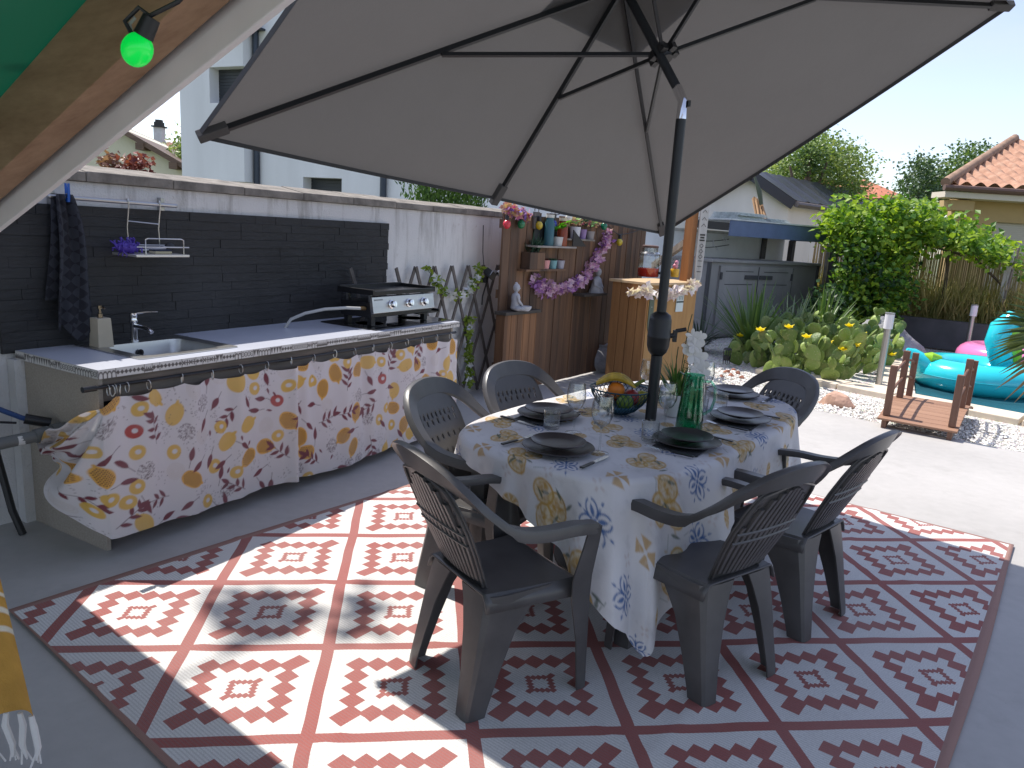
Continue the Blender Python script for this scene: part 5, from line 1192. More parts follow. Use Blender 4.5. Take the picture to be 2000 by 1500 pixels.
def make_chair():
    t_ = thing('garden_chair', '', 'chair')
    # seat with a rolled front edge and side skirt
    def seatf(a, b):
        y = -.215 + b * .405; hw = .20 + .035 * b
        x = (a * 2 - 1) * hw; z = .425 - .016 * (1 - (a * 2 - 1) ** 2) * sin(pi * min(1, b * 1.0)) - .004 * b
        e = abs(a * 2 - 1)
        if e > .86: z -= .055 * ((e - .86) / .14) ** 1.5
        if b > .88: z -= .05 * ((b - .88) / .12) ** 1.6
        return (x, y, z)
    mb = MB(); mb.grid(29, 26, seatf); mb.build('seat', PLAST, t_, solid=.006)
    # back panel: thin shell with small slots, ribs and two bars behind it
    zs = lambda b: .415 + b * .42
    def backf(a, b):
        z = zs(b); hw = interp(HWT, z); x = (a * 2 - 1) * hw; return (x, yback(z, x), z)
    slots = set()
    for j in (9, 16, 23, 30):
        for i in range(5, 36, 5): slots.add((i, j)); slots.add((i, j + 1))
    for i in range(4, 37, 4): slots.add((i, 33)); slots.add((i, 34))
    mb = MB(); mb.grid(41, 45, backf, lambda i, j: (i, j) in slots)
    bk = mb.build('backrest', PLAST, t_, solid=.006)
    mb = MB()
    for k in range(11):
        a = .09 + .82 * k / 10; pts = []
        zmax = .435 + .375 * sqrt(max(0, 1 - ((a - .5) / .46) ** 2)) ** .6; zmin = .475 - .03 * sqrt(max(0, 1 - ((a - .5) / .5) ** 2))
        for i in range(9):
            z = zmin + (zmax - zmin) * i / 8; p = Vector(backf(a, (z - .415) / .42)); pts.append(p + Vector((0, -.009, -.003)))
        rg_ = [[p + Vector(q) for q in ((-.0105, .007, 0), (.0105, .007, 0), (.0085, -.0045, -.002), (-.0085, -.0045, -.002))] for p in pts]; mb.loft(rg_)
    for z in (.595, .635):
        mb.tube([Vector(backf(.04 + .92 * i / 10, (z - .415) / .42)) + Vector((0, -.015, 0)) for i in range(11)], .006, 6)
    rim_ = [Vector(backf(.03, b)) for b in [i / 20 * .86 + .03 for i in range(21)]]; rim2 = [Vector(backf(.97, b)) for b in [.89 - i / 20 * .86 for i in range(21)]]
    top_ = [Vector(backf(.03 + .94 * i / 10, .89 + .08 * sin(pi * i / 10))) for i in range(1, 10)]
    mb.tube([p + Vector((0, -.008, 0)) for p in rim_ + top_ + rim2], .0055, 6)
    mb.build('ribs', PLAST, bk, smooth=40)
    # arched rim that runs down into the arms
    ctrl = [(-.250, .170, .628), (-.257, .07, .643), (-.262, -.05, .648), (-.260, -.155, .668), (-.246, -.245, .728), (-.212, -.318, .80), (-.135, -.372, .856), (0, -.392, .876)]
    ctrl += [(-x, y, z) for x, y, z in ctrl[-2::-1]]
    pth = smoothpath(ctrl, 61); rings = []
    for i, p in enumerate(pth):
        tt = (pth[min(i + 1, 60)] - pth[max(i - 1, 0)]).normalized(); f = abs(i / 60 * 2 - 1)       # 1 at arm fronts, 0 at the top
        up = max(0, min(1, (f - .42) / .28)); up = up * up * (3 - 2 * up)
        N = (Vector((0, .94, .30)) * (1 - up) + Vector((0, 0, 1)) * up).normalized(); N = (N - tt * N.dot(tt)).normalized(); Wd = tt.cross(N).normalized()
        # Wd points inward/outward; keep it pointing to the chair's inside
        inn = Vector((0, -.15, .62)) - p; inn = inn - tt * inn.dot(tt)
        if Wd.dot(inn) < 0: Wd = -Wd
        wi = .026 + .040 * (1 - up) * max(0, 1 - f * 2.0) ** .8 ; wo = .026; h = .0085 if up < .5 else .012
        if f > .93: wi *= .9; wo *= .9
        rings.append([p - Wd * wo - N * h * 2.2, p - Wd * wo * 1.02 - N * h * .2, p - Wd * wo * .8 + N * h, p + Wd * wi * .85 + N * h, p + Wd * wi - N * h * .1, p + Wd * wi * .9 - N * h * 1.1, p - Wd * wo * .55 - N * h * .9])
    mb = MB(); mb.loft(rings); mb.build('arm_rim', PLAST, t_, smooth=35)
    # legs: curved L channels
    def channel(path, ws, th=.007, oy=1, ox=1):
        """path of corner points (outer corner), ws (width in x, width in y): arc from the y face round to the x face"""
        rings = []
        for p, (wx, wy) in zip(path, ws):
            P_ = Vector(p); outer = []; inner = []
            rr_ = min(wx, wy) * .55
            prof = [(wx, 0), (rr_, 0), (rr_ * .35, rr_ * .1), (rr_ * .1, rr_ * .35), (0, rr_), (0, wy)]
            for (a, b) in prof: outer.append(P_ + Vector((-ox * a, -oy * b, 0)))
            cx, cy = wx, wy
            prof2 = [(0 + th, wy), (th, rr_), (rr_ * .1 + th, rr_ * .35 + th * .6), (rr_ * .35 + th * .6, rr_ * .1 + th), (rr_, th), (wx, th)]
            for (a, b) in prof2: inner.append(P_ + Vector((-ox * a, -oy * b, 0)))
            rings.append(outer + inner)
        return rings
    for sx in (-1, 1):
        mb = MB()
        pth = [(sx * .212, -.280, .002), (sx * .212, -.277, .03), (sx * .209, -.256, .15), (sx * .206, -.236, .28), (sx * .203, -.221, .37), (sx * .201, -.215, .418)]
        ws = [(.064, .074), (.066, .078), (.082, .100), (.108, .135), (.138, .19), (.160, .26)]
        r_ = channel(pth, ws, oy=-1, ox=sx); mb.loft([q if sx > 0 else q[::-1] for q in r_]); mb.build('leg', PLAST, t_, smooth=35)
        mb = MB()
        pth = [(sx * .245, .205, .002), (sx * .245, .204, .03), (sx * .245, .198, .2), (sx * .248, .192, .36), (sx * .252, .190, .44), (sx * .268, .192, .56), (sx * .275, .194, .626)]
        ws = [(.040, .046), (.040, .048), (.048, .06), (.058, .092), (.055, .095), (.045, .075), (.045, .066)]
        r_ = channel(pth, ws, oy=1, ox=sx); mb.loft([q if sx < 0 else q[::-1] for q in r_]); mb.build('leg', PLAST, t_, smooth=35)
    return t_
CHAIRS = [((.025, 2.465), 35, 'dark grey plastic armchair nearest the camera, at the near end of the table'),
          ((.738, 2.645), 126, 'dark grey plastic armchair at the right side, arm touching the hanging cloth corner'),
          ((1.212, 3.112), 134, 'dark grey plastic armchair at the right side, farther one beside the open terrace'),
          ((1.27, 4.04), 206, 'dark grey plastic armchair at the far end, before the gravel and cactus'),
          ((-.045, 3.125), 332, 'dark grey plastic armchair tucked in before the lemon curtain'),
          ((.25, 3.67), 313, 'dark grey plastic armchair tucked in before the plank screen and trellis')]
ch0 = make_chair()
for i, ((x, y), hd, lab) in enumerate(CHAIRS):
    o = ch0 if i == 0 else dup(ch0)
    o.location = (x, y, .014 if i < 5 else .002); o.rotation_euler = (0, 0, rad(hd - 90)); tag(o, lab, 'chair', 'plastic armchairs around the dining table')

# ------------------------------------------------------------------ tilted parasol
PB = Vector((.676, 3.475, 0))
um = thing('parasol', 'large grey brown tilted rectangular parasol over the dining table', 'parasol', PB)
def mk_canopy():
    m, nt, p, o = newmat('parasol_fabric'); col = (0.098, 0.094, 0.093)
    c = ramp(nt, noisef(nt, 2.5, 4), [(.3, tuple(k * .94 for k in col)), (.7, tuple(k * 1.05 for k in col))])
    nt.links.new(c, p.inputs['Base Color']); p.inputs['Roughness'].default_value = .9
    t = node(nt, 'ShaderNodeBsdfTranslucent'); t.inputs[0].default_value = (.115, .110, .109, 1)
    ms = nt.nodes.new('ShaderNodeMixShader'); ms.inputs[0].default_value = .24
    nt.links.new(p.outputs[0], ms.inputs[1]); nt.links.new(t.outputs[0], ms.inputs[2]); nt.links.new(ms.outputs[0], o.inputs[0])
    bump(nt, p, mth(nt, 'ADD', noisef(nt, 3.5, 5), mth(nt, 'MULTIPLY', noisef(nt, 400, 2), .12)), .3, .03); return m
CAN = mk_canopy(); POLE = M('charcoal_powder_coat', (.022, .024, .027), .42, .3)
J = Vector((.676, 3.475, 2.195)) - PB; UP = Vector((-.343, .433, .834)).normalized()
A_, B_, C_, D_ = [Vector(q) - PB for q in ((-1.275, 2.99, 1.885), (.962, 5.235, 1.640), (2.345, 4.015, 2.84), (.108, 1.77, 3.085))]
CEN = (A_ + B_ + C_ + D_) / 4; APX = CEN + UP * .43
MAB = (A_ + B_) / 2; MCD = (C_ + D_) / 2
RIM = [A_, MAB, B_, C_, MCD, D_]
def canf(base, apex, rim, n=14, sag=.035):
    mb = MB()
    for k in range(len(rim)):
        P, Q = rim[k], rim[(k + 1) % len(rim)]
        def f(a, b):
            e = P.lerp(Q, a); p = apex.lerp(e, b); s_ = sin(pi * a) * sin(pi * min(1, b) * .5) * sag * .6 * (P - Q).length * (b ** 1.2)
            return p - UP * s_ * .55 + (CEN - e) * (.012 * sin(pi * a) * b * b)
        mb.grid(n, n, f)
    return mb
canf(CEN, APX, RIM).build('canopy', CAN, um, smooth=25)
# top vent: a second small layer over the apex
ap2 = APX + UP * .045
canf(CEN, ap2, [APX.lerp(p, .22) + UP * .03 for p in RIM], 8, .02).build('vent_cap', CAN, um, smooth=25)
mb = MB()
for P, Q in zip(RIM, RIM[1:] + RIM[:1]):
    q0 = None
    pts = []
    for i in range(15):
        e = P.lerp(Q, i / 14); s_ = sin(pi * i / 14) * .021 * (P - Q).length; pts.append(e - UP * s_ * .55 + (CEN - e) * (.012 * sin(pi * i / 14)))
    for a, b in zip(pts, pts[1:]):
        off = UP * -.022 + (CEN - (a + b) / 2).normalized() * .004; mb.add([a, b, b + off, a + off], [(0, 1, 2, 3)])
mb.build('hem', CAN, um, smooth=0, solid=.002)
for P in RIM:
    mb = MB(); e = APX.lerp(P, .965); mb.bar(APX - UP * .02, e - UP * .022, .016, .024, UP); rb_ = mb.build('rib', POLE, um, smooth=0)
    mb = MB(); d = (P - APX).normalized(); q = e - UP * .018; mb.bar(q - d * .05, q + d * .07, .045, .034, UP); mb.build('pocket', CAN, rb_, smooth=0, bevel=.004)
HUB = J + UP * .255
for P in RIM:
    t0 = .47; tgt = APX.lerp(P, t0) - UP * .035
    mb = MB(); mb.bar(HUB, tgt, .013, .018, UP); mb.build('strut', POLE, um, smooth=0)
q = UP.to_track_quat('Z', 'Y').to_matrix()
mb = MB(); mb.lathe([(0, -.03), (.034, -.03), (.038, -.01), (.05, .0), (.05, .02), (.03, .03), (.028, .05), (0, .05)], HUB, 16, q)
for P in RIM:
    d = (P - HUB); d = (d - UP * d.dot(UP)).normalized(); mb.cbox(HUB + d * .052, (.03, .03, .034), q)
mb.build('slider', MAT['blackplastic'], um, smooth=40)
mb = MB(); mb.lathe([(0, -.01), (.04, -.01), (.05, .01), (.045, .05), (0, .06)], APX - UP * .03, 16, q); mb.build('top_hub', MAT['blackplastic'], um, smooth=40)
mb = MB(); mb.tube([J + UP * .06, APX], .0205, 16); mb.build('upper_pole', POLE, um)
mb = MB(); mb.tube([J - Vector((0, 0, .075)), J - Vector((0, 0, .0)), J + UP * .04, J + UP * .075], [.0235, .022, .022, .0225], 16); tj = mb.build('tilt_joint', MAT['chrome'], um)
mb = MB(); mb.cbox(J + Vector((.026, -.01, -.01)), (.012, .02, .026)); mb.build('tilt_button', MAT['blackplastic'], tj, smooth=0)
mb = MB(); mb.tube([Vector((0, 0, 1.2)), J - Vector((0, 0, .07))], .0225, 18); mb.tube([Vector((0, 0, .02)), Vector((0, 0, 1.12))], .0265, 18); mb.build('pole', POLE, um)
mb = MB(); mb.lathe([(.027, 1.055), (.044, 1.075), (.052, 1.10), (.054, 1.14), (.055, 1.142), (.055, 1.148), (.054, 1.15), (.052, 1.225), (.046, 1.248), (.026, 1.262)], (0, 0, 0), 24); crk = mb.build('crank_housing', MAT['blackplastic'], um, smooth=50)
mb = MB(); c_ = CR; mb.tube([c_ * .05 + Vector((0, 0, 1.15)), c_ * .075 + Vector((0, 0, 1.15))], .012, 10); mb.cbox(c_ * .075 + Vector((0, 0, 1.148)), (.018, .02, .055)); mb.tube([c_ * .078 + Vector((0, -.0, 1.172)), c_ * .125 + Vector((0, 0, 1.180))], .0095, 8); mb.build('crank_handle', MAT['blackplastic'], crk)
mb = MB(); mb.cap0 = True; mb.lathe([(.40, .004), (.415, .012), (.41, .03), (.37, .05), (.20, .075), (.08, .085), (.05, .10), (.036, .105), (.034, .34), (.03, .345), (0, .345)], (0, 0, 0), 48); mb.build('base', M('dark_base_plastic', (.022, .023, .023), .5, bs=.1, bscale=150), um, smooth=40)

# ------------------------------------------------------------------ lean-to awning at the left, above the camera
def awp(v): 
    s_ = (3.373 - v) / 1.973; return (1.644 - .285 * s_, v, 1.455 + .635 * s_)
aw = thing('green_awning', 'lean-to awning of green tarpaulin on brown wooden rafters with a white edge board', 'awning', (0, 0, 0), WA)
L0, L1 = Vector(awp(3.80)), Vector(awp(-2.6)); T_ = (L1 - L0).normalized(); E_ = T_.cross(Vector((0, 0, 1))).normalized()
if E_.x > 0: E_ = -E_
N_ = E_.cross(T_).normalized()
if N_.z < 0: N_ = -N_
def beam(e0, e1, n0, n1, mat, name, a=L0, b=L1):
    mb = MB(); vs = []
    for p in (a, b):
        for e, n in ((e0, n0), (e1, n0), (e1, n1), (e0, n1)): vs.append(p + E_ * e + N_ * n)
    mb.add(vs, [(0, 1, 2, 3), (7, 6, 5, 4), (0, 4, 5, 1), (1, 5, 6, 2), (2, 6, 7, 3), (3, 7, 4, 0)]); return mb.build(name, mat, aw, smooth=0, bevel=.004)
MAT['rafter'] = Mwood('brown_rafter', (.26, .15, .08), (.44, .28, .165), axis=1, scale=16)
MAT['whiteboard'] = M('white_painted_board', (.82, .79, .78), .6, var=.05, vs=4, bs=.08, bscale=40)
beam(0.0, .022, .0, .28, MAT['whiteboard'], 'edge_board')
beam(.050, .145, .068, .285, MAT['rafter'], 'rafter')
beam(1.20, 1.28, .068, .285, MAT['rafter'], 'rafter')
beam(2.40, 2.48, .068, .285, MAT['rafter'], 'rafter')
for v in (3.0, 1.75, .5, -1.2):
    p = Vector(awp(v)); mb = MB(); mb.bar(p + E_ * .146 + N_ * .25, p + E_ * 2.5 + N_ * .25, .045, .065, N_); mb.build('purlin', MAT['rafter'], aw, smooth=0, bevel=.003)
def mk_tarp():
    m, nt, p, o = newmat('green_tarpaulin'); p.inputs['Base Color'].default_value = (.008, .075, .04, 1); p.inputs['Roughness'].default_value = .5
    t = node(nt, 'ShaderNodeBsdfTranslucent'); t.inputs[0].default_value = (.006, .075, .04, 1)
    ms = nt.nodes.new('ShaderNodeMixShader'); ms.inputs[0].default_value = .28
    nt.links.new(p.outputs[0], ms.inputs[1]); nt.links.new(t.outputs[0], ms.inputs[2]); nt.links.new(ms.outputs[0], o.inputs[0])
    bump(nt, p, noisef(nt, 300, 2), .15, .003); return m
mb = MB(); mb.grid(40, 60, lambda a, b: L0.lerp(L1, b) + E_ * (.0 + 2.6 * a) + N_ * (.292 - .03 * abs(sin(a * 6.2)) * (1 if a > .06 else 0) * abs(sin(b * 17)) ** .7)); mb.build('tarpaulin', mk_tarp(), aw)
for e, v in ((2.44, 3.6), (2.44, -2.2), (.092, -2.4)):
    p = Vector(awp(v)) + E_ * e; mb = MB(); mb.box(p.x - .045, p.x + .045, p.y - .045, p.y + .045, 0, p.z + .065); mb.build('post', MAT['rafter'], aw, smooth=0, bevel=.004)
# green festoon bulb hanging under the awning
bd = EYE + ray(268, 97).normalized() * 1.62
t_ = thing('green_bulb_string', 'glowing green festoon bulb hanging from a black cord under the awning', 'lights', bd)
m_ = M('glowing_green_bulb', (.0, .62, .06), .3, coat=.3, emit=.45)
mb = MB(); tilt = Matrix.Rotation(.5, 3, Vector(CF)); mb.ball((0, 0, 0), (.0265, .0265, .031), 18, 12, tilt); mb.build('bulb', m_, t_)
up_ = tilt @ Vector((0, 0, 1))
mb = MB(); mb.tube([up_ * .026, up_ * .034, up_ * .062], [.0175, .0165, .015], 12); mb.build('socket', MAT['blackplastic'], t_)
mb = MB(); mb.tube([up_ * .055 + CR * x + CU * z for x, z in ((-.03, -.028), (-.045, .0), (-.02, .025), (.0, .01), (.05, .035), (.10, .09), (.16, .17), (.22, .26))], .0042, 6); mb.build('cord', MAT['blackplastic'], t_)
mb = MB(); mb.tube([up_ * .02 + CR * x + CU * z for x, z in ((-.018, .012), (-.022, .028), (-.013, .038), (-.02, .046))], .003, 6); mb.build('hook', M('white_hook', (.4, .4, .36), .5), t_)

# ------------------------------------------------------------------ mustard towel hanging at the left edge
def fouta(S, T):
    c = np.zeros(S.shape + (3,)) + np.array((.50, .27, .055)); W = np.array((.68, .62, .52)); n = vnoise(S, T, 40, 3)
    band = ((T > .17) & (T < .185)) | ((T > .215) & (T < .225)) | ((T > .25) & (T < .262))
    for k in range(9): band |= (T > .32 + k * .05) & (T < .34 + k * .05)
    c[band] = W; return c * (.85 + .3 * n[..., None])
d0 = 1.95; BR = EYE + ray(57, 1408).normalized() * d0; TRp = EYE + ray(-42, 1010).normalized() * (d0 - .02)
a = np.linspace(0, .62, 150); b = np.linspace(0, .80, 190); S, T = np.meshgrid(a, b)
HX = Vector((CR.x, CR.y, 0)).normalized(); HY = Vector((-HX.y, HX.x, 0)); UPD = (TRp - BR).normalized()
P = np.zeros(S.shape + (3,))
for i in range(3): P[..., i] = BR[i] + UPD[i] * T - HX[i] * S + HY[i] * (.02 * np.sin(S * 21 + .6 + T * 2) + .008 * np.sin(S * 53)) * (1.2 - T) 
tw_ = thing('mustard_towel', 'mustard and white striped towel with a white fringe at the left edge', 'towel')
gridmesh('cloth', P, fouta(S, T), Mcloth('striped_towel_cotton', .95, transl=.1, bs=.3), tw_)
mb = MB(); rr = random.Random(4)
for k in range(22):
    s_ = .006 + k * .028; p = BR - HX * s_ + HY * (.02 * sin(s_ * 21 + .6) * 1.2)
    q = [p, p + Vector((0, 0, -.03)) - HX * rr.uniform(-.008, .008), p + Vector((0, 0, -.075)) - HX * rr.uniform(-.012, .012), p + Vector((0, 0, -.105)) - HX * rr.uniform(-.015, .015)]
    mb.tube(q, [.005, .007, .0065, .003], 6)
    for e in range(3): mb.tube([q[2], q[3] + Vector((rr.uniform(-.01, .01), rr.uniform(-.01, .01), -.012))], .0022, 4)
mb.build('fringe', M('white_fringe', (.62, .60, .58), .95), tw_)
t_ = thing('towel_stand', 'wooden drying stand holding the mustard towel at the left edge', 'stand')
top = BR + UPD * .78; mb = MB(); mb.tube([top + HX * .05, top - HX * .75], .014, 10); mb.tube([top - HX * .72, Vector((top.x, top.y, 0)) - HX * .72], .016, 8); mb.tube([Vector((top.x, top.y, .02)) - HX * .72 - HY * .25, Vector((top.x, top.y, .02)) - HX * .72 + HY * .25], .016, 8); mb.build('frame', MAT['rafter'], t_)
# ------------------------------------------------------------------ garden beyond the terrace
def rock(name, label, p, size, seed, mat, rz=0, cat='rock', flat=.0):
    rr = random.Random(seed); mb = MB(); mb.ball((0, 0, 0), 1, 22, 14); k = [Vector((rr.gauss(0, 1), rr.gauss(0, 1), rr.gauss(0, 1))).normalized() for _ in range(16)]; dd = [rr.uniform(.45, .85) for _ in k]
    vs = []
    for v in mb.v:
        v = Vector(v); s_ = 1.0
        for n, d in zip(k, dd):
            q = v.normalized().dot(n)
            if q > d: s_ = min(s_, d / q)
        v = v * s_ * (1 + rr.uniform(-.015, .015)); vs.append((v.x * size[0], v.y * size[1], max(-.15, v.z) * size[2]))
    mb.v = vs; o = mb.build(name, mat, smooth=28); o.location = p; o.rotation_euler = (0, 0, rz); return tag(o, label, cat)
GRS = M('grey_boulder', (.30, .30, .31), .85, var=.35, vs=3.5, bs=.7, bscale=14, bd=.05)
rock('boulder', 'big grey boulder behind the prickly pear cactus', pz(1728, 697, 0) + Vector((.02, .3, 0)), (.85, .62, .80), 6, GRS, .2, 'boulder')
PKR = M('pink_stone', (.48, .30, .22), .85, var=.3, vs=9, bs=.5, bscale=30, bd=.02)
rock('pink_rock', 'pinkish beige rock lying alone on the white gravel', Vector((3.45, 7.72, .0)), (.25, .13, .22), 8, PKR, -.8)
for i, (x, y, s_) in enumerate(((1420, 726, .06), (1432, 722, .05), (1441, 729, .055), (1428, 733, .05), (1448, 738, .045), (1410, 735, .04))):
    rock('red_stone', 'small reddish stone at the cactus foot, among six', pz(x, y, 0), (s_, s_ * .8, s_ * .7), 20 + i, M('red_stone', (.33, .14, .09), .9, var=.3, vs=20), i)['group'] = 'small red stones by the cactus'
# prickly pear
ct = thing('prickly_pear', 'wide prickly pear cactus with yellow flowers on the gravel bed', 'cactus', pz(1590, 735, 0))
CB = ct.location.copy(); PADM = Mleaf('cactus_pad', (.055, .11, .02), (.27, .37, .075), .08, .5)
_nt = PADM.node_tree; _p = [n for n in _nt.nodes if n.type == 'BSDF_PRINCIPLED'][0]; _vo = node(_nt, 'ShaderNodeTexVoronoi', i_Scale=38.0); _nt.links.new(objco(_nt), _vo.inputs['Vector'])
_old = _p.inputs['Base Color'].links[0].from_socket; _c = mixc(_nt, ramp(_nt, _vo.outputs['Distance'], [(0.10, 0.75), (0.22, 0.0)]), _old, (.42, .40, .24))
_c = mixc(_nt, mth(_nt, 'MULTIPLY', ramp(_nt, noisef(_nt, 9, 5), [(0.5, 0.0), (0.72, 1.0)]), 0.55), _c, (.32, .30, .12)); _nt.links.new(_c, _p.inputs['Base Color']); bump(_nt, _p, _vo.outputs['Distance'], .5, -.006)
mb = MB(); fls = []; rr = random.Random(44)
def pad(base, d, face, L, W):
    d = d.normalized(); f = (face - d * face.dot(d)).normalized(); x = d.cross(f)
    c = base + d * L * .5; n = len(mb.v); vs = []; fs = []; SG = 12
    for k, (t, w) in enumerate(((-.5, .12), (-.42, .42), (-.22, .78), (.05, 1.0), (.28, .93), (.43, .62), (.5, .2))):
        for j in range(SG):
            a = 2 * pi * j / SG; vs.append(c + d * (t * L) + x * (cos(a) * w * W / 2) + f * (sin(a) * w * .011 + .003 * sin(a) + .016 * t * cos(a * 1.0)))
    mb.loft([vs[i * SG:(i + 1) * SG] for i in range(7)])
    tips.append(c + d * L * .5); return c + d * L * .5
tips = []
for k in range(105):
    x = rr.uniform(1440, 1742); t = (x - 1440) / 302; y0 = 712 + 36 * sin(pi * min(1, t * 1.05)); y = rr.uniform(690, y0 + 6)
    if abs(t - .5) > .44: y = rr.uniform(705, 735)
    b = pz(x, y, -.01) - CB; dirv = Vector((rr.gauss(0, .5), rr.gauss(-.1, .4), 1)); L = rr.uniform(.18, .27)
    e = pad(b, dirv, Vector((rr.gauss(-.3, .7), rr.gauss(-1.1, .5), .1)), L, L * rr.uniform(.72, .9))
    lv = 2 + (rr.random() < .75)
    if x < 1480 or x > 1720: lv = 1
    for q in range(lv):
        for s_ in range(rr.choice((1, 1, 2))):
            d2 = Vector((rr.gauss(0, .65), rr.gauss(-.1, .5), 1)); L = rr.uniform(.14, .23); e2 = pad(e - d2.normalized() * .02, d2, Vector((rr.gauss(-.3, .9), rr.gauss(-1, .7), .1)), L, L * rr.uniform(.66, .85))
        e = e2
    if rr.random() < .30: fls.append(e)
mb.build('pads', PADM, ct, smooth=50)
YF = Mleaf('yellow_cactus_flower', (.75, .55, .01), (.90, .75, .02), .3, .6)
for p in [pz(x, y, .0) for x, y in ()]: pass
def ray_at(x, y, Y): return py(x, y, Y) - CB
def proj_(P):
    v = P - EYE; return (1000 + FOC * v.dot(CR) / v.dot(CF), 750 - FOC * v.dot(CU) / v.dot(CF))
def tipnear(x, y): return min(tips, key=lambda q: (lambda s_: hypot(s_[0] - x, s_[1] - y) + 14 * (q + CB).y)(proj_(q + CB))) - Vector(CF) * .03
fpos = [tipnear(x, y) for x, y in ((1473, 652), (1452, 680), (1448, 650), (1594, 665), (1617, 680), (1650, 680), (1680, 663), (1672, 678), (1662, 632), (1750, 708), (1540, 640))]
_unused = [ray_at(1473, 652, 9.9), ray_at(1452, 680, 9.2), ray_at(1448, 650, 10.2), ray_at(1594, 665, 10.3), ray_at(1617, 680, 9.7), ray_at(1650, 680, 9.8), ray_at(1680, 663, 10.2), ray_at(1677, 672, 10.1), ray_at(1662, 632, 10.8), ray_at(1750, 708, 10.0)]
for q in fpos:
    fb = MB()
    for k in range(9):
        a = k * .7; e = Vector((cos(a), sin(a), .9 - .5 * (k % 2))); fb.leaf(q, e, (0, 0, 1), .085, .065, .1)
    fb.build('flower', YF, ct, smooth=0)
# yuccas
YM = Mleaf('yucca_blade', (.04, .10, .03), (.17, .26, .08), .35, .4)
def blades(name, label, p, n, L, W, spread, seed, mat, cat='yucca', group=None, dry=True):
    t_ = thing(name, label, cat, p, 0, group); rr = random.Random(seed); mb = MB()
    for k in range(n):
        a = rr.uniform(0, 6.28); e = rr.random() ** .75 * spread; l = L * rr.uniform(.7, 1.08); w = W * rr.uniform(.7, 1.1)
        d = Vector((cos(a) * e, sin(a) * e, 1)).normalized(); s_ = Vector((-sin(a), cos(a), 0)); b0 = Vector((cos(a) * .05, sin(a) * .05, .05 + .1 * rr.random())); pts = []
        for j in range(5): t = j / 4; pts.append(b0 + d * (l * t) + Vector((cos(a), sin(a), -1.2)) * (.10 * e * t * t * l)) 
        vs = []
        for j, q in enumerate(pts):
            ww = w * (.55, 1, .9, .55, .02)[j]; vs += [q - s_ * ww / 2, q + s_ * ww / 2 ]
        mb.add(vs, [(2 * j, 2 * j + 1, 2 * j + 3, 2 * j + 2) for j in range(4)])
    mb.build('leaves', mat, t_, smooth=0)
    if dry:
        mb = MB(); mb.lathe([(0, 0), (.09, 0), (.08, .12), (.05, .25), (0, .3)], seg=10); mb.build('stem', M('dry_stem', (.12, .09, .06), .95), t_)
    return t_
blades('yucca', 'large spiky yucca with wide spread blades left of the grey cabinet doors', Vector((3.45, 10.75, -.02)), 95, 1.12, .055, 1.5, 3, YM, group='yuccas before the grey cabinet')
blades('yucca', 'smaller yucca with bluish blades between the two bigger yuccas', Vector((4.15, 11.2, -.02)), 60, .85, .045, .9, 4, Mleaf('yucca_blue_blade', (.09, .15, .09), (.32, .38, .24), .3, .4), group='yuccas before the grey cabinet')
blades('yucca', 'yucca with upright blades at the right corner of the grey cabinet', Vector((4.75, 11.6, -.02)), 75, 1.0, .05, 1.0, 5, YM, group='yuccas before the grey cabinet')
blades('dark_shrub', 'low dark spiky shrub at the foot of the white back wall', Vector((2.75, 11.0, -.02)), 70, .6, .03, 2.2, 6, Mleaf('dark_blade', (.012, .03, .018), (.05, .08, .05), .05, .5), 'shrub')
# bollard lights
def bollard(label, p, h):
    t_ = thing('bollard_light', label, 'garden light', p, 0, 'garden bollard lights'); mb = MB(); mb.tube([(0, 0, 0), (0, 0, h - .19)], .038, 16); mb.lathe([(.038, 0), (.06, .0), (.06, .008), (.04, .012)], seg=16); mb.build('post', M('galvanised_post', (.45, .43, .41), .35, .85), t_)
    mb = MB(); mb.lathe([(0, h - .19), (.052, h - .19), (.052, h - .018), (0, h - .018)], seg=20); mb.build('diffuser', M('white_diffuser', (.74, .73, .76), .4), t_)
    mb = MB(); mb.lathe([(0, h - .0175), (.054, h - .0175), (.054, h), (0, h + .004)], seg=20); mb.build('cap', M('grey_cap', (.35, .35, .35), .4, .6), t_); return t_
bollard('steel bollard light with a white head between the cactus and the little bridge', pz(1715, 756, 0), .90)
bollard('steel bollard light with a white head before the low grey wall', pz(1886, 693, 0), .84)
t_ = thing('solar_lantern', 'small black garden lantern on the gravel beside the cactus', 'lantern', pz(1418, 712, 0)); mb = MB()
for a in range(4): mb.tube([(.04 * cos(a * 1.57), .04 * sin(a * 1.57), 0), (.05 * cos(a * 1.57), .05 * sin(a * 1.57), .2)], .006, 5)
mb.lathe([(0, .06), (.045, .06), (.05, .12), (0, .12)], seg=10); mb.lathe([(0, .2), (.06, .2), (.04, .225), (0, .23)], seg=10); mb.build('frame', MAT['blackplastic'], t_)
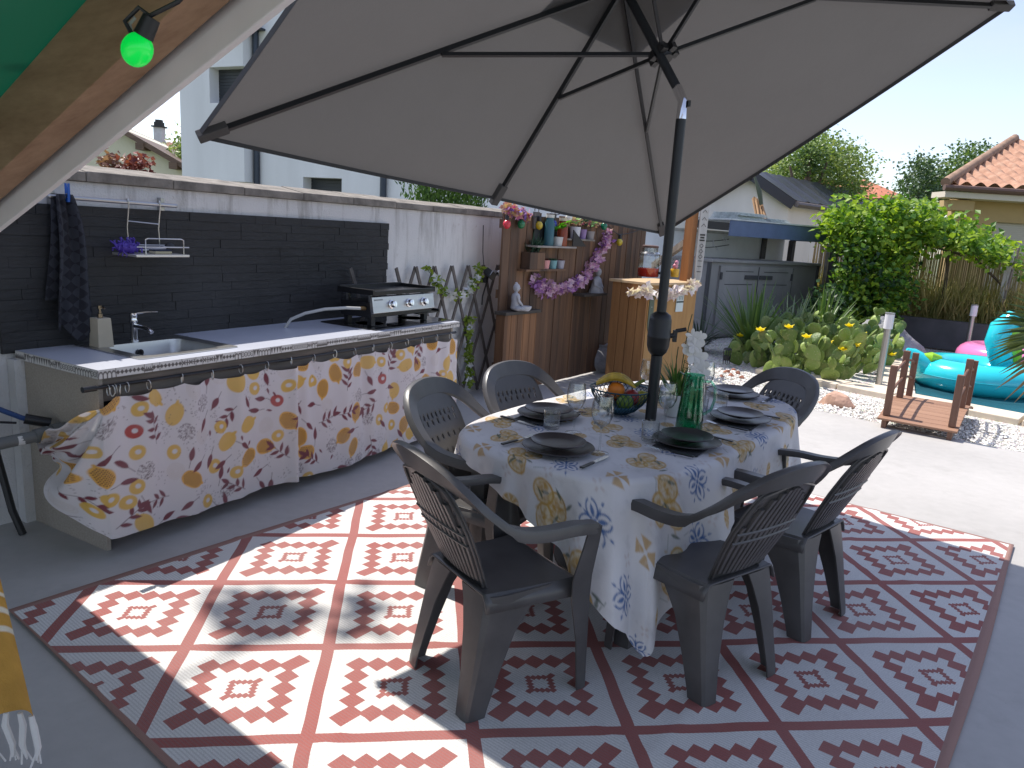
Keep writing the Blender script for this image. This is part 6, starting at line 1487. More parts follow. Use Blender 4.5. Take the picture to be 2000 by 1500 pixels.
# little wooden bridge
BW = Mwood('red_brown_bridge_wood', (.20, .10, .06), (.38, .22, .14), axis=0, scale=10); BW2 = Mwood('brown_bridge_post', (.11, .055, .036), (.22, .115, .075), axis=2, scale=12)
bl = pz(1714, 834, 0); br_ = pz(1864, 862, 0); bxv = Vector((.81, -.586, 0)); byv = Vector((-bxv.y, bxv.x, 0)); bw_ = (br_ - bl).length; BL_ = 1.36
bg = thing('garden_bridge', 'small red brown wooden arched garden bridge over the white gravel', 'bridge', bl, atan2(bxv.y, bxv.x))
arc = lambda y: .075 + .095 * sin(pi * min(1, max(0, y / BL_)))
for sx in (.025, bw_ - .065):
    mb = MB(); N = 16; top = [(y, arc(y) - .002) for y in [BL_ * i / N for i in range(N + 1)]]
    vs = []
    for x in (sx, sx + .04):
        for y, z in top: vs += [(x, y, z), (x, y, max(.0, z - .075) if 0.06 < y < BL_ - .06 else 0)]
    m_ = 2 * (N + 1); fs = []
    for i in range(N): a = 2 * i; fs += [(a, a + 1, a + 3, a + 2), (m_ + a, m_ + a + 2, m_ + a + 3, m_ + a + 1), (a, a + 2, m_ + a + 2, m_ + a), (a + 1, m_ + a + 1, m_ + a + 3, a + 3)]
    fs += [(0, m_, m_ + 1, 1), (2 * N, 2 * N + 1, m_ + 2 * N + 1, m_ + 2 * N)]; mb.add(vs, fs); mb.build('beam', BW2, bg, smooth=0)
y = -.02; k = 0
while y < BL_ - .04:
    w = .088; mb = MB(); z0, z1 = arc(y), arc(y + w); mb.add([(x, yy, z + dz) for dz in (0, .02) for x, yy, z in ((-.012, y, z0), (bw_ + .012, y, z0), (bw_ + .012, y + w, z1), (-.012, y + w, z1))], [(3, 2, 1, 0), (4, 5, 6, 7), (0, 1, 5, 4), (1, 2, 6, 5), (2, 3, 7, 6), (3, 0, 4, 7)]); mb.build('plank', BW, bg, smooth=0, bevel=.003); y += w + .004; k += 1
for x in (.045, bw_ - .045):
    P_ = []
    for y in (.07, BL_ * .5, BL_ - .07):
        z = arc(y); mb = MB(); mb.cbox((x, y, z + .022 + .235), (.058, .05, .47)); mb.build('post', BW2, bg, smooth=0, bevel=.004); P_.append((x, y, z))
    for hh in (.22, .39):
        mb = MB(); pts = []
        for i in range(9): t = i / 8; yy = .07 + (BL_ - .14) * t; pts.append((x, yy, arc(yy) + hh))
        mb.tube(pts, .0125, 8); mb.build('handrail', BW2, bg)
# inflatables in the pool
def vinyl(name, c): return M(name, c, .18, 0, coat=.3, transl=.12)
TQ = vinyl('turquoise_vinyl', (.03, .62, .72)); LM = vinyl('lime_vinyl', (.32, .62, .03)); PKV = vinyl('pink_vinyl', (.85, .25, .52))
def torus(mb, c, Rr, r, sz=.85, n=48, m=18):
    vs = [(c[0] + (Rr + r * cos(b)) * cos(a), c[1] + (Rr + r * cos(b)) * sin(a), c[2] + r * sz * sin(b)) for a in [2 * pi * i / n for i in range(n)] for b in [2 * pi * j / m for j in range(m)]]
    mb.add(vs, [(i * m + j, ((i + 1) % n) * m + j, ((i + 1) % n) * m + (j + 1) % m, i * m + (j + 1) % m) for i in range(n) for j in range(m)])
ic = Vector((5.78, 9.22, -.01)); it = thing('turquoise_swim_ring', 'turquoise inflatable bird swim ring floating by the pool edge', 'inflatable', ic)
mb = MB(); torus(mb, (0, 0, .17), .50, .225); mb.build('ring', TQ, it, smooth=60)
mb = MB(); mb.tube([(.727 * cos(a), .727 * sin(a), .17) for a in [2 * pi * i / 64 for i in range(64)]], .005, 5, loop=True); mb.build('seam', vinyl('seam_blue', (.02, .45, .55)), it)
mb = MB(); mb.lathe([(0, 0), (.02, 0), (.016, .02), (0, .022)], (-.3, -.42, .355), 10); mb.build('valve', vinyl('clear_valve', (.6, .75, .78)), it)
fx = Vector((.62, -.12, 0))
dR = Vector((CR.x, CR.y, 0)).normalized(); dF = Vector((-dR.y, dR.x, 0))
n0 = dR * .42 + dF * .12
mb = MB(); mb.tube([n0 + Vector((0, 0, .25)), n0 - dR * .05 + Vector((0, 0, .42)), n0 - dR * .12 + Vector((0, 0, .60)), n0 - dR * .10 + Vector((0, 0, .76)), n0 + dR * .0 + Vector((0, 0, .86)), n0 + dR * .12 + Vector((0, 0, .84)), n0 + dR * .2 + Vector((0, 0, .77))], [.12, .145, .15, .145, .13, .11, .06], 18); nk = mb.build('neck', TQ, it)
mb = MB(); mb.tube([n0 + dR * .11 - dF * .05 + Vector((0, 0, .30)), n0 + dR * .075 - dF * .06 + Vector((0, 0, .46)), n0 + dR * .01 - dF * .055 + Vector((0, 0, .60)), n0 - dR * .01 - dF * .05 + Vector((0, 0, .72)), n0 + dR * .05 - dF * .05 + Vector((0, 0, .80))], [.06, .09, .105, .10, .05], 14); mb.build('green_front', LM, it)
mb = MB(); mb.ball(n0 + dR * .06 - dF * .125 + Vector((0, 0, .80)), .028, 12, 8); mb.build('eye', M('eye_blue', (.02, .06, .12), .3), nk)
mb = MB(); mb.tube([n0 + dR * .16 + Vector((0, 0, .80)), n0 + dR * .26 + Vector((0, 0, .74)), n0 + dR * .31 + Vector((0, 0, .66))], [.07, .055, .015], 12); mb.build('beak', vinyl('green_vinyl', (.02, .32, .12)), it)
mb = MB(); mb.tube([-dR * .52 + Vector((0, 0, .2)), -dR * .70 + Vector((0, 0, .28)), -dR * .82 + dF * .02 + Vector((0, 0, .40)), -dR * .88 + dF * .02 + Vector((0, 0, .44))], [.15, .13, .07, .02], 12); mb.build('tail', TQ, it)
mb = MB(); mb.tube([-dR * .50 - dF * .07 + Vector((0, 0, .345)), -dR * .62 - dF * .06 + Vector((0, 0, .36)), -dR * .70 - dF * .03 + Vector((0, 0, .385))], [.05, .075, .02], 10); mb.build('tail_patch', LM, it)
ip = Vector((7.35, 11.0, -.01)); pt = thing('pink_swim_ring', 'pink inflatable swim ring behind the turquoise one in the pool', 'inflatable', ip)
mb = MB(); torus(mb, (0, 0, .17), .46, .225); mb.build('ring', PKV, pt, smooth=60)
mb = MB(); mb.tube([dR * .40 + Vector((0, 0, .25)), dR * .46 + Vector((0, 0, .5)), dR * .42 + Vector((0, 0, .8)), dR * .3 + Vector((0, 0, .95)), dR * .15 + Vector((0, 0, .9))], [.12, .11, .10, .10, .06], 14); mb.build('neck', PKV, pt)
# low dark garden wall, reed fence, posts, dry grass
lw = thing('low_garden_wall', 'low dark grey retaining wall behind the pool', 'wall'); mb = MB()
la, lb = Vector((5.2, 14.55, 0)), Vector((13.5, 8.4, 0)); d = (lb - la).normalized(); nn = Vector((-d.y, d.x, 0)); mb.slab([la, lb, lb + Vector((0, 0, .50)), la + Vector((0, 0, .50))], nn * .18); mb.build('face', M('dark_render', (.085, .085, .09), .85, var=.2, vs=3), lw, smooth=0)
gmb = MB(); rr = random.Random(9)
for k in range(9000):
    t = rr.random(); off = rr.uniform(.2, 1.3); p = la.lerp(lb, t) + nn * off + Vector((0, 0, .42)); h = rr.uniform(.25, .85) * (1 if rr.random() < .7 else 1.3); q = Vector((rr.gauss(0, .35), rr.gauss(0, .35), 1)); gmb.leaf(p, q, (rr.gauss(0, 1), rr.gauss(0, 1), 0), h, .022, .1)
tag(gmb.build('dry_grass', Mleaf('dry_grass_blade', (.17, .19, .05), (.46, .38, .16), .4, .7), smooth=0), kind='stuff')
sheet('raised_bed', [tuple((la + nn * .15).xy), tuple((lb + nn * .15).xy), tuple((lb + nn * 3).xy), tuple((la + nn * 3).xy)], .44, MAT['earth'])
rf = thing('reed_fence', 'straw coloured reed fence behind the dry grass and vine', 'fence'); mb = MB(); p0 = la + nn * 1.5; p1 = lb + nn * 1.5; n = 520
for k in range(n):
    p = p0.lerp(p1, k / n) + nn * rr.uniform(-.015, .015); h = 1.75 + rr.uniform(-.12, .1); mb.bar(p + Vector((0, 0, .4)), p + Vector((rr.uniform(-.02, .02), 0, h)), .018, .012, nn)
mb.build('reeds', Mleaf('reed_stalk', (.34, .24, .13), (.55, .42, .24), .1, .8), rf, smooth=0)
t_ = thing('concrete_post', 'whitish concrete fence post in front of the reed fence', 'post', la.lerp(lb, .335) + nn * .7 + Vector((0, 0, .4))); mb = MB(); mb.bar((0, 0, 0), (.03, 0, 1.35), .10, .10, nn); mb.build('shaft', M('pale_concrete', (.52, .50, .47), .9, var=.2, vs=10), t_, smooth=0, bevel=.01)
t_ = thing('wooden_stake', 'thin brown leaning stake supporting the vine', 'stake', la.lerp(lb, .34) + nn * .35 + Vector((0, 0, .4))); mb = MB(); mb.tube([(0, 0, 0), (.05, .02, .7), (.12, .03, 1.4)], .022, 8); mb.build('shaft', MAT['greywood'], t_)
# vine and bush
def mass(name, label, cat, poly, Y0, Y1, n, L, mats, seed, trunk=None, group=None, dens=None, part='foliage', base=None, droop=-.15):
    """foliage through the volume whose outline fills poly (seen from the terrace), between depths Y0 and Y1"""
    rr = random.Random(seed); xs = [p[0] for p in poly]; ys = [p[1] for p in poly]
    c0 = base or py(sum(xs) / len(xs), max(ys), (Y0 + Y1) / 2); c0 = Vector((c0.x, c0.y, max(c0.z, 0))) if base is None else base
    t_ = thing(name, label, cat, c0, 0, group); mbs = [MB() for _ in mats]; k = 0; tries = 0
    cl = []
    while len(cl) < max(12, n // 26) and tries < 60000:
        tries += 1; q = (rr.uniform(min(xs), max(xs)), rr.uniform(min(ys), max(ys)))
        if inpoly(q, poly): cl.append(py(q[0], q[1], rr.uniform(Y0, Y1)))
    sp_ = (Y0 + Y1) / 2 / FOC * 17
    for c_ in cl:
        mi = rr.randrange(len(mats)); s_ = sp_ * rr.uniform(.5, 1.25)
        for j in range(26):
            p = c_ + Vector((rr.uniform(-1.6, 1.6) * s_, rr.uniform(-1.6, 1.6) * s_, rr.uniform(-1.4, 1.4) * s_)) - c0
            mbs[mi if rr.random() < .8 else rr.randrange(len(mats))].leaf(p, (rr.gauss(0, 1), rr.gauss(0, 1), rr.gauss(droop, .7)), (rr.gauss(0, .7), rr.gauss(-.4, .7), 1), L * rr.uniform(.6, 1.2), L * rr.uniform(.55, .9), .18)
    for m_, b_ in zip(mats, mbs):
        if b_.v: b_.build(part, m_, t_, smooth=0)
    if trunk:
        mb = MB()
        for pth, r in trunk: mb.tube([Vector(p) - c0 for p in pth], r, 8)
        mb.build('trunk', M('bark', (.11, .085, .06), .95, var=.3, vs=12, bs=.6, bscale=30, bd=.02), t_)
    return t_
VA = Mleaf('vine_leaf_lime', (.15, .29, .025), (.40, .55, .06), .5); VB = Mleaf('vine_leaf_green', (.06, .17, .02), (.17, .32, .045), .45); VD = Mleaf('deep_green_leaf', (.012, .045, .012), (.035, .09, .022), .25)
P2 = lambda x, y, Y: tuple(py(x, y, Y))
mass('grape_vine', 'bright green grape vine spreading along the top of the reed fence', 'vine', [(1600, 440), (1622, 424), (1645, 402), (1700, 412), (1745, 405), (1795, 396), (1840, 425), (1900, 440), (1935, 480), (1998, 515), (2010, 545), (1960, 528), (1925, 500), (1860, 482), (1800, 478), (1745, 500), (1690, 500), (1650, 470), (1612, 452)], 12.6, 14.2, 6200, .13, [VA, VB, VA], 5,
     trunk=[([P2(1838, 600, 13.6), P2(1848, 545, 13.6), P2(1852, 490, 13.6)], .03), ([P2(1852, 490, 13.6), P2(1905, 505, 13.3), P2(1960, 560, 13.2)], .022), ([P2(1852, 490, 13.6), P2(1780, 470, 13.6), P2(1690, 460, 13.6)], .022)])
mass('leafy_bush', 'round green bush in front of the reed fence beside the blue shelter', 'bush', [(1655, 470), (1700, 478), (1760, 500), (1775, 545), (1765, 595), (1735, 618), (1660, 618), (1645, 570)], 12.4, 13.6, 4200, .11, [VB, VD, VB, VA], 6, trunk=[([P2(1690, 640, 13), P2(1695, 560, 13)], .04)])
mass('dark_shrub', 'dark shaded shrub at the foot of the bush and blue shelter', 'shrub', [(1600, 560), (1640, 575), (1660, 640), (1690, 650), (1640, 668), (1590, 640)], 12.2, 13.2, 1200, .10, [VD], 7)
# palm fronds reaching in from the right
pc_ = py(2105, 680, 6.6); pm = thing('fan_palm', 'fan palm with narrow leaf blades reaching in at the right edge', 'palm', Vector((pc_.x, pc_.y, 0)))
mb = MB(); mb.tube([(0, 0, -.02), (.02, 0, .35), (0, 0, pc_.z)], [.09, .08, .06], 10); mb.build('trunk', M('palm_trunk', (.12, .09, .055), .95, var=.3, vs=20), pm)
PM = Mleaf('palm_blade', (.04, .075, .022), (.16, .20, .055), .25, .5); PMB = Mleaf('dry_palm_blade', (.16, .11, .05), (.26, .19, .08), .15, .6)
def fan(hub, axis, n, L, spread, mat, seed, name='frond'):
    rr = random.Random(seed); mb = MB(); axis = Vector(axis).normalized(); side = axis.cross(CF).normalized(); nrm = side.cross(axis)
    o0 = Vector((0, 0, pc_.z)); mb.tube([o0, o0.lerp(hub, .5) + Vector((0, 0, .04)), hub], .008, 6)
    for k in range(n):
        a = (k / max(1, n - 1) - .5) * spread + rr.uniform(-.03, .03); d = axis * cos(a) + side * sin(a); l = L * rr.uniform(.85, 1.05) * (1 - .15 * abs(a)); s2 = nrm.cross(d).normalized(); w = .021
        pts = [hub + d * (l * t) + Vector((0, 0, -.22 * l * t * t * t)) + nrm * (.03 * sin(k * 2.1)) * t for t in (0, .35, .7, 1.0)]; vs = []
        for q, ww in zip(pts, (.35, 1, .75, .03)): vs += [q - s2 * w * ww, q + nrm * .006 * ww, q + s2 * w * ww]
        mb.add(vs, [(3 * j + e, 3 * j + e + 1, 3 * j + e + 4, 3 * j + e + 3) for j in range(3) for e in (0, 1)])
    mb.build(name, mat, pm, smooth=0)
H1 = Vector((0, 0, pc_.z)) - CR * .10 + CU * .08
fan(H1, -CR * .8 + CU * .62, 26, .74, 1.5, PM, 3); fan(H1 - CF * .15 - CU * .05, -CR + CU * .18, 14, .72, .9, PM, 4); fan(H1 - CF * .1 - CU * .12, -CR - CU * .35, 4, .66, .5, PMB, 5, 'dry_frond'); fan(H1 + CR * .1, CR * .1 + CU, 20, .7, 1.7, PM, 6)
# white back wall, grey cabinet and blue shelter
bwd = Vector((2.52, 1.77, 0)).normalized(); bwn = Vector((-bwd.y, bwd.x, 0)); CBL = Vector((3.17, 12.42, 0))
bwall = thing('white_back_wall', 'white rendered garden wall with grey coping behind the wooden bar', 'wall'); o0 = CBL - bwd * 4.2 + bwn * 1.05; o1 = CBL + bwd * 3.3 + bwn * 1.05
mb = MB(); mb.slab([o0, o1, o1 + Vector((0, 0, 1.74)), o0 + Vector((0, 0, 1.74))], bwn * .16); mb.build('face', MAT['white_wall'], bwall, smooth=0)
mb = MB(); mb.slab([o0 - bwn * .03 + Vector((0, 0, 1.742)), o1 - bwn * .03 + Vector((0, 0, 1.742)), o1 - bwn * .03 + Vector((0, 0, 1.79)), o0 - bwn * .03 + Vector((0, 0, 1.79))], bwn * .22); mb.build('coping', M('pale_coping', (.5, .48, .45), .8, var=.2, vs=6), bwall, smooth=0)
cb = thing('grey_cabinet', 'wide grey plastic garden cabinet with two doors behind the yuccas', 'cabinet', CBL, atan2(bwd.y, bwd.x))
CG = M('grey_resin', (.27, .26, .255), .55, var=.1, vs=4, bs=.1, bscale=80, stretch=(1, 1, .1)); CDK = M('dark_resin', (.06, .06, .065), .5)
CW, CHt = 2.95, 1.26
mb = MB(); mb.box(0, CW, .03, .95, 0, CHt); mb.build('body', CG, cb, smooth=0)
mb = MB(); mb.box(-.05, CW + .05, -.03, .98, CHt + .001, CHt + .05); mb.build('lid', CG, cb, smooth=0, bevel=.01)
for x in (-.05, CW): mb = MB(); mb.box(x, x + .045, .0, .06, 0, CHt); mb.build('corner_post', CDK, cb, smooth=0)
for x0, x1 in ((.22, 1.22), (1.235, 2.2)):
    mb = MB(); mb.box(x0, x1, 0.0, .028, .04, CHt - .05); dr = mb.build('door', CG, cb, smooth=0, bevel=.006)
    mb = MB(); s_ = 1 if x0 < 1 else -1; hx = x1 - .02 if s_ > 0 else x0 + .02
    mb.box(min(hx, hx - s_ * .34), max(hx, hx - s_ * .34), -.03, .0, CHt - .27, CHt - .20); mb.build('handle', CDK, dr, smooth=0, bevel=.006)
    mb = MB()
    for z in (CHt - .14, CHt - .36): mb.box(x0 + .14, x1 - .14, -.004, -.0005, z - .006, z + .006)
    mb.box(x0 - .004, x0 + .004, -.003, -.0005, .05, CHt - .06); mb.box(x1 - .004, x1 + .004, -.003, -.0005, .05, CHt - .06)
    mb.build('groove', CDK, dr, smooth=0)
    mb = MB(); xx = x0 + .03 if s_ > 0 else x1 - .03; mb.box(xx - .02, xx + .02, -.02, -.0005, CHt - .28, CHt - .16); mb.build('hinge', CDK, dr, smooth=0)
sh = thing('blue_shelter', 'lean-to shelter with a dark blue fascia over the grey cabinet', 'shelter', CBL, atan2(bwd.y, bwd.x))
BF = M('blue_grey_paint', (.10, .14, .25), .5, var=.12, vs=5)
mb = MB(); mb.box(.12, 3.36, -.20, -.16, 1.70, 1.95); mb.box(3.32, 3.36, -.155, .95, 1.70, 1.95); mb.build('fascia', BF, sh, smooth=0, bevel=.004)
mb = MB(); mb.box(.10, 3.38, -.22, 1.0, 1.952, 1.975); mb.build('roof_sheet', M('pale_polycarbonate', (.55, .57, .58), .35, var=.15, vs=8), sh, smooth=0)
mb = MB(); mb.box(3.20, 3.31, -.14, -.04, 0, 1.70); mb.build('post', M('dark_post', (.07, .065, .07), .6), sh, smooth=0); mb = MB(); mb.box(3.22, 3.31, .80, .90, 0, 1.70); mb.build('post', M('dark_post', (.07, .065, .07), .6), sh, smooth=0)
mb = MB(); mb.box(3.37, 3.6, .1, .16, 0, 1.66); mb.build('side_board', M('pale_board', (.42, .38, .36), .7, var=.2, vs=8), sh, smooth=0)
mb = MB(); mb.box(2.55, 2.68, 1.0, 1.03, 1.32, 1.85); mb.build('rear_post', CDK, sh, smooth=0)
GLM = M('stacked_glass_edge', (.55, .60, .60), .2, var=.3, vs=20)
for i, (x0, x1, z) in enumerate(((.40, 1.15, 1.985), (.43, 1.18, 2.042), (1.25, 1.8, 1.985))):
    mb = MB(); 
    for k in range(4): mb.box(x0 + k * .01, x1 - k * .008, -.1 + .02 * k, .5, z + k * .014, z + k * .014 + .009)
    tag(mb.build('glass_sheets', GLM, smooth=0), ('lower stack of old glass sheets at the left of the shelter roof', 'upper stack of old glass sheets at the left of the shelter roof', 'single stack of glass sheets at the middle of the shelter roof')[i], 'glass', 'glass sheets on the shelter roof')
    o = bpy.data.objects[-1] if False else COL.objects[-1]; o.location = CBL; o.rotation_euler = (0, 0, atan2(bwd.y, bwd.x))
# icicle lights on the white wall
il = thing('icicle_lights', 'two strands of small white string lights on the white back wall', 'lights'); mb = MB()
def bwp(x, y): return pplane(x, y, o0 - bwn * .03, bwn)
for (x0, y0, x1, y1) in ((1362, 470, 1424, 467), (1360, 483, 1424, 478)): a_, b_ = bwp(x0, y0), bwp(x1, y1); mb.tube([a_.lerp(b_, i / 8) + Vector((0, 0, -.02 * sin(pi * i / 8))) for i in range(9)], .006, 5)
mb.build('cable', MAT['blackplastic'], il); 
for x, y in ((1372, 484), (1392, 468), (1393, 476), (1400, 482), (1412, 463), (1417, 466)): mb = MB(); mb.tube([bwp(x, y), bwp(x + 2, y + 6)], .012, 6); mb.build('lamp', M('white_led', (.8, .8, .85), .3), il)
# ------------------------------------------------------------------ houses and trees beyond
WH = M('white_house_render', (.74, .745, .76), .85, var=.07, vs=1.6, stretch=(1, 1, .25), bs=.25, bscale=60); SHU = M('anthracite_shutter', (.03, .035, .042), .5); ZINC = M('dark_zinc_pipe', (.045, .055, .075), .4, .5)
hd_ = Vector((.914, -.407, 0)); hn = Vector((-.407, -.914, 0)); hp0 = py(500, 300, 14)
def HP(x, y, off=0.0): return pplane(x, y, hp0 + hn * off, hn)
mh = thing('modern_house', 'white modern two storey house with dark shutters behind the garden wall', 'house')
def hslab(x0, y0, x1, y1, off, th, top=None, bot=None):
    a_, b_ = HP(x0, (y0 + y1) / 2, off), HP(x1, (y0 + y1) / 2, off); za = HP((x0 + x1) / 2, y0, off).z if top is None else top; zb = HP((x0 + x1) / 2, y1, off).z if bot is None else bot
    return [Vector((a_.x, a_.y, zb)), Vector((b_.x, b_.y, zb)), Vector((b_.x, b_.y, za)), Vector((a_.x, a_.y, za))]
ua = lambda x: (HP(x, 300) - hp0).dot(hd_)
def hbox(u0, u1, z0, z1, d0, d1, mb):   # d measured outwards from the facade
    a = Vector((hp0.x, hp0.y, 0)); vs = []
    for z in (z0, z1):
        for d in (d0, d1):
            for u in (u0, u1): vs.append(a + hd_ * u + hn * d + Vector((0, 0, z)))
    mb.add(vs, [(0, 1, 3, 2), (4, 6, 7, 5), (0, 4, 5, 1), (2, 3, 7, 6), (0, 2, 6, 4), (1, 5, 7, 3)])
zat = lambda x, y: HP(x, y).z
W1 = (ua(592), ua(668), zat(630, 376) - .5, zat(630, 347)); W2 = (ua(435), ua(500), zat(460, 206), zat(460, 137)); W0x = ua(378)
uR = ua(1100)
mb = MB()
# main wall with window openings (butted pieces)
zb0, ztp = -.1, 7.2
hbox(ua(502), W1[0], zb0, ztp, -.35, 0, mb); hbox(W1[0], W1[1], zb0, W1[2], -.35, 0, mb); hbox(W1[0], W1[1], W1[3], ztp, -.35, 0, mb); hbox(W1[1], uR, zb0, ztp, -.35, 0, mb)
zl = zat(460, 356)
# left volume, slightly proud and overhanging
hbox(W0x, W2[0], zl, ztp, -5.5, .28, mb); hbox(W2[0], ua(499), zl, W2[2], -.35, .28, mb); hbox(W2[0], ua(499), W2[3], ztp, -.35, .28, mb)
hbox(W0x, ua(430), zb0, zl - .002, -5.5, .0, mb)
hbox(ua(502), uR, zb0, ztp, -6, -.36, mb)
mb.build('wall', WH, mh, smooth=0)
mb = MB(); hbox(ua(432), ua(499), zb0, zl - .003, -1.2, -.9, mb); mb.build('recess', M('dark_recess', (.03, .03, .035), .7), mh, smooth=0)
for (u0, u1, z0, z1), off in ((W1, -.22), (W2, .06)):
    mb = MB(); z = z0
    while z < z1 - .001: hbox(u0, u1, z, min(z + .052, z1), off - .02, off, mb); z += .056
    hbox(u0, u1, z0, z1, off - .06, off - .025, mb); mb.build('shutter', SHU, mh, smooth=0)
mb = MB(); hbox(W1[0] - .04, W1[1] + .04, W1[2] - .05, W1[2] - .002, .001, .07, mb); mb.build('window_sill', M('grey_sill', (.35, .35, .36), .7), mh, smooth=0)
mb = MB()
for x in (501, 750): p = HP(x, 300, .06 if x > 600 else .05); mb.tube([(p.x, p.y, zb0), (p.x, p.y, 5.9 if x < 600 else 6.5)], .055, 10)
mb.build('downpipe', ZINC, mh); mb = MB(); hbox(ua(470), ua(520), zat(500, 62), zat(500, 58), .0, .5, mb); mb.build('gutter', ZINC, mh, smooth=0)
mb = MB(); p = HP(374, 292, .1); mb.cbox(p, (.16, .16, .16)); mb.build('wall_lamp', M('white_lamp', (.7, .7, .7), .4), mh, smooth=0, bevel=.03)
# cream house with a brown roof at the left
CR_ = M('cream_render', (.62, .60, .47), .85, var=.06, vs=2); RFB = Mwood('brown_roof_edge', (.08, .05, .035), (.17, .11, .075), axis=0)
ch = thing('cream_house', 'pale cream house with a brown gabled roof beyond the wall', 'house')
Yc = 24.0; c = lambda x, y, dY=0: py(x, y, Yc) + Vector((-.25, 1, 0)) * dY
mb = MB(); ap, er = c(225, 240), c(366, 330); mb.slab([c(20, 360), c(366, 352), er, ap, c(20, 330)], Vector((-.25, 1, 0)) * 7); mb.build('wall', CR_, ch, smooth=0)
mb = MB(); d_ = Vector((-.25, 1, 0)); a0_, a1_ = c(205, 230) - d_ * .4, c(392, 338) - d_ * .4; a2_ = c(0, 330) - d_ * .4; th_ = Vector((0, 0, -.17))
mb.add([a0_, a1_, a1_ + th_, a0_ + th_] + [p + d_ * 8 for p in (a0_, a1_, a1_ + th_, a0_ + th_)], [(0, 3, 2, 1), (4, 5, 6, 7), (0, 1, 5, 4), (3, 7, 6, 2), (1, 2, 6, 5), (0, 4, 7, 3)])
mb.add([a0_, a2_, a2_ + th_, a0_ + th_] + [p + d_ * 8 for p in (a0_, a2_, a2_ + th_, a0_ + th_)], [(0, 1, 2, 3), (4, 7, 6, 5), (0, 4, 5, 1), (3, 2, 6, 7), (1, 5, 6, 2), (0, 3, 7, 4)]); mb.build('roof', RFB, ch, smooth=0)
mb = MB()
for x, y in ((283, 285), (347, 322)): p = c(x, y) - d_ * .2; mb.cbox(p + Vector((0, 0, -.05)), (.25, .5, .2))
mb.build('purlin_end', RFB, ch, smooth=0)
TILE = M('weathered_red_tile', (.22, .10, .065), .85, var=.35, vs=12)
fh = thing('tiled_house', 'distant house with a brown red tiled roof and white chimney', 'house'); Yf = 33
g_ = lambda x, y, dY=0: py(x, y, Yf + dY)
mb = MB(); q0, q1, q2, q3 = g_(300, 279, 2), g_(372, 279, 2), g_(395, 316), g_(290, 316)
nx_, ny_ = 60, 9
mb.grid(nx_, ny_, lambda a, b: q3.lerp(q2, a).lerp(q0.lerp(q1, a), b) + Vector((0, 0, .05 * abs(sin(a * 26)) + .04 * ((b * 8) % 1.0)))); mb.build('roof', TILE, fh)
mb = MB(); a_, b_ = g_(296, 317, .3), g_(392, 317, .3); mb.slab([a_ + Vector((0, 0, -4)), b_ + Vector((0, 0, -4)), b_, a_], Vector((0, 4, 0))); mb.build('wall', CR_, fh, smooth=0)
p = g_(312, 275, 1); mb = MB(); mb.cbox(p, (.36, .36, 1.1)); chm = mb.build('chimney', M('white_chimney', (.6, .6, .6), .85, var=.1), fh, smooth=0)
mb = MB(); mb.cbox(p + Vector((0, 0, .585)), (.5, .5, .06)); mb.cbox(p + Vector((0, 0, .70)), (.32, .32, .16)); mb.cbox(p + Vector((0, 0, .83)), (.24, .24, .10)); mb.build('chimney_cap', M('sooty_cap', (.05, .05, .05), .9), chm, smooth=0)
TG = Mleaf('tree_leaf_mid', (.09, .17, .04), (.23, .33, .09), .45); TG2 = Mleaf('tree_leaf_light', (.15, .24, .08), (.34, .42, .16), .45); TD = Mleaf('tree_leaf_dark', (.035, .09, .03), (.10, .18, .05), .35)
def trunk_of(x, ytop, Y, r): 
    t = py(x, ytop, Y); return [([(t.x, t.y, -.1), (t.x + .1, t.y, t.z * .5), tuple(t)], [r, r * .7, r * .3]), ([(t.x + .05, t.y, t.z * .45), (t.x + .7, t.y + .2, t.z * .95)], [r * .5, r * .15]), ([(t.x + .05, t.y, t.z * .5), (t.x - .7, t.y - .2, t.z * .9)], [r * .5, r * .15])]
mass('olive_tree', 'small pale green tree between the cream house and the white house', 'tree', [(362, 250), (378, 256), (392, 300), (390, 345), (352, 345), (346, 310), (355, 280)], 26, 28, 1400, .16, [TG2, TG], 11, trunk_of(368, 320, 27, .12), part='crown')
# plants above the wall: red shrub and dry twigs
mass('red_shrub', 'dark red leaved shrub peeping over the garden wall coping', 'shrub', [(250, 328), (260, 322), (272, 324), (282, 334), (280, 345), (246, 342)], 6.0, 6.3, 260, .06, [Mleaf('red_leaf', (.14, .03, .03), (.30, .09, .07), .3)], 12, trunk_of(265, 345, 6.2, .03), part='foliage')
mass('red_shrub', 'sparse dry reddish twigs over the wall coping left of the red shrub', 'shrub', [(203, 318), (222, 313), (238, 330), (232, 340), (205, 335)], 6.0, 6.3, 90, .06, [Mleaf('dry_leaf', (.18, .08, .06), (.34, .2, .14), .3)], 13, trunk_of(218, 338, 6.15, .015), part='foliage')
# clipped conifer hedge behind the wall
hg = thing('conifer_hedge', 'clipped dark green conifer hedge rising behind the garden wall', 'hedge'); mb = MB(); rr = random.Random(6)
ha, hb = wp(*(lambda q: (q.x, q.y, 0))(pv(824, 380, 4.9))), wp(*(lambda q: (q.x, q.y, 0))(pv(950, 380, 4.9)))
for k in range(11000):
    p = ha.lerp(hb, rr.random()) + WV * rr.uniform(0, .35) + Vector((0, 0, rr.uniform(.3, 2.35)))
    e = rr.random()
    if e < .6: p = ha.lerp(hb, rr.random()) + WV * rr.uniform(-.04, .1) + Vector((0, 0, rr.uniform(.8, 2.35)))
    mb.leaf(p, (rr.gauss(0, .5), rr.gauss(0, .5), 1), (rr.gauss(0, 1), rr.gauss(0, 1), 0), .065, .022, .1)
mb.build('foliage', Mleaf('conifer_green', (.025, .075, .01), (.10, .20, .03), .25, .6), hg, smooth=0)
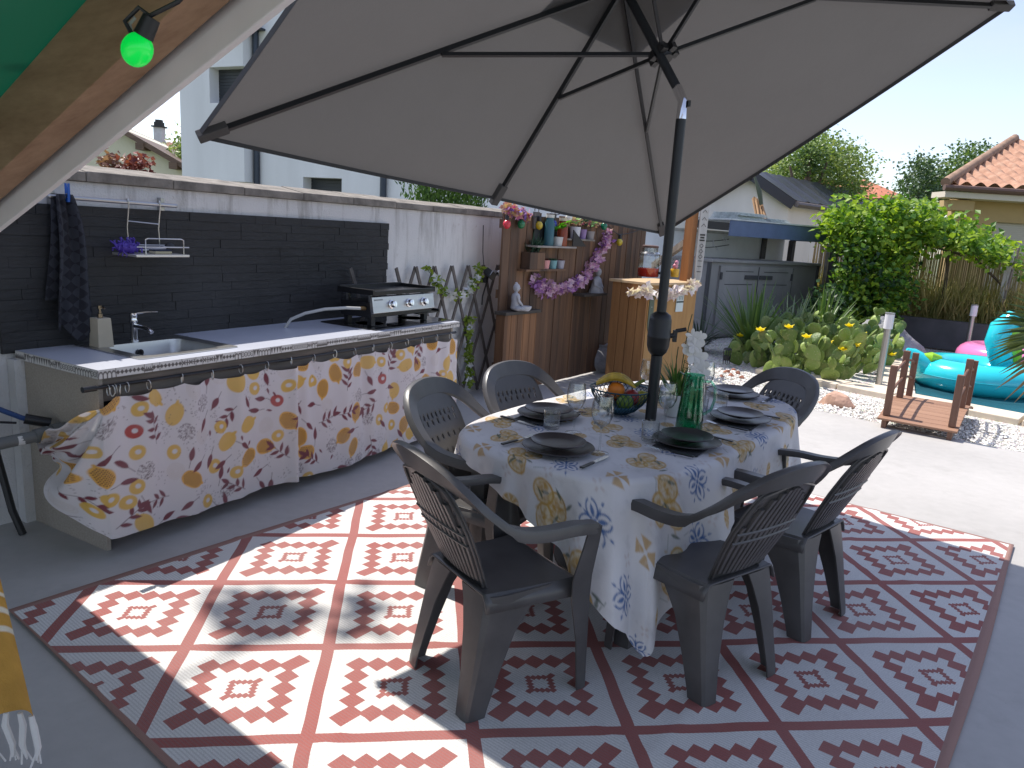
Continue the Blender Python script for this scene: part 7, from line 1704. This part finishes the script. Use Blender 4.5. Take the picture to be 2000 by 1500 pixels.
mb = MB(); q = ha.lerp(hb, .5) + WV * .4; mb.tube([(q.x, q.y, 0), (q.x, q.y, 1.9)], .06, 8); mb.build('trunk', M('hedge_bark', (.1, .07, .05), .95), hg)
# white gabled outbuilding
gh = thing('white_gabled_house', 'white gabled building with a dark sheet roof behind the garden', 'house'); Yg = 24.0
gp = lambda x, y, Y=Yg: py(x, y, Y)
K = gp(1543, 388); AP = gp(1478, 342); gdir = Vector((AP.x - K.x, AP.y - K.y, 0)); rdir = Vector((.72, .69, 0)); LW = gp(1300, 405)
mb = MB(); kb = Vector((K.x, K.y, 0)); lb_ = Vector((LW.x, LW.y, 0)); mirr = Vector((2 * AP.x - K.x, AP.y, K.z))
mb.slab([kb, K, AP, mirr, Vector((LW.x, LW.y, mirr.z - .5)), lb_], rdir * 7); mb.build('wall', WH, gh, smooth=0)
mb = MB(); RD = M('dark_sheet_roof', (.06, .062, .07), .35, .3); ov = rdir * -.35; dn = (K - AP).normalized()
def rgrid(P0, P1, Q0, Q1, n=34):   # P0 ridge front, P1 ridge back, Q0 eave front, Q1 eave back
    mb.grid(n, 6, lambda a, b: P0.lerp(P1, a).lerp(Q0.lerp(Q1, a), b) + Vector((0, 0, .03 * (1 if int(a * (n - 1)) % 4 == 0 else 0) + .10)))
e0 = K + dn * .35
rgrid(AP + ov, AP + rdir * 7, e0 + ov, e0 + rdir * 7)
m0 = mirr + (mirr - AP).normalized() * .35; rgrid(AP + ov, AP + rdir * 7, m0 + ov, m0 + rdir * 7); mb.build('roof', RD, gh, smooth=0, solid=.04)
mb = MB(); mb.bar(AP + ov * 1.05 + Vector((0, 0, -.03)), e0 + ov * 1.05 + Vector((0, 0, -.03)), .05, .28); mb.bar(AP + ov * 1.05 + Vector((0, 0, -.03)), m0 + ov * 1.05 + Vector((0, 0, -.03)), .05, .28); mb.build('bargeboard', M('dark_bargeboard', (.035, .04, .055), .5), gh, smooth=0)
mb = MB(); mb.tube([e0 + ov + Vector((.06, -.06, .0)), e0 + rdir * 7 + Vector((.06, -.06, 0))], .09, 8); mb.build('gutter', M('brown_grey_gutter', (.12, .10, .10), .5), gh)
mb = MB(); mb.bar(gp(1340, 432, 23.4), gp(1424, 440, 23.4), .1, .32); mb.build('dark_band', M('dark_band', (.03, .032, .04), .5), gh, smooth=0)
cn = thing('bamboo_canes', 'bundle of old brown canes leaning on the white building', 'canes', gp(1488, 424, 21)); mb = MB(); rr = random.Random(3)
for k in range(9): b_ = gp(1478 + k * 2.4, 428, 21 + rr.uniform(-.2, .2)) - cn.location; t_p = gp(1470 + k * 2.2 + rr.uniform(-2, 2), 388 + rr.uniform(-4, 6), 21.3) - cn.location; mb.tube([b_, t_p], .028, 6)
mb.build('canes', Mleaf('cane', (.25, .13, .06), (.42, .26, .14), 0, .8), cn)
mb = MB(); mb.tube([gp(1487, 400, 21.1) - cn.location, gp(1483, 375, 21.1) - cn.location, gp(1474, 345, 21.2) - cn.location], [.05, .07, .03], 7); mb.build('wrap', M('green_wrap', (.09, .11, .08), .8), cn)
# red roofed house and trees far behind
rh = thing('red_roofed_house', 'distant grey walled house with a red tiled hip roof', 'house'); Yr = 38
r_p = lambda x, y, dY=0: py(x, y, Yr + dY)
mb = MB(); a_, b_ = r_p(1560, 392), r_p(1762, 386); mb.slab([Vector((a_.x, a_.y, -.1)), Vector((b_.x, b_.y, -.1)), b_, a_], Vector((.1, 6, 0))); mb.build('wall', M('grey_house_render', (.40, .40, .41), .85), rh, smooth=0)
RT = M('red_tile', (.42, .15, .085), .8, var=.2, vs=3)
mb = MB(); ap0, ap1 = r_p(1600, 352, 3), r_p(1692, 352, 3); e0_, e1_ = r_p(1545, 392, -.4), r_p(1772, 386, -.4); e2_ = e1_ + Vector((0, 7, 0)); e3_ = e0_ + Vector((0, 7, 0))
mb.grid(50, 9, lambda a, b: e0_.lerp(e1_, a).lerp(ap0.lerp(ap1, a), b) + Vector((0, 0, .05 * ((b * 8) % 1.0) + .04 * abs(sin(a * 75))))); mb.add([e1_, e2_, ap1], [(0, 1, 2)]); mb.add([e3_, e0_, ap0], [(0, 1, 2)]); mb.add([e2_, e3_, ap0, ap1], [(0, 1, 2, 3)]); mb.build('roof', RT, rh)
mb = MB(); p = r_p(1700, 360, -1.0); mb.tube([r_p(1662, 420, -6) + Vector((0, 0, 0)), r_p(1664, 400, -6), r_p(1675, 392, -6), r_p(1695, 391, -6), r_p(1702, 398, -6)], .03, 6); mb.build('hoop', M('grey_hoop', (.35, .35, .36), .5), rh)
mass('broad_tree', 'broad light green garden tree above the dark roof behind the parasol edge', 'tree', [(1490, 345), (1500, 318), (1530, 300), (1560, 292), (1590, 276), (1607, 268), (1625, 290), (1650, 290), (1672, 300), (1692, 320), (1690, 350), (1680, 385), (1640, 410), (1600, 405), (1560, 380), (1520, 362)], 27, 31, 11000, .14, [TG, TG2, TG, TG2], 21, trunk_of(1590, 330, 29, .18), part='crown')
mass('chimney_ivy', 'dark ivy covered chimney stack rising out of the broad tree', 'chimney', [(1569, 292), (1573, 286), (1590, 286), (1594, 293), (1593, 330), (1569, 330)], 26.6, 27.2, 900, .13, [TD, TG], 22, trunk_of(1582, 300, 26.9, .25), part='ivy')
mass('tall_shoots_tree', 'thin upright shoots rising behind the broad tree', 'tree', [(1604, 262), (1612, 274), (1618, 300), (1598, 300), (1594, 285)], 29, 30, 220, .16, [TD, TG], 24, trunk_of(1606, 285, 29.5, .05), part='crown')
mass('dark_tree', 'dark green tree behind the tiled roof house at the right', 'tree', [(1820, 350), (1850, 330), (1880, 302), (1905, 294), (1935, 300), (1955, 312), (1990, 330), (1985, 365), (1930, 380), (1860, 400), (1825, 420), (1800, 390)], 31, 35, 6500, .17, [TD, TG, TD], 25, trunk_of(1900, 340, 33, .2), part='crown')
mass('bluish_tree', 'airy bluish green tree left of the dark one', 'tree', [(1755, 372), (1775, 345), (1795, 318), (1815, 316), (1820, 345), (1835, 360), (1828, 400), (1800, 420), (1765, 395)], 30, 33, 2600, .16, [Mleaf('bluish_leaf', (.05, .10, .06), (.13, .20, .11), .35), TD], 26, trunk_of(1795, 370, 31, .15), part='crown')
# ochre house with a canal tile roof at the right
oh = thing('ochre_house', 'ochre walled house with a terracotta canal tile hip roof and roller shutter', 'house')
ex, ey, ez = 9.0, 16.55, 3.05; OCW = M('ochre_render', (.46, .33, .16), .85, var=.06, vs=2)
slope = .44; tw_w, tl_ = .30, .44; NXt, NYt = 340, 72; Wd_, Ln_ = 6.5, 3.4
def tilef(a, b):
    x = a * Wd_; s_ = b * Ln_; ph = (x / tw_w) % 1.0; hgt = .085 * (cos((ph - .5) * 2 * pi) * .5 + .5) ** .7 if True else 0
    row = (s_ / tl_) % 1.0; hgt += .035 * (1 - row); hgt += .004 * sin(int(x / tw_w) * 12.9 + int(s_ / tl_) * 7.1)
    return (ex + x, ey + s_, ez + s_ * slope + hgt)
mb = MB(); mb.grid(NXt, NYt, tilef, skip=lambda i, j: i / (NXt - 1) * Wd_ < j / (NYt - 1) * Ln_ - .02)
def mk_tile():
    m, nt, p, o = newmat('terracotta_canal_tile'); c_ = ramp(nt, noisef(nt, 7, 5), [(.25, (.27, .145, .095)), (.5, (.40, .215, .14)), (.75, (.46, .30, .21))])
    nt.links.new(c_, p.inputs['Base Color']); p.inputs['Roughness'].default_value = .85; bump(nt, p, noisef(nt, 50, 4), .3, .01); return m
CT = mk_tile(); mb.build('roof', CT, oh, smooth=35)
mb = MB(); mb.tube([(ex - .02 + t, ey - .02 + t, ez + .08 + t * slope) for t in [i * .34 for i in range(11)]], .10, 10); mb.build('hip_tile', M('hip_tile_brown', (.30, .19, .13), .85, var=.25, vs=5), oh)
mb = MB(); mb.add([(ex, ey, ez), (ex + Ln_, ey + Ln_, ez + Ln_ * slope), (ex + 6.6, ey + 6.0, ez), (ex + 7.0, ey + 5.0, ez + Ln_ * slope)], [(0, 1, 3, 2)]); mb.build('side_roof', CT, oh, smooth=0)
mb = MB(); mb.tube([(ex - .05, ey - .06, ez - .03), (ex + 7, ey - .06, ez - .03)], .065, 8); mb.build('gutter', M('brown_gutter', (.13, .075, .055), .5), oh)
mb = MB(); mb.box(ex + .03, ex + 7, ey + .0, ey + .55, ez - .22, ez - .10); mb.build('soffit', M('pale_soffit', (.62, .56, .46), .8), oh, smooth=0)
wx0, wy0 = ex + .62, ey + .56; sx0_, sx1_, sz0_, sz1_ = wx0 + .92, wx0 + 3.2, .9, 2.40
mb = MB(); mb.box(wx0, sx0_, wy0, wy0 + .3, -.1, ez - .101); mb.box(sx0_, sx1_, wy0, wy0 + .3, sz1_, ez - .101); mb.box(sx0_, sx1_, wy0, wy0 + .3, -.1, sz0_); mb.box(sx1_, wx0 + 6, wy0, wy0 + .3, -.1, ez - .101); mb.slab([(wx0, wy0 + .301, -.1), (wx0 + 5.5, wy0 + 5.2, -.1), (wx0 + 5.5, wy0 + 5.2, ez - .101), (wx0, wy0 + .301, ez - .101)], (.2, -.0, 0)); mb.build('wall', OCW, oh, smooth=0)
mb = MB(); z = sz0_
while z < sz1_: mb.box(sx0_ + .002, sx1_ - .002, wy0 + .10, wy0 + .125, z, z + .042); z += .045
mb.box(sx0_, sx1_, wy0 + .13, wy0 + .2, sz0_, sz1_); mb.build('roller_shutter', M('cream_shutter', (.50, .46, .38), .6), oh, smooth=0)
mb = MB(); mb.cbox((wx0 - .05, wy0 - .1, ez - .36), (.5, .5, .22)); mb.build('corbel', OCW, oh, smooth=0)

# unseen tree added beyond the wall; branch clumps placed to shade the rug
tt = thing('shade_caster_tree', 'out of view tree added behind the garden wall to shade part of the rug', 'tree', wp(.3, 7.0, 0)); mb = MB(); rr = random.Random(77); o_ = tt.location
TB = wp(.3, 7.0, 0)
for c_, sz, n in ((wp(.3, 7.0, 8.8), (.6, .7, .7), 800), (wp(2.64, 7.13, 8.5), (.085, .10, .10), 90), (wp(2.88, 6.80, 8.5), (.08, .04, .06), 22)):
    for k in range(n): mb.leaf(c_ + WU * rr.gauss(0, sz[0]) + WV * rr.gauss(0, sz[1]) + Vector((0, 0, rr.gauss(0, sz[2]))) - TB, (rr.gauss(0, 1), rr.gauss(0, 1), rr.gauss(0, .6)), (rr.gauss(0, .6), rr.gauss(0, .6), 1), .13, .10, .1)
mb.build('crown', TG, tt, smooth=0)
mb = MB(); mb.tube([(0, 0, 0), (.05, 0, 4), (.1, 0, 8)], [.2, .15, .06], 10); mb.tube([(.08, 0, 7), wp(1.5, 6.95, 8.3) - TB, wp(2.7, 6.95, 8.55) - TB], [.06, .03, .008], 7); mb.build('trunk', M('shade_caster_bark', (.1, .08, .06), .95, var=.3), tt)
